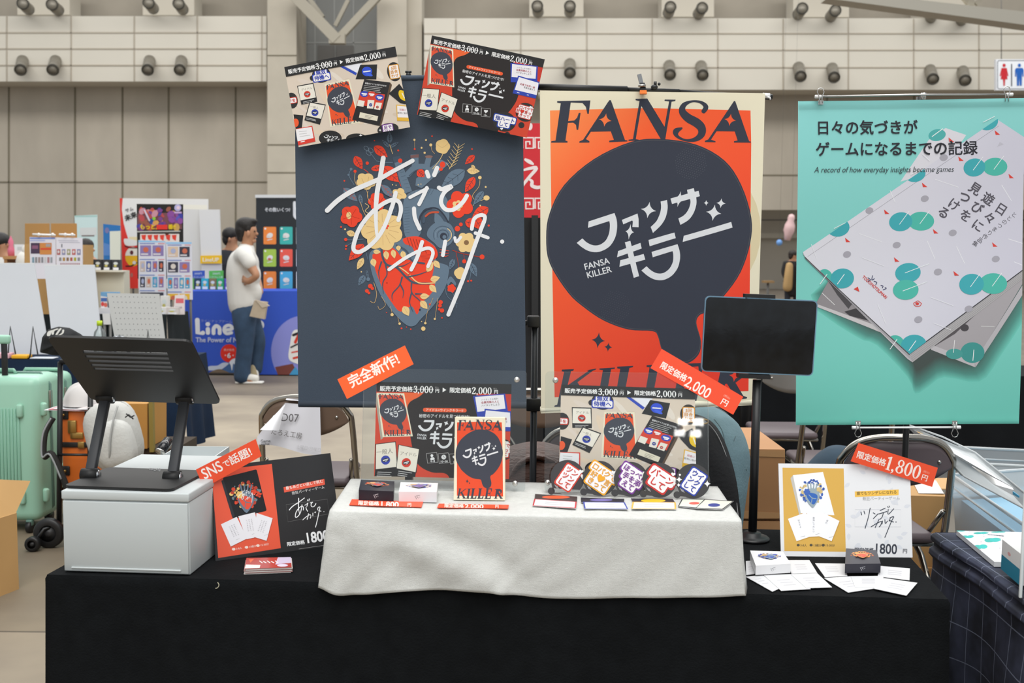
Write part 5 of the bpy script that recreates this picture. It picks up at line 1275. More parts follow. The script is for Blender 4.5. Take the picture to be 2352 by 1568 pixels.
for i, (px, lab) in enumerate((([(1713,1288),(1728,1287),(1740,1316),(1714,1320)], 'white card half hidden by the white cloth, beside the white card box'), ([(1806,1286),(1859,1286),(1877,1315),(1818,1317)], 'white card poking out right of the white card box'), ([(1713,1324),(1752,1320),(1790,1351),(1774,1358)], 'white text card fanned out nearest the white cloth'), ([(1754,1320),(1816,1318),(1862,1352),(1794,1356)], 'white text card in the middle of the left fan'), ([(1816,1318),(1877,1316),(1911,1348),(1852,1350)], 'white text card at the right tip of the left fan'))):
    card(px, zc+.0009*i, lab, G1, 3)
for i, (px, lab) in enumerate((([(1872,1293),(1941,1294),(1946,1322),(1895,1325)], 'white card poking out left of the black card box'), ([(2020,1299),(2090,1305),(2089,1332),(2016,1323)], 'white card poking out right of the black card box at table end'), ([(1893,1327),(1954,1323),(2007,1351),(1948,1360)], 'white text card at the left of the right fan'), ([(1954,1323),(2030,1322),(2024,1350),(1964,1348)], 'white text card in the middle of the right fan'), ([(2030,1327),(2107,1338),(2082,1367),(2007,1351)], 'white text card at the right tip, nearest the table edge'))):
    card(px, zc+.0009*i, lab, G2, 3)
cardbox([(1723,1264),(1798,1266),(1816,1294),(1736,1299)], .019, TZ+.0062, '#e2e2e4', '#d6d6d8', 'white card box with a blue heart, on white cards left of the yellow poster', ('#2b4fae','#8fa0a8','#c9a060','#3a4fae','#30509a'), 5)
cardbox([(1943,1259),(2013,1263),(2023,1294),(1941,1295)], .019, TZ+.0062, '#34343c', '#2b2b35', 'black card box in front of the yellow and white poster', ('#d8452e','#c98a50','#e9a354','#d8682e','#e0a05a'), 6)
# small cards on the white cloth
zz = ZT+.0008
RC = 'cards laid out before the uchiwa row'
card([(1229,1134),(1326,1140),(1325,1153),(1228,1147)], zz, 'dark card with an orange print behind the red-edged card', RC, front='#3a3030', dsc=('#e05a30',32,3.5,-2))
card([(1227,1145),(1325,1152),(1323,1167),(1223,1161)], zz+.001, 'white card with a red edge, leftmost before the uchiwa row', RC, 2, rim='#b8323a')
card([(1334,1142),(1434,1145),(1433,1155),(1335,1154)], zz, 'dark card with a violet print behind the blue-edged card', RC, front='#26242e', dsc=('#6a62a8',26,3,-1))
card([(1339,1152),(1435,1153),(1443,1169),(1342,1168)], zz+.001, 'white card with a blue edge before the purple uchiwa card', RC, 2, rim='#2b3f9a')
card([(1449,1144),(1545,1145),(1553,1157),(1455,1156)], zz, 'dark card with a yellow print behind the yellow-edged card', RC, front='#2a2630', dsc=('#e2b420',28,4,-1))
card([(1453,1152),(1552,1153),(1553,1169),(1450,1168)], zz+.001, 'white card with a yellow edge before the red uchiwa card', RC, 2, rim='#e0a836')
card([(1566,1145),(1634,1147),(1606,1168),(1557,1163)], zz, 'pale dark-edged card with a red disc under the blue-disc card', RC, front='#d3d8c9', rim='#22242a', dsc=('#d05a4a',12,3,1))
card([(1618,1146),(1685,1150),(1660,1170),(1597,1167)], zz+.001, 'pale dark-edged card with a blue disc at the cloth\'s right end', RC, front='#d3d8c9', rim='#22242a', dsc=('#2b3f8a',14,4,2))

# ---------------------------------------------------------------- neighbour's table on the right
ck = bpy.data.materials.new('m_checked_cloth'); ck.use_nodes = True
nt = ck.node_tree; bs = nt.nodes['Principled BSDF']; bs.inputs['Roughness'].default_value = .7; bs.inputs['Specular IOR Level'].default_value = .3
tc = nt.nodes.new('ShaderNodeTexCoord'); sp = nt.nodes.new('ShaderNodeSeparateXYZ'); nt.links.new(tc.outputs['Object'], sp.inputs[0])
def M_(op, a, b=None, c=None):
    n = nt.nodes.new('ShaderNodeMath'); n.operation = op
    for i, x in enumerate((a, b, c)):
        if x is None: continue
        if isinstance(x, (int, float)): n.inputs[i].default_value = x
        else: nt.links.new(x, n.inputs[i])
    return n.outputs[0]
l1 = M_('LESS_THAN', M_('FRACT', M_('MULTIPLY', sp.outputs['Y'], 15)), .035); l2 = M_('LESS_THAN', M_('FRACT', M_('MULTIPLY', M_('ADD', sp.outputs['Z'], M_('MULTIPLY', sp.outputs['X'], -1)), 13)), .03)
ln = M_('MULTIPLY', M_('MAXIMUM', l1, l2), .55)
no = nt.nodes.new('ShaderNodeTexNoise'); no.inputs['Scale'].default_value = 14; no.inputs['Detail'].default_value = 5; nt.links.new(tc.outputs['Object'], no.inputs['Vector'])
cr_ = nt.nodes.new('ShaderNodeValToRGB'); cr_.color_ramp.elements[0].position = .35; cr_.color_ramp.elements[1].position = .75; cr_.color_ramp.elements[0].color = lin('#24262f'); cr_.color_ramp.elements[1].color = lin('#42465a'); nt.links.new(no.outputs['Fac'], cr_.inputs[0])
mx = nt.nodes.new('ShaderNodeMixRGB'); nt.links.new(ln, mx.inputs[0]); nt.links.new(cr_.outputs[0], mx.inputs[1]); mx.inputs[2].default_value = lin('#8c93a8'); nt.links.new(mx.outputs[0], bs.inputs['Base Color'])
C0 = PZ(2149, 1223, TZ); XL = C0.x; YB = C0.y
prof = [(0,0),(-.006,-.001),(-.012,-.006),(-.012,-.016),(-.003,-.024),(-.004,-.03),(-.013,-.036),(-.015,-.048),(-.004,-.06),(-.002,-.08),(-.006,-.2),(-.004,-.4),(-.01,-.69)]
mb = MB(); NYc = 40
def side(u, v):
    y = YB - u*.95; i = v*(len(prof)-1); j = min(int(i), len(prof)-2); f = i-j
    x = prof[j][0]*(1-f)+prof[j+1][0]*f; z = prof[j][1]*(1-f)+prof[j+1][1]*f
    w = max(0, -z-.05); return (XL + x*(1+.3*math.sin(u*17)) - w*.05*math.sin(u*13+1) - .03*w*(1-u), y, TZ+z+.004*math.sin(u*6)*(1 if z > -.07 else 0)*max(0,-z*20))
mb.grid(side, NYc, 48, ck)
mb.grid(lambda u, v: (XL+v*1.0, YB-u*.95, TZ-.0005+.0012*math.sin(u*20)*math.sin(v*9)), NYc, 20, ck)
mb.grid(lambda u, v: (XL+u*1.0, YB+.004+.01*v*math.sin(u*20), TZ-v*.69), 30, 10, ck)
tag(mb.obj('tablecloth'), 'navy checked cloth over the neighbouring table at the right edge', 'tablecloth')
BK = [(2197,1218),(2400,1223),(2375,1292),(2284,1290)]
A = Art(BK, .4); A.f(BK, '#e6e7ea')
for x, y, rx, ry in ((2205,1221,9,4),(2258,1230,14,5),(2294,1224,14,3),(2236,1246,10,5),(2290,1255,14,6),(2268,1271,11,4)): A.f(ell(x-5,y,rx*.75,ry), '#45b8b0'); A.f(ell(x+6,y-1,rx*.75,ry), '#3cc2bd')
for k in range(16): A.f(ell(2230+(k*37)%110, 1224+(k*13)%55, 1.6, .8, n=8), '#b9a9b4')
for k in range(6): A.s([(2276+k*6,1236+k),(2280+k*6,1237+k)], 2, '#4a4e66')
q = qz(BK, TZ+.012); mb = MB(); mb.slab(q, .0105, mat('#dfe0e2', .5)); A.lay(mb, q, .0001); tag(mb.obj('booklet', fix=False), 'white booklet with teal spots lying on the navy checked cloth', 'booklet')
a_, b_ = PZ(2302,1238,TZ+.075), PZ(2345,1272,TZ+.075); e_ = (b_-a_).normalized(); b_ = a_+e_*.11; w_ = Vector((-e_.y, e_.x, 0))*.15; q = [a_, a_+w_, b_+w_, b_]; lo = [p - Vector((0,0,.062)) for p in q]
mb = MB(); mb.hexa([lo[3],lo[2],lo[1],lo[0]], [q[3],q[2],q[1],q[0]], mat('#dcdcdc', .45))
S = [(0,0),(1,0),(1,1),(0,1)]; A = Art(S, .45); A.f(rct(0,.5,1,1), '#1f7c98'); A.f(ell(.4,.3,.08,.06), '#d8a0a0'); A.lay(mb, [q[0],q[3],lo[3],lo[0]], .0001)
tag(mb.obj('product_box', fix=False), 'white and teal product box on the navy checked cloth at right edge', 'box')
mb = MB(); c = P(2347,1300,2.0); mb.box((c.x+.10, c.y, TZ+.17), (.2,.004,.34), acr, None); mb.box((c.x, c.y, TZ+.17), (.006,.006,.34), acr_e, None, .002)
tag(mb.obj('acrylic_display'), 'clear acrylic panel edge standing on the checked cloth at far right', 'acrylic panel')
# ================================================================ THE HALL
def struct(o): o['kind'] = 'structure'; return o
fl = bpy.data.materials.new('m_concrete_floor'); fl.use_nodes = True
nt = fl.node_tree; bs = nt.nodes['Principled BSDF']; bs.inputs['Roughness'].default_value = .62; bs.inputs['Specular IOR Level'].default_value = .3
tc = nt.nodes.new('ShaderNodeTexCoord'); sp = nt.nodes.new('ShaderNodeSeparateXYZ'); nt.links.new(tc.outputs['Object'], sp.inputs[0])
def nz(scale, det=6):
    n = nt.nodes.new('ShaderNodeTexNoise'); n.inputs['Scale'].default_value = scale; n.inputs['Detail'].default_value = det; nt.links.new(tc.outputs['Object'], n.inputs['Vector']); return n.outputs['Fac']
r = nt.nodes.new('ShaderNodeValToRGB'); r.color_ramp.elements[0].position = .3; r.color_ramp.elements[1].position = .72; r.color_ramp.elements[0].color = lin('#857a6d'); r.color_ramp.elements[1].color = lin('#a79b88')
e = r.color_ramp.elements.new(.5); e.color = lin('#968b7b')
nt.links.new(nz(1.7, 9), r.inputs[0])
def M_(op, a, b=None):
    n = nt.nodes.new('ShaderNodeMath'); n.operation = op
    for i, x in enumerate((a, b)):
        if x is None: continue
        if isinstance(x, (int, float)): n.inputs[i].default_value = x
        else: nt.links.new(x, n.inputs[i])
    return n.outputs[0]
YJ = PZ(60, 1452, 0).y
j1 = M_('LESS_THAN', M_('ABSOLUTE', M_('SUBTRACT', M_('FRACT', M_('DIVIDE', M_('ADD', sp.outputs['Y'], 30-YJ), 3.0)), .0)), .005)
jx = M_('LESS_THAN', M_('FRACT', M_('DIVIDE', M_('ADD', sp.outputs['X'], 30.3), 3.0)), .005)
m1 = nt.nodes.new('ShaderNodeMixRGB'); nt.links.new(M_('MULTIPLY', M_('MAXIMUM', j1, jx), .65), m1.inputs[0]); nt.links.new(r.outputs[0], m1.inputs[1]); m1.inputs[2].default_value = lin('#55504a')
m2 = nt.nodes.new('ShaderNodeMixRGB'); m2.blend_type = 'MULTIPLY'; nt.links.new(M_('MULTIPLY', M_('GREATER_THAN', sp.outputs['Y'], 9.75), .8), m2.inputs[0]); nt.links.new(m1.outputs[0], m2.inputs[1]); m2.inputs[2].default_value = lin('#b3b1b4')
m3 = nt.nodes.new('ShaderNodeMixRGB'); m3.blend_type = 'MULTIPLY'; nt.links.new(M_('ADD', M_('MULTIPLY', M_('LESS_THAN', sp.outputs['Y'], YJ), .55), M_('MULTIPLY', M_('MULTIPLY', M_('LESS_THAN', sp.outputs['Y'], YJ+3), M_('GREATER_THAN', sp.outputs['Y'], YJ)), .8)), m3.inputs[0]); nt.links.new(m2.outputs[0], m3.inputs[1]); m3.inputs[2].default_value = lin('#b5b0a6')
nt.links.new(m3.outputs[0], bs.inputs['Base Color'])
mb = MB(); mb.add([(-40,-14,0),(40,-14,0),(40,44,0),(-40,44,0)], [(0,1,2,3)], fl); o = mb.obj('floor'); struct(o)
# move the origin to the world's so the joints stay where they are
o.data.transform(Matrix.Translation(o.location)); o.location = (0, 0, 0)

conc = mat('#b3aa9c', .85, var=.1, scale=.9, bump=.05, bscale=20, stretch=(1, 1, .35)); conc2 = mat('#a9a092', .85, var=.08, scale=.7)
pan = mat('#d2ccbf', .6, var=.02, scale=.6); pan2 = mat('#aca292', .6); jt = mat('#77705f', .9); grey = mat('#8b8c8a', .7, var=.06, scale=1); steelp = mat('#a39c8d', .6); dgr = mat('#6f6d6a', .7)
WD = 35.0
def wbox(mb, x0, y0, x1, y1, d, t, m):
    """upright slab facing the viewer between two pixel corners at distance d"""
    q = [P(x0,y0,d), P(x1,y0,d), P(x1,y1,d), P(x0,y1,d)]; return mb.hexa([p + Vector((0,t,0)) for p in q], q, m)
def vline(mb, x, y0, y1, d, w, m): wbox(mb, x-w/2, y0, x+w/2, y1, d-.02, .04, m)
def hline(mb, x0, x1, y, d, w, m): wbox(mb, x0, y-w/2, x1, y+w/2, d-.02, .04, m)
def fl_y(d): return 574 + 1.357*F/d
# left bay
mb = MB(); wbox(mb, -700, 150, 640, 680, 36.2, .6, conc)
for x in (20, 172, 281, 387, 541): vline(mb, x, 150, 680, 36.2, 3.4, jt)
for x in (-130, -290): vline(mb, x, 150, 680, 36.2, 3.4, jt)
hline(mb, -700, 640, 418, 36.2, 3.2, jt); hline(mb, -700, 640, 640, 36.2, 3, jt); struct(mb.obj('wall_left'))
mb = MB(); q0 = (P(-700,37,WD), P(612,37,WD), P(612,187,WD), P(-700,187,WD)); mb.hexa([p+Vector((0,1.3,0)) for p in q0], q0, pan)
for y in (75, 112, 150): hline(mb, -700, 612, y, WD, 3, pan2)
for x in (-130, 15, 163, 308, 453, 601): vline(mb, x, 37, 187, WD, 2.6, pan2)
struct(mb.obj('trim_1'))
mb = MB(); wbox(mb, -700, -220, 640, 60, 37.5, .6, conc2); struct(mb.obj('wall_left_upper'))
# columns and the recess between them
mb = MB(); wbox(mb, 614, -220, 681, 690, 34.7, 1.6, mat('#b9b1a2', .85, var=.06, scale=1.2))
for y in (127, 332, 396): hline(mb, 614, 681, y, 34.7, 2.2, jt)
struct(mb.obj('trim_2'))
mb = MB(); wbox(mb, 866, -220, 934, 690, 34.9, 1.6, mat('#bdb5a6', .85, var=.06, scale=1.1)); wbox(mb, 930, -220, 969, 690, 35.3, 1.0, mat('#c4bcad', .85, var=.05, scale=1.1)); hline(mb, 866, 934, 127, 34.9, 2.2, jt); hline(mb, 866, 934, 360, 34.9, 2.2, jt)
struct(mb.obj('trim_3'))
mb = MB(); wbox(mb, 670, -220, 880, 690, 36.8, .5, grey)
for x in (723, 768, 812): vline(mb, x, -220, 300, 36.8, 3, mat('#a3a4a2', .7))
hline(mb, 670, 880, 98, 36.8, 3, mat('#a3a4a2', .7)); wbox(mb, 730, 104, 812, 400, 36.75, .05, dgr); vline(mb, 770, 104, 400, 36.72, 2, grey); struct(mb.obj('wall_recess'))
mb = MB()
def beam(mb, a, b, da, db, w, t, m):
    A_, B_ = P(*a, da), P(*b, db); d = (B_-A_); L = d.length; x = d.normalized(); y = Vector((0,1,0)); y = (y-x*y.dot(x)).normalized(); z = x.cross(y)
    Mx = Matrix((x,y,z)).transposed().to_4x4(); Mx.translation = (A_+B_)/2; mb.box((0,0,0), (L,t,w), m, Mx)
beam(mb, (672,-14), (775,92), 34.2, 34.2, .34, .34, steelp); beam(mb, (775,92), (880,-20), 34.4, 34.4, .22, .22, steelp); beam(mb, (700,-18), (742,40), 34.9, 34.9, .14, .14, steelp); beam(mb, (770,60), (800,0), 34.9, 34.9, .12, .12, steelp); mb.box(P(775,90,34.2), (.5,.3,.3), steelp); struct(mb.obj('trim_4'))
# right bay
mb = MB(); q0 = (P(974,42,WD), P(2900,42,WD), P(2900,206,WD), P(974,206,WD))
mb.hexa([p+Vector((0,1.3,0)) for p in q0], q0, pan)
sl_ = lambda x, y: y + (x-1100)*.0087
for y in (77, 115, 155):
    q1 = [P(974,y-1.5,WD-.02), P(2900,y-1.5,WD-.02), P(2900,y+1.5,WD-.02), P(974,y+1.5,WD-.02)]
    mb.hexa([p+Vector((0,.04,0)) for p in q1], q1, pan2)
for x in (1047, 1196, 1348, 1498, 1649, 1799, 1949, 2099, 2249, 2400): vline(mb, x, 43, 205, WD, 2.6, pan2)
struct(mb.obj('trim_5'))
mb = MB(); wbox(mb, 960, -220, 2900, 62, 37.5, .6, conc2); struct(mb.obj('wall_right_upper'))
mb = MB(); wbox(mb, 960, 170, 2900, 482, 36.2, .6, mat('#aaa193', .85, var=.1, scale=.9, stretch=(1,1,.35)))
for x in (1100, 1300, 1500, 1700, 1900, 2100): vline(mb, x, 170, 480, 36.2, 3.2, jt)
hline(mb, 960, 2900, 402, 36.2, 3, jt); struct(mb.obj('wall_right'))
mb = MB(); wbox(mb, 960, 440, 2900, 690, 39.5, .6, mat('#b3ab9e', .85, var=.06, scale=.7)); hline(mb, 960, 2900, 541, 38.9, 11, mat('#b7b0a2', .8)); hline(mb, 960, 2900, 505, 39.2, 3, dgr); struct(mb.obj('wall_back'))
mb = MB(); q0 = (P(1900,-24,24), P(2420,34,24), P(2420,66,24), P(1900,-4,24)); mb.hexa([p+Vector((0,.5,0)) for p in q0], q0, mat('#c2bdb0', .5)); beam(mb, (2228,14), (2232,-60), 24.2, 24.2, .14, .14, steelp); beam(mb, (2240,10), (2290,-40), 24.2, 24.2, .1, .1, steelp); beam(mb, (2226,10), (2195,-30), 24.2, 24.2, .1, .1, steelp); struct(mb.obj('trim_6'))
# air nozzles
nzb = mat('#8a8478', .45, .3); nzd = mat('#26241f', .7); nzs = mat('#3a372f', .5)
def nozzle(bx, by, mx, my, lab, grp):
    a, b = P(bx, by, 35.0), P(mx, my, 34.25); r = T('air_nozzle', lab, 'air nozzle', (a+b)/2, grp); d = (b-a).normalized()
    mb = MB(); mb.cyl(a, b, .185, nzb, 20, .175); mb.obj('barrel', r)
    mb = MB(); Mn = Matrix.Translation(b) @ Vector((0,0,1)).rotation_difference(d).to_matrix().to_4x4()
    mb.lathe([(.18,-.08),(.19,0),(.17,.03),(.15,.0),(.14,-.06)], nzs, Mn, 20); mb.lathe([(.16,-.03),(0,-.05)], nzd, Mn, 20); mb.obj('mouth', r)
GL, GU = 'lower air nozzles on the pale wall panels', 'upper air nozzles under the roof'
for i, (x, y, mx) in enumerate(((52,139,47),(128,139,121),(344,139,339),(417,139,413),(1309,146,1309),(1537,150,1539),(1610,151,1614),(1834,154,1839),(1911,156,1916),(2136,160,2143),(2211,163,2217))):
    nozzle(x, y, mx, y+22, 'grey air nozzle pointing down, '+('far left end','second from the left end','third from the left end','nearest the left concrete column','right of the tilted dark poster','left above the banner clip','right above the banner clip','left of the pair above the teal poster','right of the pair above the teal poster','left of the pair beside the restroom sign','nearest the restroom sign')[i], GL)
for i, (x, y, mx) in enumerate(((66,22,52),(134,24,119),(352,20,341),(420,22,410),(1236,28,1234),(1309,28,1309),(1535,30,1540),(1604,32,1613),(1833,33,1843),(1908,38,1919),(2138,40,2146),(2208,46,2216))):
    nozzle(x, y, mx, y-14, 'dark-mouthed air nozzle above the pale panels, '+('first from the left','second from the left','third from the left','fourth, nearest the left concrete column','fifth from the left, right of the columns','sixth from the left','seventh from the left','eighth from the left','ninth from the left','tenth from the left','eleventh, partly behind the roof beam','last on the right, under the roof beam')[i], GU)
bxm = mat('#c9c1b2', .7)
for i, (a, b) in enumerate(((40,160),(328,446),(1216,1340),(1520,1640),(1822,1950),(2115,2240))):
    mb = MB(); wbox(mb, a, -40, b, 37+(a-1100)*.003, 35.9, .9, bxm); struct(mb.obj('trim_%d' % (7+i)))
# restroom sign
S = [(2288,136),(2400,136),(2400,207),(2288,207)]
A = Art(S, .35); A.f(S, '#e6e9ee'); A.s(rrc(2291,139,2397,204,4), 1.6, '#70747c', smooth=False, closed=True, cap=False)
for x, c, k in ((2306,'#c4252f',0),(2341,'#1d5fb5',1)):
    A.f(ell(x,150,3.6,4), c)
    A.f([(x-6,156),(x+6,156),(x+10,174),(x+7.5,175),(x+5,165),(x+8,182),(x+2.6,182),(x+1.6,197),(x-1.6,197),(x-2.6,182),(x-8,182),(x-5,165),(x-7.5,175),(x-10,174)] if k == 0 else [(x-7,156),(x+7,156),(x+10,160),(x+10,176),(x+7.5,176),(x+6.5,163),(x+5.5,197),(x+1,197),(x,178),(x-1,197),(x-5.5,197),(x-6.5,163),(x-7.5,176),(x-10,176),(x-10,160)], c)
A.f(rct(2322,147,2324.5,198), '#3a3d4a')
sg = T('restroom_sign', 'white restroom sign with red and blue figures, hanging before the far wall', 'sign', P(2340,170,30))
q = [P(x,y,30) for x, y in S]; mb = MB(); mb.slab(q, .12, mat('#d9dbe0', .4)); A.lay(mb, q, .003); mb.obj('sign_face', sg, fix=False)
for x in (2300, 2388): MB().cyl(P(x,137,30.05), P(x,-120,30.05), .012, dgr, 8).obj('hanger', sg)

# ================================================================ STALLS FAR LEFT
def board(name, px, d, art, lab, cat, t=.01, base='#e2e2e6', group=None, lean=0.0, stand=False):
    q = [P(x, y, d+(lean if i < 2 else 0)) for i, (x, y) in enumerate(px)]
    A = None
    if art: A = Art(px, .5); A.f(px, base); art(A)
    if not stand: return sheet(name, q, A, lab, cat, t, base, dz=.0012, group=group)
    r_ = T(name, lab, cat, Vector(((q[2].x+q[3].x)/2, d, 0)), group)
    sheet('panel', q, A, None, None, t, base, dz=.0012, parent=r_)
    for k in (.12, .88):
        p = q[0]*(1-k)+q[1]*k; MB().cyl((p.x, d+t+.02, 0), (p.x, d+t+.02, p.z-.01), .012, mat('#6a6a68', .5), 8).obj('post', r_)
    return r_
def tablebox(px0, px1, ytop, d, dep, col, lab, zbot=.01, z=None, var=.12, name='tablecloth'):
    a, b = P(px0, ytop, d), P(px1, ytop, d); zt = z or (a.z+b.z)/2; m = mat(col, .85, var=var, scale=6, bump=.15, bscale=200, spec=.15); mb = MB()
    n = 60
    mb.grid(lambda u, v: (a.x+(b.x-a.x)*u, d-.0-.03*v*(1+math.sin(u*28+v*2)*.6), zt-(zt-zbot)*v), n, 8, m)
    mb.grid(lambda u, v: (a.x+(b.x-a.x)*u, d+dep*v, zt), 12, 4, m)
    for x, s_ in ((a.x,-1),(b.x,1)): mb.grid(lambda u, v: (x+s_*.03*v*(1+.6*math.sin(u*14)), d+dep*u, zt-(zt-zbot)*v), 16, 8, m)
    return tag(mb.obj(name), lab, 'tablecloth')
rd = random.Random(11)
# blue stall
LC = [(421,668),(760,668),(760,868),(424,868)]
def linecloth(A):
    A.fr(420, 660, 6.533); w = '#e6e8ee'
    A.s([(218,510),(225,715),(300,712)], 70, w, smooth=False); A.f(ell(376,575,34), w); A.s([(376,650),(378,712)], 62, w, smooth=False)
    A.s([(462,718),(465,640),(505,602),(550,640),(553,718)], 58, w); A.s([(625,668),(735,650),(725,605),(680,592),(630,620),(622,680),(660,722),(730,708)], 50, w)
    A.s([(805,530),(812,670),(860,725),(930,715),(960,650),(955,530)], 62, w); A.s([(1050,730),(1050,540)], 60, w); A.s([(1060,540),(1150,530),(1195,580),(1160,640),(1070,650)], 56, w)
    A.t('ラインナップゲーム', 265, 520, 52, '#9aa6dc', 2, 0, 1.02); A.t('The Power of Numbers', 195, 818, 108, '#cfd6f0', 0, .025, .88)
    A.f(ell(695,1030,130,142), '#e03a2e'); A.t('累計販売', 695, 978, 40, '#f0c8c0', 0, 0, c=True); A.t('6', 695, 1062, 110, w, 0, .03, c=True); A.t('★', 640, 1062, 34, w, c=True); A.t('★', 755, 1062, 34, w, c=True)
    A.f(spl([(560,1330),(640,1250),(720,1150),(780,1110),(860,1180),(960,1330)]), '#4a6a9a'); A.f(spl([(700,1170),(760,1115),(810,1120),(850,1180),(800,1230),(760,1190),(740,1300),(720,1220)]), '#dfe4ee')
    A.f(spl([(350,1290),(400,1235),(520,1225),(600,1180),(690,1185),(640,1240),(560,1290),(430,1300)]), '#c5cde0'); A.f(spl([(400,1350),(470,1300),(560,1280),(650,1310),(700,1350)]), '#7a6a5a'); A.f(rct(350,1335,1000,1362), '#4a4440')
    A.f(ell(1800,1000,475,560,n=60), '#8e92d8'); A.f([(1385,1240),(1650,1185),(1700,1290),(1600,1370),(1430,1370)], '#7a4640'); A.f([(1590,1370),(1690,1230),(1780,1370)], '#4a9acb')
    A.f(spl([(1650,690),(1740,650),(1900,640),(1900,1200),(1700,1180),(1590,1100),(1610,880)]), '#eceae6')
    A.s([(1660,740),(1760,700)], 40, '#2a2a30', smooth=False); A.s([(1690,850),(1740,740)], 44, '#d8402e', smooth=False); A.s([(1640,1010),(1740,990)], 22, '#d8402e', smooth=False); A.s([(1625,930),(1760,860)], 22, '#2a2a30', smooth=False); A.s([(1665,1100),(1740,1080)], 34, '#d8402e')
a, b = P(424,868,11.3), P(760,868,11.3)
q = [P(421,668,11.3), P(760,668,11.3), Vector((b.x,11.3,.012)), Vector((a.x,11.3,.012))]
A = Art(LC, .8, .15); A.f(LC, '#3c5bc4'); linecloth(A)
mb = MB(); cm = mat('#3c5bc4', .85, var=.05, scale=4, spec=.15); mb.hexa([p+Vector((0,.7,0)) for p in q], q, cm); A.lay(mb, q, .0012); tag(mb.obj('tablecloth', fix=False), 'bright blue printed cloth on the stall behind the walking man', 'tablecloth')
NB = [(588,449),(790,449),(790,668),(588,668)]
def nb(A):
    A.fr(560, 440, 6.533); A.t('その数いくつ?', 312, 270, 66, '#dcdfe2', 0, .03, .92)
    for pts in ([(762,165),(762,300)], [(765,290),(765,360),(800,395),(840,390)], [(820,165),(820,260)], [(762,260),(830,255)]): A.s(pts, 46, '#dcdfe2')
    for j, y in enumerate((525,860,1195)):
        for i, x in enumerate((296,542,788,1034)):
            c = (('#f08a3c','#3fb5aa','#e8eae6','#f08a3c'),('#a9c94e','#ef5f4c','#e8e8f0','#3fb5aa'),('#f08a3c','#4fb0d6','#e8e8e8','#a9c94e'))[j][i]
            A.f(rrc(x,y,x+190,y+262,16), c); A.f(ell(x+95,y+130,48,38,-30+40*i), '#e6e2da'); A.f(ell(x+70+20*j,y+150,26,18), '#c8604a' if c == '#a9c94e' else '#d8d4cc'); A.f(ell(x+28,y+28,14), '#f2eee8')
            A.s([(x+60,y+200),(x+130,y+185)], 12, '#e6e2da')
nbT = T('banner_display', 'black standing banner with coloured picture cards behind the blue stall', 'banner', P(640,668,12.1))
q = [P(x,y,12.1) for x, y in NB]; A = Art(NB, .5); A.f(NB, '#23282c'); nb(A); mb = MB(); mb.slab(q, .01, mat('#23282c', .5)); A.lay(mb, q, .0012); mb.obj('panel', nbT, fix=False)
mb = MB(); mb.slab([P(586,447,12.09), P(792,447,12.09), P(792,454,12.09), P(586,454,12.09)], .05, mat('#d6d8d8', .4)); mb.obj('top_rail', nbT)
MB().cyl((P(690,600,12.2).x,12.2,0), (P(690,600,12.2).x,12.2,P(690,450,12.2).z), .015, dgr).obj('pole', nbT)
zt = P(500,668,11.3).z+.002
PK = ['#7fc86a','#2c4a66','#38b4cc','#8a7a58','#35b070','#6a58b8']
def pack(px, py, w, h, d, col, lab, grp, cat='game pack', name='game_pack', z=None):
    b_ = P(px, py, d); s_ = d/F; zz = (z if z is not None else b_.z)+.002; q = [Vector((b_.x-w/2*s_, d, zz+h*s_)), Vector((b_.x+w/2*s_, d, zz+h*s_)), Vector((b_.x+w/2*s_, d, zz)), Vector((b_.x-w/2*s_, d, zz))]
    S = [(0,0),(1,0),(1,1),(0,1)]; A = Art(S, .4); A.f(S, col); A.f(ell(.5,.35,.28,.14), '#d8e0e0'); A.f(rct(.15,.74,.85,.98), '#e8eaf0'); A.f(ell(.45,.58,.2,.1), '#c8c070')
    mb = MB(); mb.slab(q, .05, mat(col, .4)); A.lay(mb, q, .0012); return tag(mb.obj(name, fix=False), lab, cat, grp)
for i, x in enumerate((437,455,471,489,506,524)): pack(x, 668, 16, 25, 11.6, PK[i], ('green and blue','dark blue','turquoise','olive','green','violet')[i]+' game pack standing on the blue stall', 'game packs on the blue stall', z=zt)
for x0, x1, c, l in ((439,470,'#3458c0','blue price placard standing behind the packs on the blue stall'),(480,513,'#5cb85a','green price placard standing behind the packs on the blue stall')):
    r_ = T('price_placard', l, 'sign', P((x0+x1)/2, 668, 11.8)); S = [(x0,622),(x1,621),(x1,641),(x0,641)]
    A = Art(S, .5); A.f(S, c); A.t('2000円', (x0+x1)/2, 628, 6, '#dfe6f6', c=True); A.t('ハウスレル版', (x0+x1)/2, 636, 5.2, '#dfe6f6', c=True); q = [P(x,y,11.8) for x, y in S]; mb = MB(); mb.slab(q, .01, mat(c, .5)); A.lay(mb, q, .0012); mb.obj('panel', r_, fix=False)
    MB().cyl(P((x0+x1)/2,641,11.81), Vector((P((x0+x1)/2,641,11.81).x,11.81,zt)), .006, whm, 8).obj('stem', r_)
# white folding screens with the yellow tag
wsm = '#d9d9d8'
board('display_screen', [(421,480),(456,481),(464,668),(421,668)], 12.4, None, 'narrow white screen right of the black game poster', 'screen', .03, wsm, stand=True); board('display_screen', [(457,481),(504,481),(510,668),(465,668)], 12.3, None, 'white screen behind the yellow tag, left of the man', 'screen', .03, '#dededd', stand=True)
board('name_tag', [(460,587),(509,586),(509,605),(460,605)], 12.27, lambda A: A.t('LineUP', 484, 596, 13, '#f6efd8', 0, .03, c=True), 'yellow tag with white letters on the white screen', 'sign', .01, '#f0c02c')
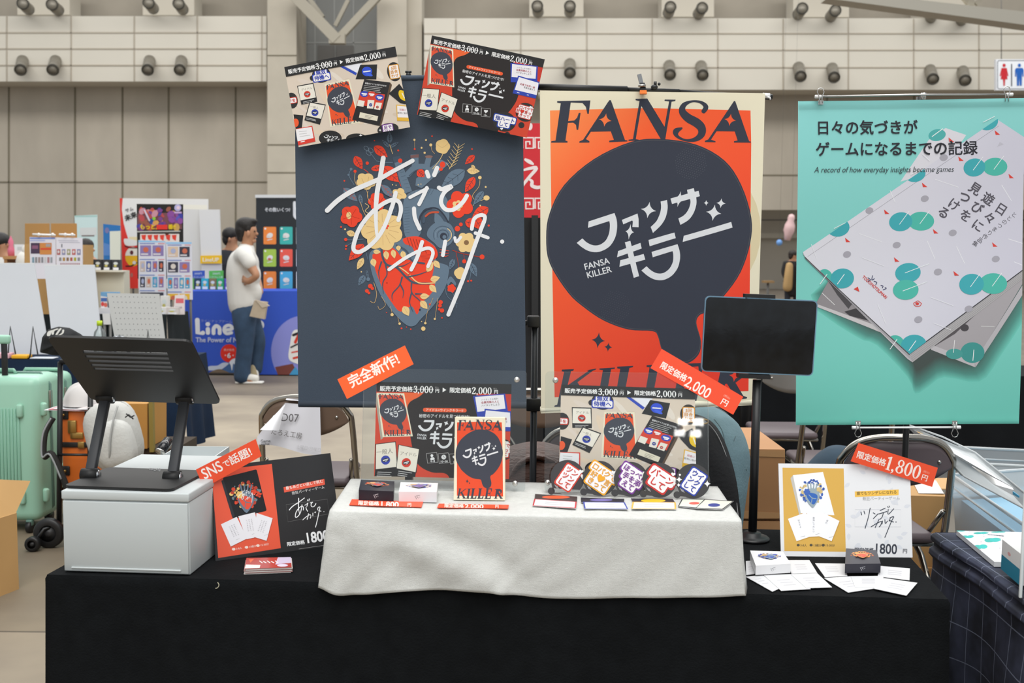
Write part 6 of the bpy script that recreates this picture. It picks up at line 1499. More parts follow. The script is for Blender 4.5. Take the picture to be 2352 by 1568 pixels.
# red and white banner
RW = [(275,455),(478,457),(480,662),(283,662)]
def rw(A):
    A.f([(275,455),(282,455),(280,480),(284,512),(291,538),(297,556),(318,566),(318,662),(275,662)], '#e0382e'); A.f([(297,545),(318,545),(318,556),(297,553)], '#ecdcae')
    A.f(spl([(285,551),(292,549),(316,554),(318,563),(300,566),(288,563)]), '#e8e6e2'); A.f(ell(306,590,18,22), '#e8b21e'); A.f(clip_half(ell(306,590,18,22), (330,588), (280,588)), '#e6e0d4'); A.f(ell(303,581,4,5), '#5a1f2a')
    A.s([(288,566),(300,570),(318,570)], 2.5, '#4a1518'); A.s([(290,612),(303,611),(314,604)], 3, '#3a1512'); A.f(ell(288,628,5,3), '#8a7a72'); A.f(ell(303,632,3,5), '#b06a60'); A.f(ell(309,604,4), '#d8d4d0')
    A.t('サム', 288, 485, 10, '#55555a', -18, .02); A.t('未来', 287, 503, 15, '#2a2a2c', -22, .04)
    A.f([(420,470),(476,471),(477,540),(420,540)], '#efece0')
bT = board('banner_display', RW, 13.0, rw, 'red and white standing banner with a round eye, behind the game poster', 'banner', .012, '#e9e8e6', stand=True)
GP = [(314,468),(420,469),(421,640),(316,640)]
def gp(A):
    r2 = random.Random(4)
    A.f([(316,490),(418,488),(418,526),(316,528)], '#7a4a52')
    for k in range(46):
        x, y = r2.uniform(318,416), r2.uniform(480,524); A.f(ell(x, y, r2.uniform(3,9), r2.uniform(3,10), r2.uniform(0,90), n=8), r2.choice(['#c8584a','#d87a3c','#7a3f8a','#4a48a0','#d8a058','#b84a50','#c890a0','#9a5a48','#2f4a9a'] if x < 390 else ['#3a3fa0','#5a58b8','#c8a058','#8a4a9a']))
    A.s([(333,483),(344,506)], 4, '#cfc8da'); A.f(ell(355,502,4), '#8ac83a')
    A.t('もっと,', 322, 521, 13, '#f2d21e', 0, .04, .95); A.f(rct(361,516,386,527), '#e0342a'); A.t('番!!', 387, 521, 12, '#f2d21e', 0, .04, .95); A.s([(317,532),(414,531)], 3, '#b8b8b4')
    A.f(rct(322,537,412,560), '#e8ddd8'); A.f(rct(380,534,388,541), '#4a2a1e')
    for k in range(6): A.f([(325+k*14,540),(336+k*14,539),(334+k*14,553),(327+k*14,549)], '#e04030')
    A.f(ell(409,477,8,8), '#b8b4e0'); A.f(ell(410,477,4,4), '#e8d0e0'); A.f(rct(401,486,418,490), '#c8a8d8')
board('poster', GP, 10.0, gp, 'black poster of colourful game artwork hanging among the far stalls', 'poster', .01, '#1c1a1a', stand=True)
def info(seed, x0, x1, y0, y1):
    def f(A):
        r2 = random.Random(seed); A.f(rct(x0,y0,x1,y0+4), '#8fc4ec'); w = x1-x0
        y = y0+7
        while y < y1-12:
            A.s([(x0+3,y),(x0+w*.6,y)], 2, '#6a80c0', smooth=False, cap=False); A.s([(x0+w*.72,y),(x1-3,y)], 2, '#d88a90', smooth=False, cap=False)
            n = r2.choice([1,2,2,4]); ww = (w-6)/n; h = 24
            for i in range(n):
                c = r2.choice(['#3a3a4a','#8a7ab0','#e8b83a','#4aa0c8','#7a6a80','#d8c0a8','#5a6aa8','#c8b8b0'])
                A.f(rct(x0+3+ww*i+1,y+4,x0+3+ww*(i+1)-2,y+4+h), c); A.f(ell(x0+3+ww*(i+.5),y+14,ww*.22,6), r2.choice(['#d8d0c8','#c86a50','#a8b0d0'])); A.s([(x0+6+ww*i,y+24),(x0+ww*(i+.8),y+24)], 3, '#e0dce0', smooth=False, cap=False)
            y += 36
    return f
board('information_board', [(318,551),(380,554),(382,686),(319,684)], 9.68, info(1,318,381,552,684), 'left of two blue-headed boards of small pictures before the game poster', 'board', .012, '#d9dbe6', stand=True)
board('information_board', [(381,555),(440,556),(442,688),(386,688)], 9.68, info(5,382,441,556,688), 'right of two blue-headed boards, next to the blue stall', 'board', .012, '#d9dbe6', stand=True)
# posters, boxes and shelf at the far left
def grid1(A):
    A.f(rct(69,545,127,549), '#7a90d0'); A.f(rct(69,551,104,554), '#a8b4e0'); A.f(rct(71,558,92,583), '#4a3a52'); A.f(rct(74,564,88,572), '#8a5a78'); A.f(rct(92,558,119,585), '#d08a4a'); A.f(rct(94,570,118,574), '#d84a32'); A.f(rct(106,560,117,567), '#a8a0a0')
    for k in range(7): A.f(rct(74+k*7,591,79+k*7,604), ['#7a98a8','#8a8a8e','#9a8a88','#8a8a92','#c8c8cc','#a87a80','#9aa0a8'][k])
def grid2(A):
    for k in range(5): A.f(rct(131+k*11.6,572,139+k*11.6,585), ['#b05a5a','#8a8ab0','#98986a','#c05a58','#8080a8'][k]); A.f(ell(135+k*11.6,578,2.5,3.5), '#d8d0d0')
    for k in range(6): A.f(rct(136+k*8.5,591,141.5+k*8.5,599), ['#8a8a8a','#b08a4a','#8a6a50','#b05a4a','#a8a83a','#8a8a90'][k])
    for k in range(10): A.f(rct(139+k*4.6,603.5,142+k*4.6,608), '#b08a90')
    A.s([(134,552),(180,553)], 1.2, '#b0b0c0', smooth=False, cap=False); A.s([(136,556),(184,557)], 1.2, '#b0b0c0', smooth=False, cap=False); A.f(rct(141,560,143.5,568), '#70707a')
board('poster', [(68,544),(128,545),(128,640),(70,640)], 8.6, grid1, 'white game sheet with dark and orange pictures, hanging at far left', 'poster', .006, '#dfdee8', stand=True); board('poster', [(129,545),(189,546),(190,640),(130,640)], 8.6, grid2, 'white game sheet with rows of tiny cards, hanging at far left', 'poster', .006, '#e2e0ea', stand=True)
for x0, x1 in ((75,127),(136,172)):
    r_ = T('hanging_rod', 'white rod above the '+('left' if x0 < 100 else 'right')+' white game sheet at far left', 'rod', P((x0+x1)/2,539,8.6)); MB().cyl(P(x0,538,8.6), P(x1,540,8.6), .008, whm, 8).obj('bar', r_)
    for x in (x0+14, x1-6): MB().ball(P(x,538.5,8.58), .014, whm, n=8).obj('clip', r_)
cb = mat('#b9925c', .8, var=.05, scale=5)
def cbox(name, px, d, dep, lab, m=cb, flaps=None, tape=False, z0=None):
    """front face pixel quad TL,TR,BR,BL at distance d"""
    q = [P(x, y, d) for x, y in px]; r_ = T(name, lab, 'cardboard box', (q[2]+q[3])/2)
    mb = MB(); mb.hexa([p+Vector((0,dep,0)) for p in q], q, m); mb.obj('body', r_)
    if tape: mb = MB(); c = (q[0]+q[1])/2; mb.slab([c+Vector((-.03,dep,.001)), c+Vector((.03,dep,.001)), c+Vector((.03,0,.001)), c+Vector((-.03,0,.001))], .0006, mat('#c9a878', .25)); mb.slab([c+Vector((-.03,-.001,0)), c+Vector((.03,-.001,0)), c+Vector((.03,-.001,-.08)), c+Vector((-.03,-.001,-.08))], .0006, mat('#c9a878', .25)); mb.obj('tape', r_)
    return r_
bigb = cbox('cardboard_box', [(56,560),(177,562),(177,722),(56,722)], 9.0, .35, 'big open cardboard box behind the far white game sheets')
for x0, x1 in ((57,113),(117,176)): MB().slab([P(x0,513,9.33), P(x1,513,9.33), P(x1+1,562,9.35), P(x0,561,9.35)], .006, mat('#b38a54', .8)).obj('flap', bigb)
board('banner_display', [(171,495),(223,493),(224,722),(184,722)], 13.5, lambda A: (A.f([(184,530),(222,529),(222,550),(184,550)], '#d8dcdc'), A.f(rct(188,550,217,553), '#7a6a68'), A.f(rct(172,495,223,499), '#a9d2cc')), 'pale cyan hanging banner behind the far cardboard box', 'banner', .012, '#cfe6e6', stand=True)
board('banner_display', [(237,514),(276,518),(276,740),(240,740)], 12.6, lambda A: (A.f(ell(246,530,5,7), '#7a78a8'), A.f([(238,560),(255,565),(255,590),(238,590)], '#5a88c8')), 'blue hanging banner left of the red and white one', 'banner', .012, '#2b74b8', stand=True); board('banner_display', [(252,531),(276,530),(276,735),(254,735)], 12.2, None, 'cream narrow banner in front of the blue one', 'banner', .012, '#dfe2d4', stand=True)
# long black-clothed table of that stall
tablebox(20, 383, 722, 9.0, .6, '#1f2528', 'dark cloth on the long far table behind the grey peg board', z=P(200,722,9.0).z)
ZF = P(200,722,9.0).z+.003
def onF(px, d): v = P(px, 700, d); return v.x
cs2 = MB(); cs2.box((P(238,650,9.4).x, 9.5, ZF+.18), (.34,.14,.36), mat('#e0dcc8', .6)); cs2.box((P(238,650,9.4).x, 9.4, ZF+.355), (.36,.12,.012), mat('#e4e0d0', .6)); tag(cs2.obj('display_shelf'), 'cream stepped shelf carrying the small black boxes', 'shelf')
for i, x in enumerate((203,225,245,266)): pack(x, 614, 18, 24, 9.38, '#3a3e44', 'small black box, '+('first','second','third','last')+' on the cream shelf' if False else 'small black box, '+('first','second','third','last')[i]+' from the left on the cream shelf', 'black boxes on the cream shelf', 'box', 'small_box', z=ZF+.362)
pack(252, 705, 40, 48, 9.15, '#7ab0dc', 'sky-blue game box standing below the cream shelf', None, 'game box', 'game_box', z=ZF)
pack(292, 705, 44, 40, 9.25, '#dcdce6', 'white game box behind the row of dark packs', None, 'game box', 'game_box', z=ZF)
for i, x in enumerate((257,279,300,321,343)): pack(x, 700, 19, 26, 9.08, '#2e2632', 'dark game pack, '+('first','second','third','fourth','last')[i]+' in the row above the grey peg board', 'dark packs above the peg board', z=ZF+.055)
cs2 = MB(); cs2.box((P(300,700,9.1).x, 9.1, ZF+.026), (.5,.1,.05), mat('#dcdce2', .5)); tag(cs2.obj('display_riser'), 'low white riser under the row of dark packs', 'riser')
for x, w, c, l in ((372,20,'#e0dede','white carton at the right end of the far dark table'),(396,28,'#cfc9c6','pale printed carton beside the blue stall'),(378,18,'#e6e4e0','white sheet holder on the far dark table')): pack(x, 718, w, 16 if w != 18 else 38, 9.05 if w != 18 else 9.3, c, l, None, 'carton', 'carton', z=ZF)
board('price_placard', [(402,678),(424,676),(424,722),(398,722)], 9.2, lambda A: (A.f(rct(404,684,422,694), '#dc6a72'), A.f(rct(402,702,418,706), '#b0a8b0')), 'white leaning card with red print beside the blue stall', 'sign', .008, '#e6dcdc')
for x0, x1, y0, y1, c, l in ((83,104,634,668.5,'#8a6a80','purple game box seen between the two white boards'),(93,110,669,695,'#b07a78','reddish game box seen between the two white boards'),(98,116,695.5,720,'#d8d4d8','white box lowest between the two white boards')): board('game_box', [(x0,y0),(x1,y0),(x1+2,y1),(x0+2,y1)], 9.12, None, l, 'game box', .06, c)
board('price_placard', [(231,680),(247,682),(248,720),(232,720)], 9.1, lambda A: (A.f(rct(232,684,246,692), '#4a70b8'), A.f(ell(236,698,4,5), '#d84a4a'), A.f(ell(243,700,4,5), '#d86a5a')), 'small red and blue card right of the white boards', 'sign', .008, '#e6e4e6'); board('price_placard', [(235,720),(252,720),(254,745),(238,745)], 8.93, None, 'blank white card below the red and blue one', 'sign', .006, '#d9dadc', stand=True)
# wooden side shelf at far left with small things
mb = MB(); x0, x1 = P(12,590,10.5).x, P(66,590,10.5).x; zz = P(40,588,10.5).z
mb.box(((x0+x1)/2,10.6,zz-.015), (x1-x0,.3,.03), mat('#b98a58', .6)); 
for x in (x0+.02, x1-.02): mb.box((x,10.6,(zz-.03)/2), (.03,.28,zz-.03), mat('#a87c4e', .6))
tag(mb.obj('wooden_shelf'), 'wooden shelf with small goods at the far left edge', 'shelf')
board('photo_frame', [(33,561),(56,561),(56,587),(34,587)], 10.5, lambda A: A.f(rct(40,567,50,575), '#c8ccd0'), 'white framed notice on the far wooden shelf', 'frame', .02, '#e4e6ea')
mb = MB(); c = P(26,588,10.55); mb.lathe([(.0,.0),(.03,.0),(.034,.06),(.02,.10),(.026,.14),(.0,.2)], mat('#d8708a', .5), Matrix.Translation((c.x,10.55,zz+.001)), 12); tag(mb.obj('pink_ornament'), 'small pink ornament on the far wooden shelf', 'ornament')
mb = MB(); c = P(56,600,9.9); mb.ball((c.x,9.9,c.z-.02), .09, mat('#e2e0da', .7), (.9,.6,1.3)); mb.ball((c.x+.02,9.9,c.z+.1), .045, mat('#e2e0da', .7), (.9,.6,1.2)); mb.cyl((c.x,9.9,0), (c.x,9.9,c.z-.12), .02, dgr, 8); tag(mb.obj('white_bundle'), 'white bagged bundle on a stand left of the game sheets', 'bag')

# ================================================================ NEARER LEFT: NAVY TABLE, BOARDS, LUGGAGE
NT = tablebox(-120, 416, 826, 6.0, .5, '#1b2a40', 'navy cloth over the table that carries the white boards', zbot=.2)
ZN = (P(-120,826,6.0).z+P(416,826,6.0).z)/2+.003
for (px, lab) in (([(-40,612),(78,612),(114,822),(-12,822)],'large white foam board leaning on the navy table at the left edge'), ([(101,615),(217,615),(236,822),(124,822)],'large white foam board leaning beside the grey peg board')):
    v = ray(60, px[2][1]); db = 6.22; q = [P(*px[0],db+.12), P(*px[1],db+.12), P(*px[2],db), P(*px[3],db)]
    mb = MB(); mb.slab(q, .01, mat('#c9ccd2', .5, var=.02, scale=3)); mb.slab([q[0]+Vector((0,-.0012,.0)), q[1]+Vector((0,-.0012,.0)), q[1]+Vector((0,-.0012,-.012)), q[0]+Vector((0,-.0012,-.012))], .001, mat('#e2e4e6', .5)); o = tag(mb.obj('foam_board'), lab, 'board', 'white foam boards'); o.location.z = ZN
px = [(246,680),(366,682),(384,824),(270,824)]; q = [P(*px[0],6.3), P(*px[1],6.3), P(*px[2],6.2), P(*px[3],6.2)]
A = Art(px, .6); A.f(px, '#b4b4b2'); hm = inv_homog(px)
for i in range(11):
    for j in range(11):
        c = hm((.1+i*.08, .055+j*.088)); A.f(ell(c[0],c[1],1.1,n=6), '#6f6f70')
mb = MB(); mb.slab(q, .006, mat('#b4b4b2', .6)); A.lay(mb, q, .0008); o = tag(mb.obj('peg_board', fix=False), 'grey perforated peg board leaning on the navy table', 'board'); o.location.z = ZN
for i, (x, x2, x3) in enumerate(((24,19,36),(76,70,87),(340,335,347))):
    d = 6.08; mb = MB(); mb.tube([P(x2,825,d-.03), P(x,760 if x < 300 else 765,d+.05), P(x3,823,d-.03)], .004, blk, 8); mb.tube([P(x2,825,d-.03), P(x2-2,832,d-.06), P(x2+1,818,d-.06)], .004, blk, 8)
    o = mb.obj('wire_easel'); o.location.z += max(0, ZN-o.location.z); tag(o, ('black wire easel at the far left of the navy table','black wire easel before the first white board','black wire easel before the grey peg board')[i], 'easel')
bt = T('water_bottle', 'clear plastic bottle with a lime green cap on the navy table', 'bottle', Vector((P(230,800,5.7+.4).x, 6.1, ZN)))
s_ = 6.1/F; MB().lathe([(.0,0),(.034,.0),(.034,.13),(.03,.15),(.014,.17),(.012,.19)], glass('bottle_plastic', '#eef4f2', .05, .0, .12), Matrix.Translation(bt.location), 18).obj('body', bt)
z = P(230,762,6.1).z; MB().lathe([(0,.028),(.0155,.028),(.0155,0),(.0,0)], mat('#b6cf1e', .4), Matrix.Translation((bt.location.x,6.1,max(z-.012,ZN+.185))), 16).obj('cap', bt)
mb = MB(); c = P(274,785,6.08); rr_ = 22*6.08/F
pts = []
for k in range(60):
    a = 2*PI*k/60; pts.append((c.x+rr_*math.cos(a), 6.08+.01*math.sin(a*9), ZN+rr_+.012+rr_*math.sin(a)))
tins = mat('#8d9094', .25, .85)
mb.tube(pts, [.010+.004*(k % 2) for k in range(60)], tins, 6, True); tag(mb.obj('tinsel_ring'), 'silver tinsel ring standing before the peg board', 'ring')
for px, h, c, l in (([(-10,822),(28,824),(24,838),(-14,838)],.03,'#d8a8b4','pink booklet stack at the left edge of the navy table'),([(29,818),(66,826),(68,832),(31,826)],.02,'#e6a81e','yellow-orange case lying on the navy table'),([(74,824),(128,824),(126,832),(72,832)],.006,'#c9ced6','flat printed cards on the navy table before the boards')):
    q = [P(x,y,6.03) for x, y in px]; cx, cz = sum(p.x for p in q)/4, ZN; w_ = abs(q[1].x-q[0].x); mb = MB(); mb.box((cx,6.04,cz+h/2), (w_,.07,h), mat(c, .5), None, min(.004,h*.3)); tag(mb.obj('item_case' if 'case' in l else 'booklet_stack'), l, 'case' if 'case' in l else 'booklets')

# mint suitcases
mint = mat('#98c6b0', .35, var=.02, scale=4); mint2 = mat('#88b8a3', .4); mdark = mat('#5e7f74', .5)
def suitcase(x0, x1, y0, y1, zt, lab, ribs=True, handle=True):
    r_ = T('suitcase', lab, 'suitcase', Vector(((x0+x1)/2,(y0+y1)/2,0)))
    z0 = .055; mb = MB(); mb.box(((x0+x1)/2,(y0+y1)/2,(z0+zt)/2), (x1-x0,y1-y0,zt-z0), mint, None, .045, 4)
    if ribs:
        n = int((x1-x0-.12)/.016)
        for k in range(n): mb.box((x0+.06+k*.016,y0-.002,(z0+zt)/2-.03), (.007,.012,zt-z0-.24), mint2, None, .002, 1)
    mb.obj('shell', r_)
    ym = (y0+y1)/2; mb = MB(); mb.tube([(x0+.05,ym,z0-.0),(x1-.04,ym,z0),(x1+.003,ym,z0+.05),(x1+.003,ym,zt-.05),(x1-.04,ym,zt+.003),(x0+.05,ym,zt+.003)], .007, mdark, 8); mb.obj('zip', r_)
    for x, y in ((x1-.06,y0+.02),(x1-.06,y1-.04),(x0+.07,y0+.02),(x0+.07,y1-.04)):
        mb = MB(); mb.cyl((x-.012,y,.03),(x+.012,y,.03), .029, blk, 14); mb.box((x,y,.05), (.03,.03,.03), mdark, None, .005); mb.obj('wheel', r_)
    for x, y, z in ((x1-.08,y0-.006,zt-.16),(x1-.08,y0-.006,z0+.12),(x1+.006,y0+.05,zt-.16),(x1+.006,y0+.05,z0+.12)): mb = MB(); mb.box((x,y,z), (.03,.03,.065), mint, None, .01); mb.obj('corner_stud', r_)
    mb = MB(); mb.box((x1+.004,ym-.0,zt-.13), (.008,.03,.1), mat('#8d8a80', .4, .5), None, .003); mb.obj('lock', r_)
    mb = MB(); mb.tube([((x0+x1)/2-.1,ym-.02,zt),((x0+x1)/2-.09,ym-.02,zt+.018),((x0+x1)/2+.09,ym-.02,zt+.018),((x0+x1)/2+.1,ym-.02,zt)], .009, mint2, 8); mb.obj('carry_handle', r_)
    return r_
sd_ = 4.95; xr = P(88,1000,sd_).x; zt_ = P(60,862,sd_+.05).z
s1 = suitcase(xr-.50, xr+.0, sd_, sd_+.27, zt_, 'mint green ribbed suitcase with raised trolley handle at the left edge')
xh = P(11,840,sd_+.05).x; zh = P(11,783,sd_+.05).z
mb = MB(); mb.box((xh,sd_+.05,(zt_+zh)/2-.03), (.026,.014,zh-zt_+.06), blk, None, .003); mb.box((xh-.24,sd_+.05,(zt_+zh)/2-.03), (.026,.014,zh-zt_+.06), blk, None, .003); mb.box((xh-.12,sd_+.05,zh+.008), (.30,.03,.042), mint, None, .01); mb.obj('trolley_handle', s1)
s2 = suitcase(P(70,900,5.75).x, P(163,900,5.75).x, 5.55, 5.80, P(130,858,5.6).z, 'second mint green suitcase half hidden behind the ribbed one', False)
# hand cart with the orange trunk
ct = T('hand_cart', 'black folding hand cart with wheels carrying the orange trunk', 'cart', P(150,1240,4.75))
dc = 4.75; mb = MB()
for x in (136, 206): mb.tube([Vector((P(x,1235,dc).x,dc,.06)), Vector((P(x,900,dc).x,dc+.02,P(x,832,dc).z))], .012, blk, 10)
mb.tube([Vector((P(136,900,dc).x,dc+.02,P(136,832,dc).z)), Vector((P(206,900,dc).x,dc+.02,P(206,832,dc).z))], .012, blk, 10)
for z in (.25, .42): mb.tube([Vector((P(136,1100,dc).x,dc,z)), Vector((P(206,1100,dc).x,dc,z))], .006, blk, 8)
mb.obj('frame', ct)
xa, xb = P(136,1200,dc).x, P(215,1200,dc).x
mb = MB(); mb.box(((xa+xb)/2,dc+.17,.085), (xb-xa,.30,.016), blk, None, .004); mb.obj('platform', ct)
for x, y, rw_ in ((P(112,1200,dc-.03).x,dc-.03,.068),(P(215,1200,dc-.03).x,dc-.03,.068),(P(77,1213,dc-.08).x,dc-.09,.034)):
    mb = MB(); Mw = Matrix.Translation((x,y,rw_)) @ Matrix.Rotation(PI/2,4,'X'); mb.lathe([(rw_*.55,-.016),(rw_*.9,-.018),(rw_,-.01),(rw_,.01),(rw_*.9,.018),(rw_*.55,.016)], blk, Mw, 26); mb.lathe([(0,.012),(rw_*.2,.014),(rw_*.24,.006),(rw_*.6,.004),(rw_*.6,-.01),(0,-.01)], mat('#2c2d2f', .5), Mw, 26); mb.obj('wheel', ct)
mb = MB(); mb.tube([(P(77,1213,dc-.08).x,dc-.07,.034),(P(100,1190,dc-.05).x,dc-.05,.09),(xa,dc,.1)], .008, blk, 8); mb.obj('axle_bracket', ct)
orm = mat('#d2691e', .5, var=.06, scale=12); leather = mat('#1d1b1a', .5); brass = mat('#b08d4f', .3, .8)
tx0, tx1 = P(140,1000,dc+.06).x, P(215,1000,dc+.06).x; tz0, tz1 = .095, P(170,942,dc+.06).z
tr_ = T('trunk', 'orange vintage trunk with black corners and straps on the hand cart', 'trunk', Vector(((tx0+tx1)/2,dc+.18,tz0)))
mb = MB(); mb.box(((tx0+tx1)/2,dc+.18,(tz0+tz1)/2), (tx1-tx0,.24,tz1-tz0), orm, None, .012); mb.obj('body', tr_)
for z in (tz0+.02, tz1-.02, (tz0+tz1)/2-.02):
    for x in (tx0+.018, tx1-.018): mb = MB(); mb.box((x,dc+.058,z), (.04,.012,.045), leather, None, .012); mb.ball((x,dc+.05,z), .007, brass, n=8); mb.obj('corner', tr_)
mb = MB(); mb.box(((tx0+tx1)/2,dc+.056,tz0+.36), (tx1-tx0+.006,.008,.024), leather, None, .003); mb.box(((tx0+tx1)/2+.02,dc+.05,tz0+.36), (.03,.006,.032), brass, None, .003); mb.obj('strap', tr_)
mb = MB(); mb.box((tx0+.055,dc+.054,tz1-.075), (.04,.012,.06), brass, None, .004); mb.box((tx0+.075,dc+.054,tz1-.115), (.06,.01,.03), brass, None, .004); mb.obj('latch', tr_)
S1 = [(tx0-.02,dc+.03,tz1-.03),(tx0-.05,dc+.01,tz1-.10),(tx0-.05,dc-.005,tz1-.2),(tx0-.01,dc-.015,tz0+.33),(tx0+.04,dc-.02,tz0+.22),(tx0+.075,dc-.015,tz0+.10)]
mb = MB(); mb.tube(spl(S1, False, 6), .014, mat('#1d1b1a', .8), 8); sp_ = mb.obj('cart_strap'); tag(sp_, 'black and grey strap hanging over the front of the orange trunk', 'strap')
mb = MB(); mb.tube(spl([(x-.004,y-.014,z) for x, y, z in S1[:5]], False, 6), .0045, mat('#8f9294', .7), 6); mb.obj('reflective_piping', sp_)
# papers, cap, garment on cart
mb = MB(); z = tz1+.002
for k, c in enumerate(('#d9d9de','#c86a72','#e2e2e6')): mb.slab([Vector((tx0-.06+.015*k,dc+.24,z+.003*k)), Vector((tx1+.04,dc+.24,z+.003*k)), Vector((tx1+.05-.01*k,dc+.03,z+.003*k)), Vector((tx0-.07+.02*k,dc+.05,z+.003*k))], .002, mat(c, .5))
tag(mb.obj('paper_stack'), 'loose white and red papers lying on the orange trunk', 'papers')
cp = T('baseball_cap', 'crumpled white cap on the papers above the orange trunk', 'cap', Vector((tx0+.06,dc+.14,z+.012)))
mb = MB(); mb.grid(lambda u, v: (tx0+.065+.085*math.cos(2*PI*u)*math.sin(v*PI/2)*(1+.05*math.sin(u*19)), dc+.14+.08*math.sin(2*PI*u)*math.sin(v*PI/2), z+.012+.10*math.cos(v*PI/2)*(1+.06*math.sin(u*25+v*4))), 28, 10, mat('#dcd8d6', .7)); mb.obj('crown', cp)
mb = MB(); mb.grid(lambda u, v: (tx0+.10+.10*math.cos(PI*(u-.5))*(.6+.5*v), dc+.10-.05*v+.07*math.sin(PI*(u-.5)), z+.014+.012*math.sin(u*PI)), 12, 3, mat('#d2cac8', .7)); mb.obj('brim', cp)
gr = T('black_garment', 'black garment with white print draped over the cart handle', 'garment', P(140,812,dc))
bkc = mat('#17191c', .9, bump=.2, bscale=120)
gt = [(93,808),(98,775),(112,757),(135,751),(160,754),(185,768),(200,782),(196,800),(150,815),(120,814)]
cxg, cyg = 146, 784; mb = MB()
def gfn(u, v):
    i = u*len(gt); a_ = gt[int(i) % len(gt)]; b_ = gt[(int(i)+1) % len(gt)]; f = i-int(i); x, y = a_[0]+(b_[0]-a_[0])*f, a_[1]+(b_[1]-a_[1])*f
    return P(cxg+(x-cxg)*v, cyg+(y-cyg)*v, dc-.01-.07*math.cos(v*PI/2)+.01*math.sin(u*40)*v)
mb.grid(gfn, 60, 8, bkc); mb.obj('cloth', gr, .006)
A = Art([(0,0),(1,0),(1,1),(0,1)]); wq = [P(108,752,dc-.085), P(152,752,dc-.085), P(152,775,dc-.09), P(108,775,dc-.09)]
for pts, w in (([(.08,.75),(.15,.45),(.3,.35)], .2), ([(.3,.65),(.35,.3),(.55,.15)], .12), ([(.5,.7),(.62,.35),(.72,.12)], .11), ([(.62,.8),(.82,.55),(.86,.25)], .1), ([(.7,.9),(.85,.85)], .1)): A.s(pts, w, '#d9d9d4')
mb = MB(); A.lay(mb, wq, .0006); mb.obj('print', gr, fix=False)
# backpack
bp = T('backpack', 'light grey backpack leaning behind the white storage box', 'backpack', P(265,1100,4.5))
bm1 = mat('#b9b9b5', .75, var=.06, scale=9, bump=.2, bscale=90)
c = P(262,1000,4.55); Mb = Matrix.Translation(c) @ Matrix.Rotation(math.radians(-14),4,'Y')
def pillow(mb, ctr, sx, sy, sz, m, e=.62, n=28, wr=.0):
    g_ = lambda t: math.copysign(abs(t)**e, t)
    mb.grid(lambda u, v: Mb @ Vector((ctr[0]+sx*g_(math.cos(2*PI*u))*g_(math.sin(PI*v))*(1+wr*math.sin(u*31+v*7)), ctr[1]+sy*g_(math.sin(2*PI*u))*g_(math.sin(PI*v)), ctr[2]+sz*g_(math.cos(PI*v))*(1+wr*math.sin(u*23)))), n, n//2, m)
mb = MB(); pillow(mb, (0,0,0), .112, .085, .150, bm1, .7, wr=.012); mb.obj('body', bp)
mb = MB(); pillow(mb, (.022,-.062,-.03), .085, .055, .105, mat('#c2c2be', .75, var=.06, scale=9, bump=.2, bscale=90), .7, wr=.02); mb.obj('front_pocket', bp)
for k, (dx_, ym_) in enumerate(((-.045,-.088),(.03,-.122))):
    mb = MB(); mb.tube(spl([tuple(Mb @ Vector(p)) for p in ((dx_+.05,ym_+.045,.125),(dx_+.028,ym_+.012,.07),(dx_,ym_,.0),(dx_-.02,ym_+.004,-.06),(dx_-.05,ym_+.035,-.115))], False, 5), .0045, mat('#a3a4a2', .5), 6); mb.obj('zip', bp)
mb = MB(); mb.box((.0,0,-.20), (.19,.12,.12), mat('#a8a9a7', .8, bump=.2, bscale=60), Mb, .03); mb.obj('lower_pocket', bp)
mb = MB(); mb.tube([P(290,950,4.45), P(300,958,4.44), P(308,954,4.43)], .003, blk, 6); mb.tube([P(288,958,4.45), P(296,952,4.44), P(306,962,4.43)], .003, blk, 6); mb.obj('cord', bp)
mb = MB(); xk, zk = c.x, c.z-.27; mb.box((xk,4.6,zk/2), (.24,.2,max(.05,zk)), cb); tag(mb.obj('cardboard_carton'), 'cardboard carton on the floor under the grey backpack', 'cardboard box')
q_ = cbox('cardboard_box', [(262,927),(338,927),(338,1030),(262,1030)], 5.3, .3, 'cardboard box behind the grey backpack, under the laptop stand', mat('#b5843f', .75, var=.05, scale=5)); 
mb = MB(); mb.box((P(346,980,5.3).x,5.32,P(346,980,5.3).z), (.02,.03,.26), mat('#8a7a3a', .6)); mb.obj('edge_strip', q_)
mb = MB(); xk = P(310,1030,5.3).x; zk = P(310,1031,5.3).z; mb.box((xk,5.5,zk/2), (.4,.35,zk-.002), mat('#3a2f24', .8)); tag(mb.obj('wooden_crate'), 'dark crate under the cardboard box behind the laptop stand', 'crate')
# little white tray with dark tube at the back of the table
tq = qz([(400,1024),(478,1026),(500,1048),(352,1046)], TZ+.05)
bT_ = T('small_tray', 'open white plastic tray behind the white storage box', 'tray', P(430,1060,2.75))
xa, xb = P(352,1040,2.66).x, P(477,1040,2.66).x; zt2 = P(420,1026,2.85).z
mb = MB()
for cx_, cy_, sx, sy in (((xa+xb)/2,2.62,xb-xa,.003),((xa+xb)/2,2.86,xb-xa,.003),(xa,2.74,.003,.24),(xb,2.74,.003,.24)): mb.box((cx_,cy_,zt2-.03), (sx,sy,.06), wp)
mb.box(((xa+xb)/2,2.74,zt2-.06), (xb-xa,.24,.003), wp); mb.obj('tray_body', bT_)
mb = MB(); mb.box(((xa+xb)/2,2.74,(zt2-.0615)/2), (xb-xa,.2,zt2-.0625), mat('#4a4a4c', .8)); mb.obj('pedestal', bT_)
tbe = T('marker_tube', 'glossy black marker tube leaning in the white tray', 'marker', P(380,1040,2.7)); MB().cyl(P(369,1036,2.70), P(386,1012,2.74), .013, mat('#14161a', .12), 18).obj('body', tbe); MB().cyl(P(367,1039,2.697), P(369,1036,2.70), .0132, chromeM, 18).obj('ring', tbe)
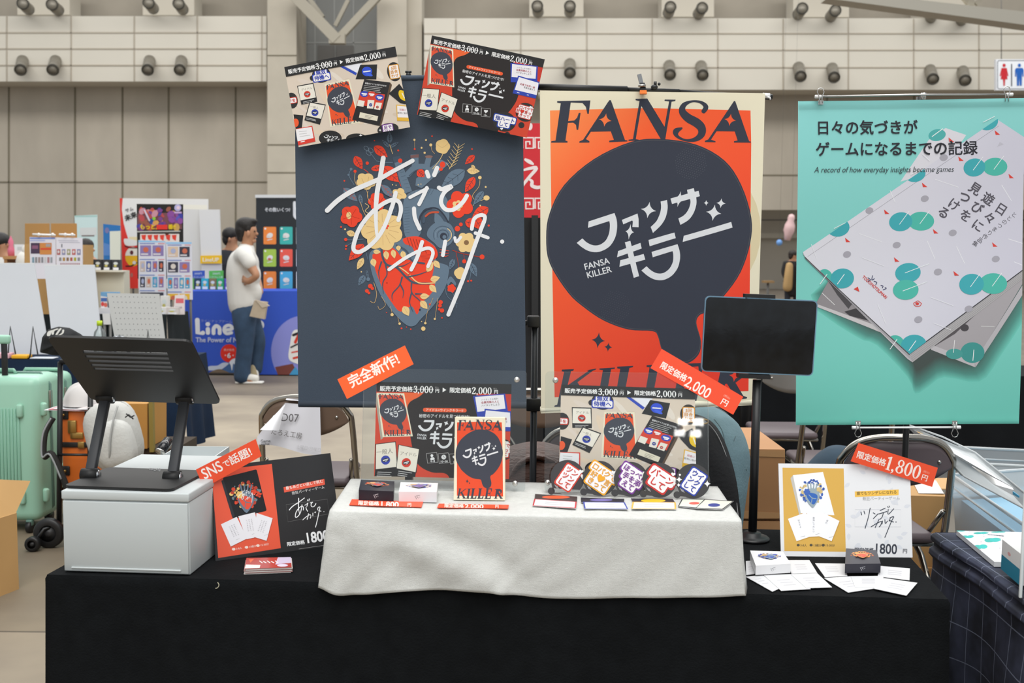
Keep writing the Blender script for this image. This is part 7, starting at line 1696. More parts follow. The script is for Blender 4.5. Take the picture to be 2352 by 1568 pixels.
mb = MB(); cc = P(500,1040,3.1); mb.lathe([(.045,0),(.052,.006),(.05,.012),(.03,.012),(.03,.0)], mat('#3f78d8', .4), Matrix.Translation((cc.x,3.1,cc.z-.02)), 22); mb.cyl((cc.x,2.9,0), (cc.x,3.1,cc.z-.02), .01, dgr, 8); tag(mb.obj('tape_roll'), 'blue ring of tape behind the white storage box', 'tape roll')
# open cardboard box at the bottom left
ob = T('cardboard_box', 'open cardboard box on the floor at the lower left edge', 'cardboard box', P(-20,1370,4.1))
q1, q2 = PZ(42,1352,0), PZ(-80,1400,0); zt = .30; cbl = mat('#bd9560', .8, var=.05, scale=4)
dx = (q1-q2).normalized(); ny_ = Vector((-dx.y,dx.x,0)); q3, q4 = q2+ny_*.35, q1+ny_*.35; up_ = Vector((0,0,1))
zt = (CAMZ - (1186-564)*q1.y/F); mb = MB()
for a_, b_ in ((q1,q2),(q2,q3),(q3,q4),(q4,q1)):
    n2 = (b_-a_).normalized().cross(up_)*.004
    mb.hexa([a_-n2,b_-n2,b_-n2+up_*zt,a_-n2+up_*zt], [a_,b_,b_+up_*zt,a_+up_*zt], cbl)
mb.add([q1,q2,q3,q4], [(0,1,2,3)], cbl); mb.obj('body', ob)
mb = MB(); f0, f1 = q4+up_*zt, q3+up_*zt; mb.slab([P(-60,1098,f1.y+.06), P(70,1104,f0.y+.06), q1+up_*zt, q2+up_*zt+dx*0], .004, cbl); mb.obj('flap', ob)
mb = MB(); c_ = (q1+up_*zt)-dx*.055; mb.slab([c_-Vector((0,.001,0)), c_+dx*.052-Vector((0,.001,0)), c_+dx*.052-up_*.09-Vector((0,.001,0)), c_-up_*.07-Vector((0,.001,0))], .0008, mat('#cfae80', .3)); mb.obj('tape', ob)
# ================================================================ CHAIRS, BOXES AND BINS BEHIND THE TABLE
vin = mat('#5b5054', .45, var=.04, scale=10, spec=.4); vinb = mat('#6a5648', .4, var=.05, scale=10); tubem = mat('#a9a49c', .2, 1.0)
def chair(cx, d, lab, back=vin, top=.78, w=.42, rz=0.0, sp=.02):
    """folding chair seen from behind: back towards the viewer, seat reaching away"""
    r_ = T('folding_chair', lab, 'folding chair', Vector((P(cx, 700, d).x, d, 0)), 'steel folding chairs behind the table')
    b_ = wloc(r_); Mr = Matrix.Translation(b_) @ Matrix.Rotation(rz, 4, 'Z'); L = lambda x, y, z: Mr @ Vector((x, y, z)); h = w/2
    arc = [(-h-.03, .36, .012), (-h-.012, .12, .34), (-h, .02, top-.12)]
    top_ = [(-h+.012, 0, top-.06), (-h+.05, -.012, top-.018), (-h+.11, -.02, top), (0, -.03, top+.004), (h-.11, -.02, top), (h-.05, -.012, top-.018), (h-.012, 0, top-.06)]
    pts = arc + top_ + [(-x, y, z) for x, y, z in reversed(arc)]
    MB().tube(spl([tuple(L(*p)) for p in pts], False, 5), .0115, tubem, 10).obj('back_frame', r_)
    for s_ in (-1, 1):
        mb = MB(); mb.tube([L(s_*(h-.03), .30, .43), L(s_*(h-.026), .17, .36), L(s_*(h-.0), -.10, .012)], .0105, tubem, 10); mb.tube([L(s_*(h-.028), .15, .42), L(s_*(h-.01), .045, .54)], .008, tubem, 8); lg = mb.obj('leg', r_)
        MB().cyl(L(s_*(h), -.10, .0), L(s_*(h), -.10, .03), .014, blk, 10).obj('foot_cap', lg)
    mb = MB(); mb.tube([L(-h+.01, -.05, .1), L(h-.01, -.05, .1)], .008, tubem, 8); mb.tube([L(-h-.01, .2, .22), L(h+.01, .2, .22)], .008, tubem, 8); mb.obj('crossbar', r_)
    mb = MB()
    def bk(u, v):
        x = (u-.5)*2*(h-.012); e = abs(u-.5)*2
        zt, zb = top-.012-.075*e**5, top-.15+.055*e**2.2
        return L(x, -.022+.02*e*e+.012*math.sin(v*PI)*0, zt+(zb-zt)*v)
    mb.grid(bk, 26, 6, back); o = mb.obj('backrest', r_, .012)
    for s_ in (-1, 1): MB().ball(L(s_*(h-.055), -.017, top-.075), .007, chromeM, n=8).obj('rivet', r_)
    mb = MB(); mb.box((0, .235, .445), (w-.05, .36, .035), back if back is vin else vin, Mr, .016); mb.obj('seat', r_)
    mb = MB(); mb.tube([L(-h+.03, .07, .425), L(h-.03, .07, .425), L(h-.03, .40, .425), L(-h+.03, .40, .425)], .009, tubem, 8, True); mb.obj('seat_frame', r_)
    return r_
chA = chair(701, 4.05, 'folding chair with a paper sheet over its brown back, left of the white cloth', vinb, .79, .35)
chair(1064, 3.5, 'folding chair with a purple-grey back, mostly hidden behind the dark acrylic poster', top=.775, w=.35)
chair(1368, 3.5, 'folding chair with a purple-grey back, mostly hidden behind the pale acrylic poster', top=.775, w=.35)
chair(1240, 4.3, 'folding chair with a brown back, glimpsed between the two cloth banners', vinb, .79, .40)
chair(2075, 3.3, 'folding chair with a purple-grey back, behind the yellow and white poster', top=.785, w=.36)
chair(1962, 4.4, 'folding chair whose silver back shows just under the teal poster', mat('#8d8a86', .3, .6), .80, .37)
chair(1830, 5.2, 'folding chair with a dark red seat between tablet pole and teal poster', mat('#8d8a86', .3, .6), .82, .34)
# paper on the first chair
pq = [(652,927),(735,935),(738,1040),(598,1012)]
A = Art([(600,925),(738,925),(738,1040),(600,1040)], .6)
A.t('D07', 645, 957, 26, '#4a4748', 4, 0, .92); A.t('たろえ工房', 622, 990, 15.5, '#55504f', 9, 0, .95); A.t('Game', 599, 1013, 9.5, '#77777a', -2, .012); A.t('market', 599, 1020, 7.5, '#77777a', -2, .02, .95); A.t('土曜日/日曜日', 680, 1025, 9.5, '#a9a8ac', 9, 0, .98)
Q = [(600,925),(738,925),(738,1040),(600,1040)]
q = [P(x, y, 3.985) for x, y in Q]; pm = mat('#c9c8ce', .7)
outl = [(654,924),(736,932),(732,938),(738,965),(738,1041),(700,1030),(656,1026),(610,1031),(592,1031),(590,1010),(596,987),(620,985),(641,988),(657,930)]
mb = MB()
f = lambda p: P(p[0], p[1], 3.99 + .012*math.sin((p[0]-600)/24) + .0*p[1])
def pgrid(u, v):
    # left edge falls away under the folded corner
    xl = 655-64*min(1, v*1.25) if v < .8 else 591; xr = 735+3*v; yb = 1031+8*(u-.4)-4*math.sin(u*6)
    x = xl+(xr-xl)*u; y = 925+7*u+(yb-932+8*u)*v
    return P(x, y, 4.0-.05*v+.006*math.sin(u*7))
mb.grid(pgrid, 24, 16, pm)
mb.grid(lambda u, v: P(656+80*u, 925+7*u, 4.0)+Vector((0, .06*v, .004*math.sin(v*PI)+.012)), 10, 4, pm)
A.lay(mb, [P(600,925,3.99), P(738,925,3.99), P(738,1040,3.935), P(600,1040,3.935)], .0015)
fold = mat('#dedee2', .65)
mb.grid(lambda u, v: P((655+(641-655)*v)*(1-u)+(655+(597-655)*v)*u, (930+(988-930)*v)*(1-u)+(928+(987-928)*v)*u, 3.95-.03*math.sin(u*PI)*v-.05*v), 10, 8, fold)
tag(mb.obj('paper_sheet', fix=False), 'white paper sheet with a folded corner hanging over the left folding chair', 'paper')
# dark booth table and black backdrop behind
tablebox(1740, 2600, 862, 6.1, .6, '#0f1114', 'black cloth of the stall behind the teal poster', var=.2)
tablebox(1130, 1700, 905, 5.9, .6, '#101216', 'black cloth of the stall glimpsed behind the two cloth banners', var=.2)
bp_ = T('folding_screen', 'tall black screen standing behind the gap between the cloth banners', 'screen', P(1190,1100,4.95))
q = [P(1120,498,4.95), P(1250,500,4.95), P(1250,905,4.95), P(1120,905,4.95)]
q[2].z = q[3].z = .03; mb = MB(); mb.slab(q, .03, mat('#141416', .8)); mb.obj('panel', bp_)
mb = MB(); mb.slab([P(1221,494,4.91), P(1236,494,4.91), P(1236,760,4.91), P(1221,760,4.91)], .03, mat('#1f2022', .5)); mb.obj('rail', bp_)
for x in (q[3].x+.05, q[2].x-.05): mb = MB(); mb.box((x, 4.965, .015), (.05, .36, .03), blk); mb.obj('foot', bp_)
# red banner with a meander border
RB = [(1140,283),(1262,283),(1262,520),(1140,520)]
A = Art(RB, .7); A.f(RB, '#cc2a33')
for y0 in (316, 455):
    for x0 in (1142, 1171, 1200, 1229):
        A.s([(x0,y0+24),(x0,y0),(x0+25,y0),(x0+25,y0+24),(x0+8,y0+24),(x0+8,y0+9),(x0+17,y0+9),(x0+17,y0+16)], 4, '#eadcda', smooth=False, cap=False)
A.sw([(1207,366),(1216,371),(1224,376)], [6,9,5], '#eadcda'); A.sw([(1196,392),(1218,386),(1232,386),(1214,408),(1198,428)], [4,7,8,7,7], '#eadcda'); A.sw([(1213,410),(1222,416),(1222,426),(1236,430),(1252,424)], [4,7,8,8,5], '#eadcda'); A.f(ell(1217,290,6,9), '#eadcda')
rb = T('banner_display', 'red banner with white script, glimpsed between the two cloth banners', 'banner', Vector((P(1200,500,5.0).x, 5.3, 0)))
q = [P(x, y, 5.3) for x, y in RB]; mb = MB(); mb.slab(q, .004, mat('#cc2a33', .7)); A.lay(mb, q, .0008); mb.obj('cloth', rb, fix=False)
x = P(1146,400,5.33).x; MB().cyl((x,5.33,0), (x,5.33,P(1146,281,5.33).z), .012, blk, 10).obj('pole', rb)
# cardboard boxes on the right
b1 = cbox('cardboard_box', [(1600,1030),(1803,1032),(1803,1192),(1600,1192)], 3.35, .42, 'large taped cardboard box behind the tablet pole', mat('#b08055', .7, var=.05, scale=5), tape=True)
mb = MB(); q = [P(1690,1034,3.348), P(1803,1034,3.348), P(1803,1050,3.348), P(1690,1046,3.348)]; mb.slab(q, .001, mat('#c09468', .2)); mb.slab([P(1690,1172,3.348), P(1803,1178,3.348), P(1803,1190,3.348), P(1690,1190,3.348)], .001, mat('#c09468', .2)); mb.obj('packing_tape', b1)
q = [P(1590,1195,3.35), P(1806,1195,3.35)]; mb = MB(); zt = q[0].z; mb.box(((q[0].x+q[1].x)/2, 3.57, zt/2), (q[1].x-q[0].x, .44, zt-.001), mat('#b5875c', .7, var=.05, scale=5)); tag(mb.obj('cardboard_box'), 'lower cardboard box under the large taped one', 'cardboard box')
b3 = cbox('cardboard_box', [(2060,1137),(2178,1140),(2178,1300),(2060,1300)], 3.75, .40, 'cardboard box with shipping labels, behind the yellow and white poster', mat('#b28a57', .75, var=.05, scale=5))
z = P(2120,1138,3.75).z; z0 = P(2120,1300,3.75).z
mb = MB(); mb.slab([Vector((P(2095,1100,4.0).x,4.0,z+.002)), Vector((P(2150,1100,4.0).x,4.0,z+.002)), Vector((P(2168,1136,3.78).x,3.78,z+.002)), Vector((P(2110,1136,3.78).x,3.78,z+.002))], .001, mat('#dcd8d4', .4)); mb.obj('label_sheet', b3)
mb = MB(); mb.slab([P(2060,1098,4.12), P(2180,1097,4.12), P(2180,1122,3.98), P(2060,1122,3.98)], .004, mat('#c29a68', .7)); mb.obj('flap', b3)
x0, x1 = P(2060,1300,3.75).x, P(2178,1300,3.75).x; mb = MB(); mb.box(((x0+x1)/2, 3.95, z0/2), (x1-x0+.04, .44, z0-.002), mat('#a77c4a', .75)); tag(mb.obj('cardboard_box'), 'cardboard box lowest under the labelled one', 'cardboard box')
# clear storage bins
cl_ = glass('bin_plastic', '#dfeaf0', .08, .15, .28); rimm = glass('bin_rim', '#eef3f5', .1, .2, .4)
def bin_(q, z0, z1, back, lab):
    """q: two front-top points (near, far); walls run back by vector"""
    r_ = T('storage_bin', lab, 'storage bin', Vector(((q[0].x+q[1].x)/2, (q[0].y+q[1].y)/2, z0)))
    a, b = q; c = [Vector((a.x,a.y,z1)), Vector((b.x,b.y,z1)), Vector((b.x,b.y,z1))+back, Vector((a.x,a.y,z1))+back]
    lo = [p-Vector((0,0,z1-z0)) + (sum(c, Vector())/4-p)*.06 for p in c]
    for p in lo: p.z = z0
    mb = MB()
    for i in range(4): j = (i+1) % 4; mb.add([lo[i], lo[j], c[j], c[i]], [(0,1,2,3)], cl_)
    mb.add(lo, [(0,1,2,3)], cl_); mb.obj('body', r_)
    mb = MB(); mb.tube(c, .006, rimm, 8, True); mb.tube([p*.97+l*.03-Vector((0,0,.035)) for p, l in zip(c, lo)], .004, rimm, 8, True); mb.obj('rim', r_)
    mb = MB(); i_ = [(p*.5+l*.5)*.93+(sum(c, Vector())/4*.5+sum(lo, Vector())/4*.5)*.07 for p, l in zip(c, lo)]; 
    for p in i_: p.z = z0+(z1-z0)*.62
    j_ = [Vector((p.x,p.y,z0+.01)) for p in i_]; mb.hexa(j_, i_, mat('#7fa6bd', .7)); tag(mb.obj('contents', r_), 'blue contents')
    return r_
na, fa = P(2372,1172,2.95), P(2186,1100,3.7)
bin_((na, fa), .36, P(2190,1090,3.7).z, Vector((.62,.2,0)), 'clear plastic bin with blue contents behind the checked table, upper of two')
z_ = P(2190,1090,3.7).z
bin_((na+Vector((-.01,0,0)), fa+Vector((-.03,0,0))), .02, .345, Vector((.62,.2,0)), 'clear plastic bin under the other one behind the checked table')
na2, fa2 = P(2480,1072,4.3), P(2240,1070,4.4)
bin_((na2, fa2), .02, P(2300,1070,4.35).z, Vector((.0,.4,0)), 'clear plastic bin with a white rim, rearmost at the right edge')
lid = T('bin_lid', 'frosted clear lid leaning over the plastic bins at the right', 'lid', P(2230,1120,3.2))
lm = glass('lid_plastic', '#eef2f3', .08, .2, .45)
q = [P(2088,977,3.55), P(2240,1040,3.3), P(2352,1130,3.0), P(2352,1165,2.98), P(2215,1092,3.25), P(2150,1022,3.45), P(2112,1002,3.52)]
mb = MB(); n_ = (q[1]-q[0]).cross(q[4]-q[0]).normalized(); mb.add(q+[p+Vector((.0,.03,-.004)) for p in q], [(0,1,2,3,4,5,6),(13,12,11,10,9,8,7)]+[(i,(i+1) % 7,7+(i+1) % 7,7+i) for i in range(7)], lm); mb.obj('panel', lid)
mb = MB(); mb.tube([P(2088,976,3.56), P(2165,1003,3.42), P(2240,1039,3.3), P(2352,1130,3.0)], 0.003, rimm, 8); mb.tube([P(2112,1002,3.52), P(2150,1024,3.45), P(2215,1094,3.25), P(2352,1167,2.98)], 0.003, rimm, 8); mb.obj('rim', lid)
mb = MB(); mb.slab([P(2106,990,3.52), P(2118,995,3.5), P(2128,1001,3.48), P(2114,996,3.5)], .002, mat('#d9a84a', .6)); mb.obj('sticker', lid); mb = MB(); mb.slab([P(2326,1128,3.03), P(2340,1138,3.0), P(2340,1143,3.0), P(2326,1135,3.03)], .002, mat('#4aa0c8', .5)); mb.obj('sticker', lid)
lidb = T('water_bottle', 'clear water bottle with a pale label behind the orange price strip', 'bottle', P(1604,1000,4.0))
c = P(1604,955,4.0); MB().lathe([(0,-.2),(.03,-.2),(.032,-.1),(.032,.04),(.026,.07),(.012,.09),(.012,.11)], glass('bottle_plastic', '#eef4f2', .05, .0, .12), Matrix.Translation(c), 18).obj('body', lidb)
MB().lathe([(.0325,-.02),(.0325,.045)], mat('#a9cfe2', .4), Matrix.Translation(c), 18).obj('label_band', lidb); MB().lathe([(0,.125),(.0145,.125),(.0145,.105)], whm, Matrix.Translation(c), 14).obj('cap', lidb)
mb = MB(); mb.box((c.x,4.0,(c.z-.2)/2), (.12,.12,c.z-.202), mat('#1a1b1d', .7), None, .01); tag(mb.obj('side_stand'), 'dark side stand under the water bottle, hidden behind the pale poster', 'stand')

# ================================================================ PEOPLE
def skin(chains, root=0, sub=2):
    """chains of (point, radius); equal points are joined; returns verts, faces of the grown surface"""
    V = []; Rr = []; E = []; idx = {}
    for ch in chains:
        prev = None
        for p, r in ch:
            k = tuple(round(c, 4) for c in p)
            if k not in idx: idx[k] = len(V); V.append(tuple(p)); Rr.append(r if isinstance(r, tuple) else (r, r))
            if prev is not None and prev != idx[k]: E.append((prev, idx[k]))
            prev = idx[k]
    me = bpy.data.meshes.new('s'); me.from_pydata(V, E, []); o = bpy.data.objects.new('s', me); COL.objects.link(o)
    md = o.modifiers.new('skin', 'SKIN'); md.use_smooth_shade = True
    for i, v in enumerate(me.skin_vertices[0].data): v.radius = Rr[i]; v.use_root = (i == root)
    m2 = o.modifiers.new('sub', 'SUBSURF'); m2.levels = sub; m2.render_levels = sub
    dg = bpy.context.evaluated_depsgraph_get(); em = bpy.data.meshes.new_from_object(o.evaluated_get(dg))
    vs = [v.co.copy() for v in em.vertices]; fs = [tuple(p.vertices) for p in em.polygons]
    bpy.data.objects.remove(o); bpy.data.meshes.remove(me); bpy.data.meshes.remove(em)
    return vs, fs
def sk(mb, chains, m, root=0, sub=2): vs, fs = skin(chains, root, sub); return mb.add(vs, fs, m, True)
def blob(mb, chains, m, vox=.012, it=8, balls=()):
    t = MB()
    for ch in chains:
        pts = [tuple(p)+(r,) for p, r in ch]
        if len(pts) > 2: pts = spl(pts, False, 4)
        t.tube([p[:3] for p in pts], [p[3] for p in pts], m, 16)
        for p in (pts[0], pts[-1]): t.ball(p[:3], p[3]*.995, m, n=16)
    for c, r, sc in balls: t.ball(c, r, m, sc, 16)
    o = t.obj('t'); md = o.modifiers.new('r', 'REMESH'); md.mode = 'VOXEL'; md.voxel_size = vox
    m2 = o.modifiers.new('s', 'SMOOTH'); m2.iterations = it; m2.factor = .5
    dg = bpy.context.evaluated_depsgraph_get(); em = bpy.data.meshes.new_from_object(o.evaluated_get(dg))
    vs = [v.co + o.location for v in em.vertices]; fs = [tuple(p.vertices) for p in em.polygons]
    me = o.data; bpy.data.objects.remove(o); bpy.data.meshes.remove(me); bpy.data.meshes.remove(em)
    return mb.add(vs, fs, m, True)
skinm = mat('#b58465', .55, var=.03, scale=30); hairm = mat('#1c1816', .6, bump=.4, bscale=90); jean = mat('#2f455e', .85, var=.22, scale=10, bump=.1, bscale=200); tee = mat('#dcdad5', .85, var=.02, scale=12)
def hand(ch, w, dirv, up, s=1.0):
    """palm and five curled fingers as chains from wrist w along dirv"""
    d = dirv.normalized(); u = (up-d*up.dot(d)).normalized(); n = d.cross(u)
    palm = w + d*.05*s; ch.append([(w, .026*s), (palm, (.034*s, .02*s))])
    for i, (o, l) in enumerate(((-.027, .062), (-.009, .072), (.009, .068), (.026, .055))):
        k = palm + u*o*s + d*.03*s; ch.append([(palm, (.034*s, .02*s)), (k, .0095*s), (k + d*l*.55*s + n*.012*s, .0085*s), (k + d*l*.8*s + n*.034*s, .0075*s)])
    k = w + d*.03*s - u*.03*s; ch.append([(palm, (.034*s, .02*s)), (k, .011*s), (k + d*.035*s - u*.02*s + n*.012*s, .0095*s), (k + d*.06*s - u*.02*s + n*.026*s, .008*s)])
# --- the walking man
dm = 10.7; s1_ = dm/F
pm_ = lambda x, y, o=0.0: P(x, y, dm+o)
man = T('person', 'man in white t-shirt and jeans with one hand on his hip, before the blue stall', 'person', Vector((P(570,880,dm).x, dm, 0)))
ch = []
hip, ches, nk = pm_(563,706), pm_(560,596,.0), pm_(566,566)
hd = pm_(572,532)
ch.append([(hip, .11), (pm_(560,650), .11), (ches, (.12,.12)), (nk, .06), (pm_(571,550), .062), (hd, (.088,.094)), (pm_(570,513), .076)])
sh = pm_(562,584,-.17); el = pm_(590,634,-.25); wr = pm_(572,646,-.22)
ch.append([(ches, (.12,.12)), (sh, .06), (pm_(577,612,-.22), .05), (el, .043), (wr, .031)])
hand(ch, wr, pm_(556,640,-.16)-wr, Vector((0,0,1)))
sh2 = pm_(566,584,.17); el2 = pm_(590,640,.25); ch.append([(ches, (.12,.12)), (sh2, .056), (el2, .042), (pm_(596,660,.1), .034), (pm_(599,676,.05), .03)])
k1, an1 = pm_(562,785,-.07), pm_(556,858,-.07); ch.append([(hip, .11), (pm_(562,735,-.08), .08), (k1, .06), (an1, .045), (pm_(585,880,-.08), .035)])
k2, an2 = pm_(590,775,.1), pm_(585,838,.12); ch.append([(hip, .11), (pm_(575,735,.09), .08), (k2, .06), (an2, .045), (pm_(584,868,.1), .035)])
mb = MB(); sk(mb, ch, skinm)
# face
mb.ball(pm_(589,537,-.0), .018, skinm, (1.1,.8,1), 10); mb.ball(pm_(587,545), .016, skinm, (1,1.4,.5), 8); mb.ball(pm_(582,553), .03, skinm, (1.0,1.1,.8), 10)
mb.ball(pm_(570,536,-.092), .026, skinm, (.7,.4,1.2), 10)
mb.ball(pm_(585,531,-.045), .009, mat('#20180f', .4), n=8); mb.ball(pm_(586,546,-.012), .014, mat('#8a5248', .5), (.8,1.6,.35), 8); mb.obj('body', man)
mb = MB(); blob(mb, [], hairm, .009, 5, [(pm_(564,516), .098, (1.06,.98,.80)), (pm_(556,528), .088, (.82,1.04,1.05)), (pm_(578,508), .055, (1.15,1.1,.6)), (pm_(553,544), .058, (.75,1,.9)), (pm_(569,524,-.06), .045, (.8,.6,1.0))]); mb.obj('hair', man)
mb = MB(); blob(mb, [[(pm_(560,698), .155), (pm_(557,660), .155), (pm_(557,620), .16), (pm_(562,592), .145), (pm_(566,574), .085)], [(pm_(562,588,-.1), .11), (pm_(564,588,-.19), .082), (pm_(573,603,-.22), .074)], [(pm_(566,588,.1), .1), (pm_(570,592,.19), .08), (pm_(580,612,.22), .07)]], tee, .014, 6,
     [(pm_(577,672), .11, (1,1,1.2)), (pm_(579,632), .10, (.9,1,1.3)), (pm_(548,620), .12, (.9,1,1.5)), (pm_(547,680), .12, (.85,1,1.2))]); mb.obj('shirt', man)
mb = MB(); blob(mb, [[(pm_(563,704), .14), (pm_(561,735,-.06), .118), (pm_(563,790,-.07), .088), (pm_(558,835,-.07), .082), (pm_(556,864,-.07), .084)], [(pm_(566,704), .14), (pm_(574,740,.08), .115), (pm_(590,780,.1), .088), (pm_(588,815,.12), .08), (pm_(586,846,.12), .076)]], jean, .014, 5); mb.obj('jeans', man)
shoe = mat('#dedbd3', .6); sole = mat('#b8a988', .7)
mb = MB(); z0 = .0; xa, xb = P(542,880,dm-.07).x, P(605,880,dm-.07).x
sk(mb, [[(Vector((xa+.04,dm-.07,.055)), .045), (Vector(((xa+xb)/2,dm-.07,.055)), .048), (Vector((xb-.04,dm-.07,.045)), .040)]], shoe); mb.box(((xa+xb)/2,dm-.07,.012), (xb-xa,.095,.022), mat('#e8e6e0', .6), None, .01); mb.obj('shoe', man)
mb = MB(); c = pm_(583,868,.08); sk(mb, [[(pm_(583,846,.06), .05), (pm_(584,866,.05), .052), (pm_(586,882,.03), .042)]], shoe); Ms = Matrix.Translation(pm_(582,866,.0)) @ Matrix.Rotation(math.radians(-6),4,'Y'); 
mb.prism([(x*.045*(1.0 if y < 0 else .88), y*.125) for x, y in [(math.cos(2*PI*k/24), math.sin(2*PI*k/24)) for k in range(24)]], .02, sole, Ms @ Matrix.Rotation(PI/2,4,'X')); o = mb.obj('shoe', man)
pb = T('waist_pouch', 'beige waist pouch hanging at the walking man\'s hip', 'pouch', pm_(597,731,-.2)); bg_ = mat('#b9a993', .75, var=.05, scale=20)
mb = MB(); mb.slab([pm_(584,690,-.2), pm_(613,694,-.2), pm_(607,733,-.2), pm_(573,726,-.2)], .06, bg_); mb.obj('body', pb, 0)
mb = MB(); mb.slab([pm_(586,688,-.21), pm_(606,694,-.21), pm_(619,702,-.21), pm_(602,707,-.21), ][:4], .02, mat('#c4b5a2', .75)); mb.obj('flap', pb)
# --- simpler far people
def far_person(lab, px, d, top, shirt, hairc, face=1, sh_w=.2, long_=None, skinc=skinm, legs=None):
    r_ = T('person', lab, 'person', Vector((P(px, 700, d).x, d, 0))); x = P(px, top, d).x; zt = P(px, top, d).z; ch = []
    hip = Vector((x, d, zt*.52)); chs = Vector((x, d, zt*.77)); 
    ch.append([(hip, .13), (Vector((x,d,zt*.64)), .13), (chs, (.15,.13)), (Vector((x,d,zt*.845)), .055), (Vector((x+.01*face,d,zt*.91)), (.078,.09)), (Vector((x,d,zt*.955)), .07)])
    for s_ in (-1, 1):
        wr = Vector((x+s_*.2+.04*face,d-.1,zt*.50)); ch.append([(chs, (.15,.13)), (Vector((x+s_*sh_w*.9,d,zt*.79)), .056), (Vector((x+s_*sh_w*1.1,d-.02,zt*.64)), .044), (wr, .03)]); hand(ch, wr, Vector((.02*face,-.02,-.1)), Vector((0,1,0)))
        ch.append([(hip, .13), (Vector((x+s_*.09,d,zt*.45)), .085), (Vector((x+s_*.1,d,zt*.27)), .055), (Vector((x+s_*.1,d,.09)), .042), (Vector((x+s_*.1+.06*face,d-.12,.04)), .035)])
    mb = MB(); sk(mb, ch, skinc); mb.ball((x+.088*face,d-.02,zt*.905), .018, skinc, n=8); mb.ball((x-.0*face,d-.085,zt*.905), .024, skinc, (.7,.5,1.2), 8); mb.ball((x+.07*face,d-.06,zt*.918), .009, hairm, n=6); mb.obj('body', r_)
    hm = mat(hairc, .6); mb = MB(); mb.ball((x-.015*face,d,zt*.945), .098, hm, (1,1,.9), 14); mb.ball((x-.05*face,d,zt*.91), .075, hm, (.8,1.05,1.1), 12); mb.obj('hair', r_)
    sm = mat(shirt, .8, var=.04, scale=10); zb = zt*(.5 if not long_ else .22); mb = MB()
    ch = [[(Vector((x,d,zb)), (.17,.15)), (Vector((x,d,zt*.62)), (.165,.15)), (Vector((x,d,zt*.77)), (.175,.15)), (Vector((x,d,zt*.83)), (.075,.07))]]
    for s_ in (-1, 1): ch.append([(Vector((x,d,zt*.77)), (.175,.15)), (Vector((x+s_*sh_w*.9,d,zt*.79)), .075), (Vector((x+s_*sh_w*1.1,d-.02,zt*.64)), .064), (Vector((x+s_*.2+.03*face,d-.08,zt*.54)), .05)])
    sk(mb, ch, sm, 1); mb.obj('coat' if long_ else 'shirt', r_)
    mb = MB(); tr = mat(legs or '#20222a', .8); ch = []
    for s_ in (-1, 1): ch.append([(Vector((x,d,zt*.52)), (.145,.14)), (Vector((x+s_*.09,d,zt*.44)), .1), (Vector((x+s_*.1,d,zt*.27)), .075), (Vector((x+s_*.1,d,.08)), .065)])
    sk(mb, ch, tr); mb.obj('trousers', r_)
    for s_ in (-1, 1): mb = MB(); mb.box((x+s_*.1+.03*face,d-.05,.035), (.1+.08*abs(face),.2,.07), mat('#2a2a2a', .6), None, .03); mb.obj('shoe', r_)
    return r_
far_person('person with black hair and white shirt at the far left edge, turned away', 4, 11.4, 534, '#dcdbd8', '#191616', 1, .2)
far_person('person in dark clothes standing partly behind the man in white', 531, 12.9, 521, '#2a2c34', '#191616', 1, .19)
far_person('person in a dark jacket behind the far white game sheets', 199, 12.95, 548, '#232838', '#201a18', 1, .19)
w_ = far_person('woman in tan coat and black dress between orange and teal banners', 1822, 24.5, 575, '#1c1a1c', '#241a17', 1, .19, long_='#b0905e')
x = P(1816,600,24.4).x; mb = MB(); cm_ = mat('#b39262', .8)
for xx_, w2 in ((x-.02, .10), (x+.26, .07)): sk(mb, [[(Vector((xx_,24.4,1.14)), (.08,.1)), (Vector((xx_-.03,24.35,.85)), (w2,.14)), (Vector((xx_-.05,24.35,.45)), (w2+.02,.15))]], cm_)
mb.obj('open_coat', w_)
# hanging toys by the far wall
mb = MB(); c = P(1812,530,27); mb.lathe([(0,-.24),(.08,-.24),(.1,-.1),(.14,0),(.13,.14),(.08,.26),(.09,.32),(.07,.4),(0,.43)], mat('#dcb8b8', .5), Matrix.Translation(c) @ Matrix.Rotation(.15,4,'Y'), 16); mb.cyl(c+Vector((.06,0,.42)), c+Vector((.06,0,9)), .0022, dgr, 6); tag(mb.obj('hanging_toy'), 'pink bottle-shaped toy hanging by the far wall right of the orange banner', 'toy')
mb = MB(); c = P(1790,557,27); mb.ball(c, .08, mat('#6f9fdc', .5)); mb.cyl(c, c+Vector((0,0,9)), .002, dgr, 6); tag(mb.obj('hanging_ball'), 'small blue ball hanging by the far wall right of the orange banner', 'ball')
mb = MB(); a_, b_ = P(1754,641,26), P(1774,654,26); mb.box(((a_.x+b_.x)/2,26,a_.z-.06), (.24,.3,.05), mat('#9a7a50', .6)); mb.cyl(((a_.x+b_.x)/2,26,0), ((a_.x+b_.x)/2,26,a_.z-.08), .03, dgr, 8); tag(mb.obj('side_table'), 'small brown table far behind, right of the orange banner', 'table')

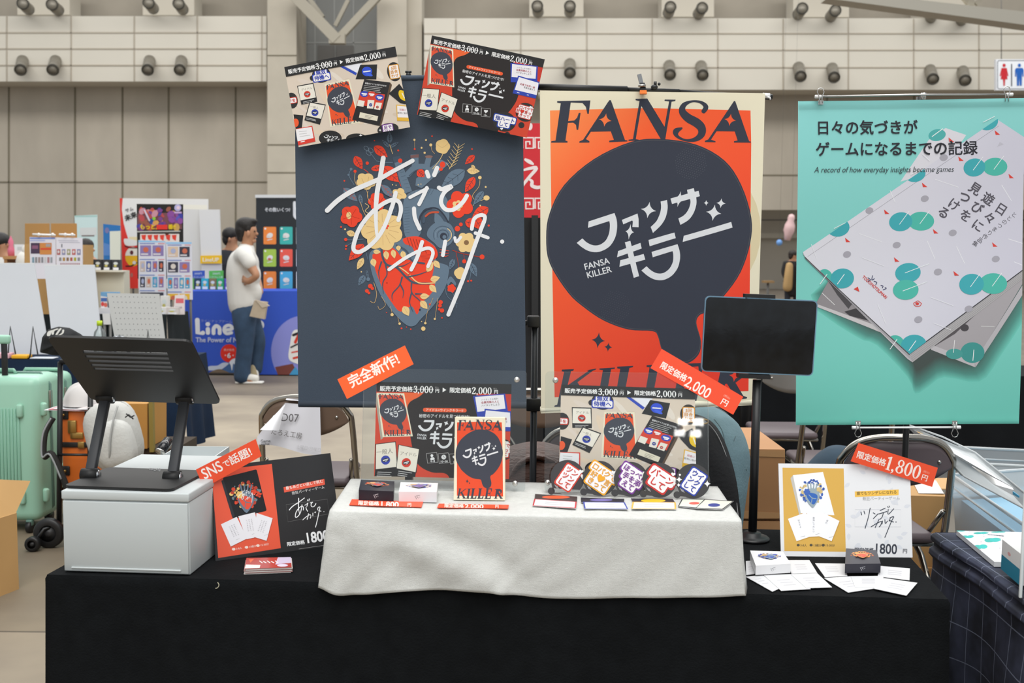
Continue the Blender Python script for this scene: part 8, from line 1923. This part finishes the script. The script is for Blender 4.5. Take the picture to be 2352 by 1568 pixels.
# --- the person bending behind the table
dj = 3.12; pj = lambda x, y, o=0.0: P(x, y, dj+o)
bent = T('person', 'brown-haired person bending down behind the table in faded jeans and black jacket', 'person', Vector((P(1660,1100,dj).x, dj, 0)))
jm = mat('#6d8992', .85, var=.22, scale=7, bump=.2, bscale=160); jk = mat('#1a1b1e', .75, var=.12, scale=12, bump=.2, bscale=90)
hip = pj(1610,1040); wst = pj(1575,1015); chs = pj(1400,1045); nk = pj(1310,1078); hd = pj(1235,1105)
ch = [[(hip, (.09,.1)), (wst, (.09,.1)), (pj(1490,1025), (.09,.11)), (chs, (.10,.12)), (nk, .055), (pj(1282,1090), .055), (hd, (.082,.09)), (pj(1200,1118), .07)]]
for s_ in (-1, 1):
    wr = pj(1370,1330,s_*.15); ch.append([(chs, (.10,.12)), (pj(1385,1060,s_*.17), .06), (pj(1400,1180,s_*.2), .045), (pj(1375,1290,s_*.16), .034), (wr, .03)]); hand(ch, wr, Vector((-.02,0,-.1)), Vector((0,1,0)))
    k_ = pj(1640,1330,s_*.11); ch.append([(hip, (.09,.1)), (pj(1630,1120,s_*.09), .07), (Vector((k_.x,k_.y,.47)), .06), (Vector((k_.x+.05,k_.y,.09)), .045), (Vector((k_.x-.06,k_.y,.045)), .036)])
mb = MB(); sk(mb, ch, skinm); mb.ball(pj(1222,1128,-.02), .02, skinm, n=8); mb.ball(pj(1240,1112,-.09), .024, skinm, (1.2,.5,.8), 8); mb.obj('body', bent)
hb_ = mat('#4a2a1e', .5, var=.25, scale=60, bump=.6, bscale=150, stretch=(.2, 1, 1)); mb = MB(); mb.ball(pj(1230,1100), .135, hb_, (1.15,1.0,.82), 24); mb.ball(pj(1185,1120), .085, hb_, (.9,1.0,1.1), 16)
for k in range(26):
    a = random.uniform(-1, 1); mb.tube(spl([tuple(pj(1285-random.uniform(0,20), 1062+8*abs(a), a*.09)), tuple(pj(1235, 1040+10*abs(a), a*.1-.02)), tuple(pj(1190, 1062+8*abs(a), a*.1-.02)), tuple(pj(1168-random.uniform(0,12), 1120, a*.09-.02))], False, 4), .008, hb_, 5)
mb.obj('hair', bent)
mb = MB(); blob(mb, [[(pj(1600,1018), .13), (pj(1500,1028), .135), (chs, .145), (pj(1325,1068), .08)]]+[[(chs, .13), (pj(1385,1060,s_*.17), .082), (pj(1400,1180,s_*.2), .064), (pj(1378,1275,s_*.165), .05)] for s_ in (-1, 1)], mat('#2a2b30', .8), .014, 6); mb.obj('shirt', bent)
mb = MB(); ks = [pj(1640,1330,s_*.11) for s_ in (-1, 1)]
blob(mb, [[(pj(1585,1020), .12), (pj(1618,1030,s_*.04), .125), (pj(1632,1090,s_*.085), .112), (pj(1636,1180,s_*.10), .092), (Vector((k_.x,k_.y,.47)), .078), (Vector((k_.x+.04,k_.y,.1)), .07)] for s_, k_ in zip((-1, 1), ks)], jm, .012, 8, [(pj(1632,1065,-.075), .118, (1,1,1.15)), (pj(1632,1065,.075), .118, (1,1,1.15))])
st_ = mat('#7f979f', .8)
mb.tube(spl([tuple(pj(x, y, -.165)) for x, y in ((1640,962),(1657,985),(1664,1010),(1668,1040))], False, 5), .0013, st_, 6); mb.tube(spl([tuple(pj(x, y, -.15)) for x, y in ((1690,1000),(1686,1020),(1705,1045),(1715,1080))], False, 5), .0013, st_, 6)
mb.obj('jeans', bent)
mb = MB()
JP = [(1590,950),(1612,957),(1636,972),(1656,1000),(1674,1045),(1688,1095),(1697,1150),(1706,1230)]
js = spl(JP, False, 4)
def jf(u, v):
    i = v*(len(js)-1); j = min(int(i), len(js)-2); f = i-j; x = js[j][0]*(1-f)+js[j+1][0]*f; y = js[j][1]*(1-f)+js[j+1][1]*f
    xl = 1470; xx = x+(xl-x)*u; return pj(xx, y+u*(10 if v < .3 else 0), -.19-.05*math.sin(min(1, u*2)*PI/2)+.012*math.sin(u*9+v*6))
mb.grid(jf, 20, 28, jk); o = mb.obj('jacket', bent, .006)
mb = MB(); mb.tube([pj(x-5, y+5, -.205) for x, y in js], .0012, mat('#b9b9bb', .6), 5); mb.obj('stitching', o)
for k in range(1): mb = MB(); mb.tube([pj(1618+9*math.cos(t), 968+5*math.sin(t), -.215) for t in [2*PI*i/16 for i in range(16)]], .002, brass, 6, True); mb.obj('eyelet', o)

mb = MB(); c_ = P(1925,1062,3.95); blob(mb, [[(Vector((c_.x-.10,3.95,c_.z-.10)), .07), (Vector((c_.x,3.95,c_.z-.01)), .08), (Vector((c_.x+.07,3.95,c_.z-.05)), .07)], [(Vector((c_.x,3.95,c_.z-.02)), .09), (Vector((c_.x,3.95,.11)), .11)]], mat('#2c3f4e', .85, var=.2, scale=9), .014, 6, [(Vector((c_.x+.02,3.95,.13)), .13, (1.2,1,.9))]); tag(mb.obj('denim_bag'), 'slumped dark denim bag behind the yellow and white poster, under the chairs', 'bag')
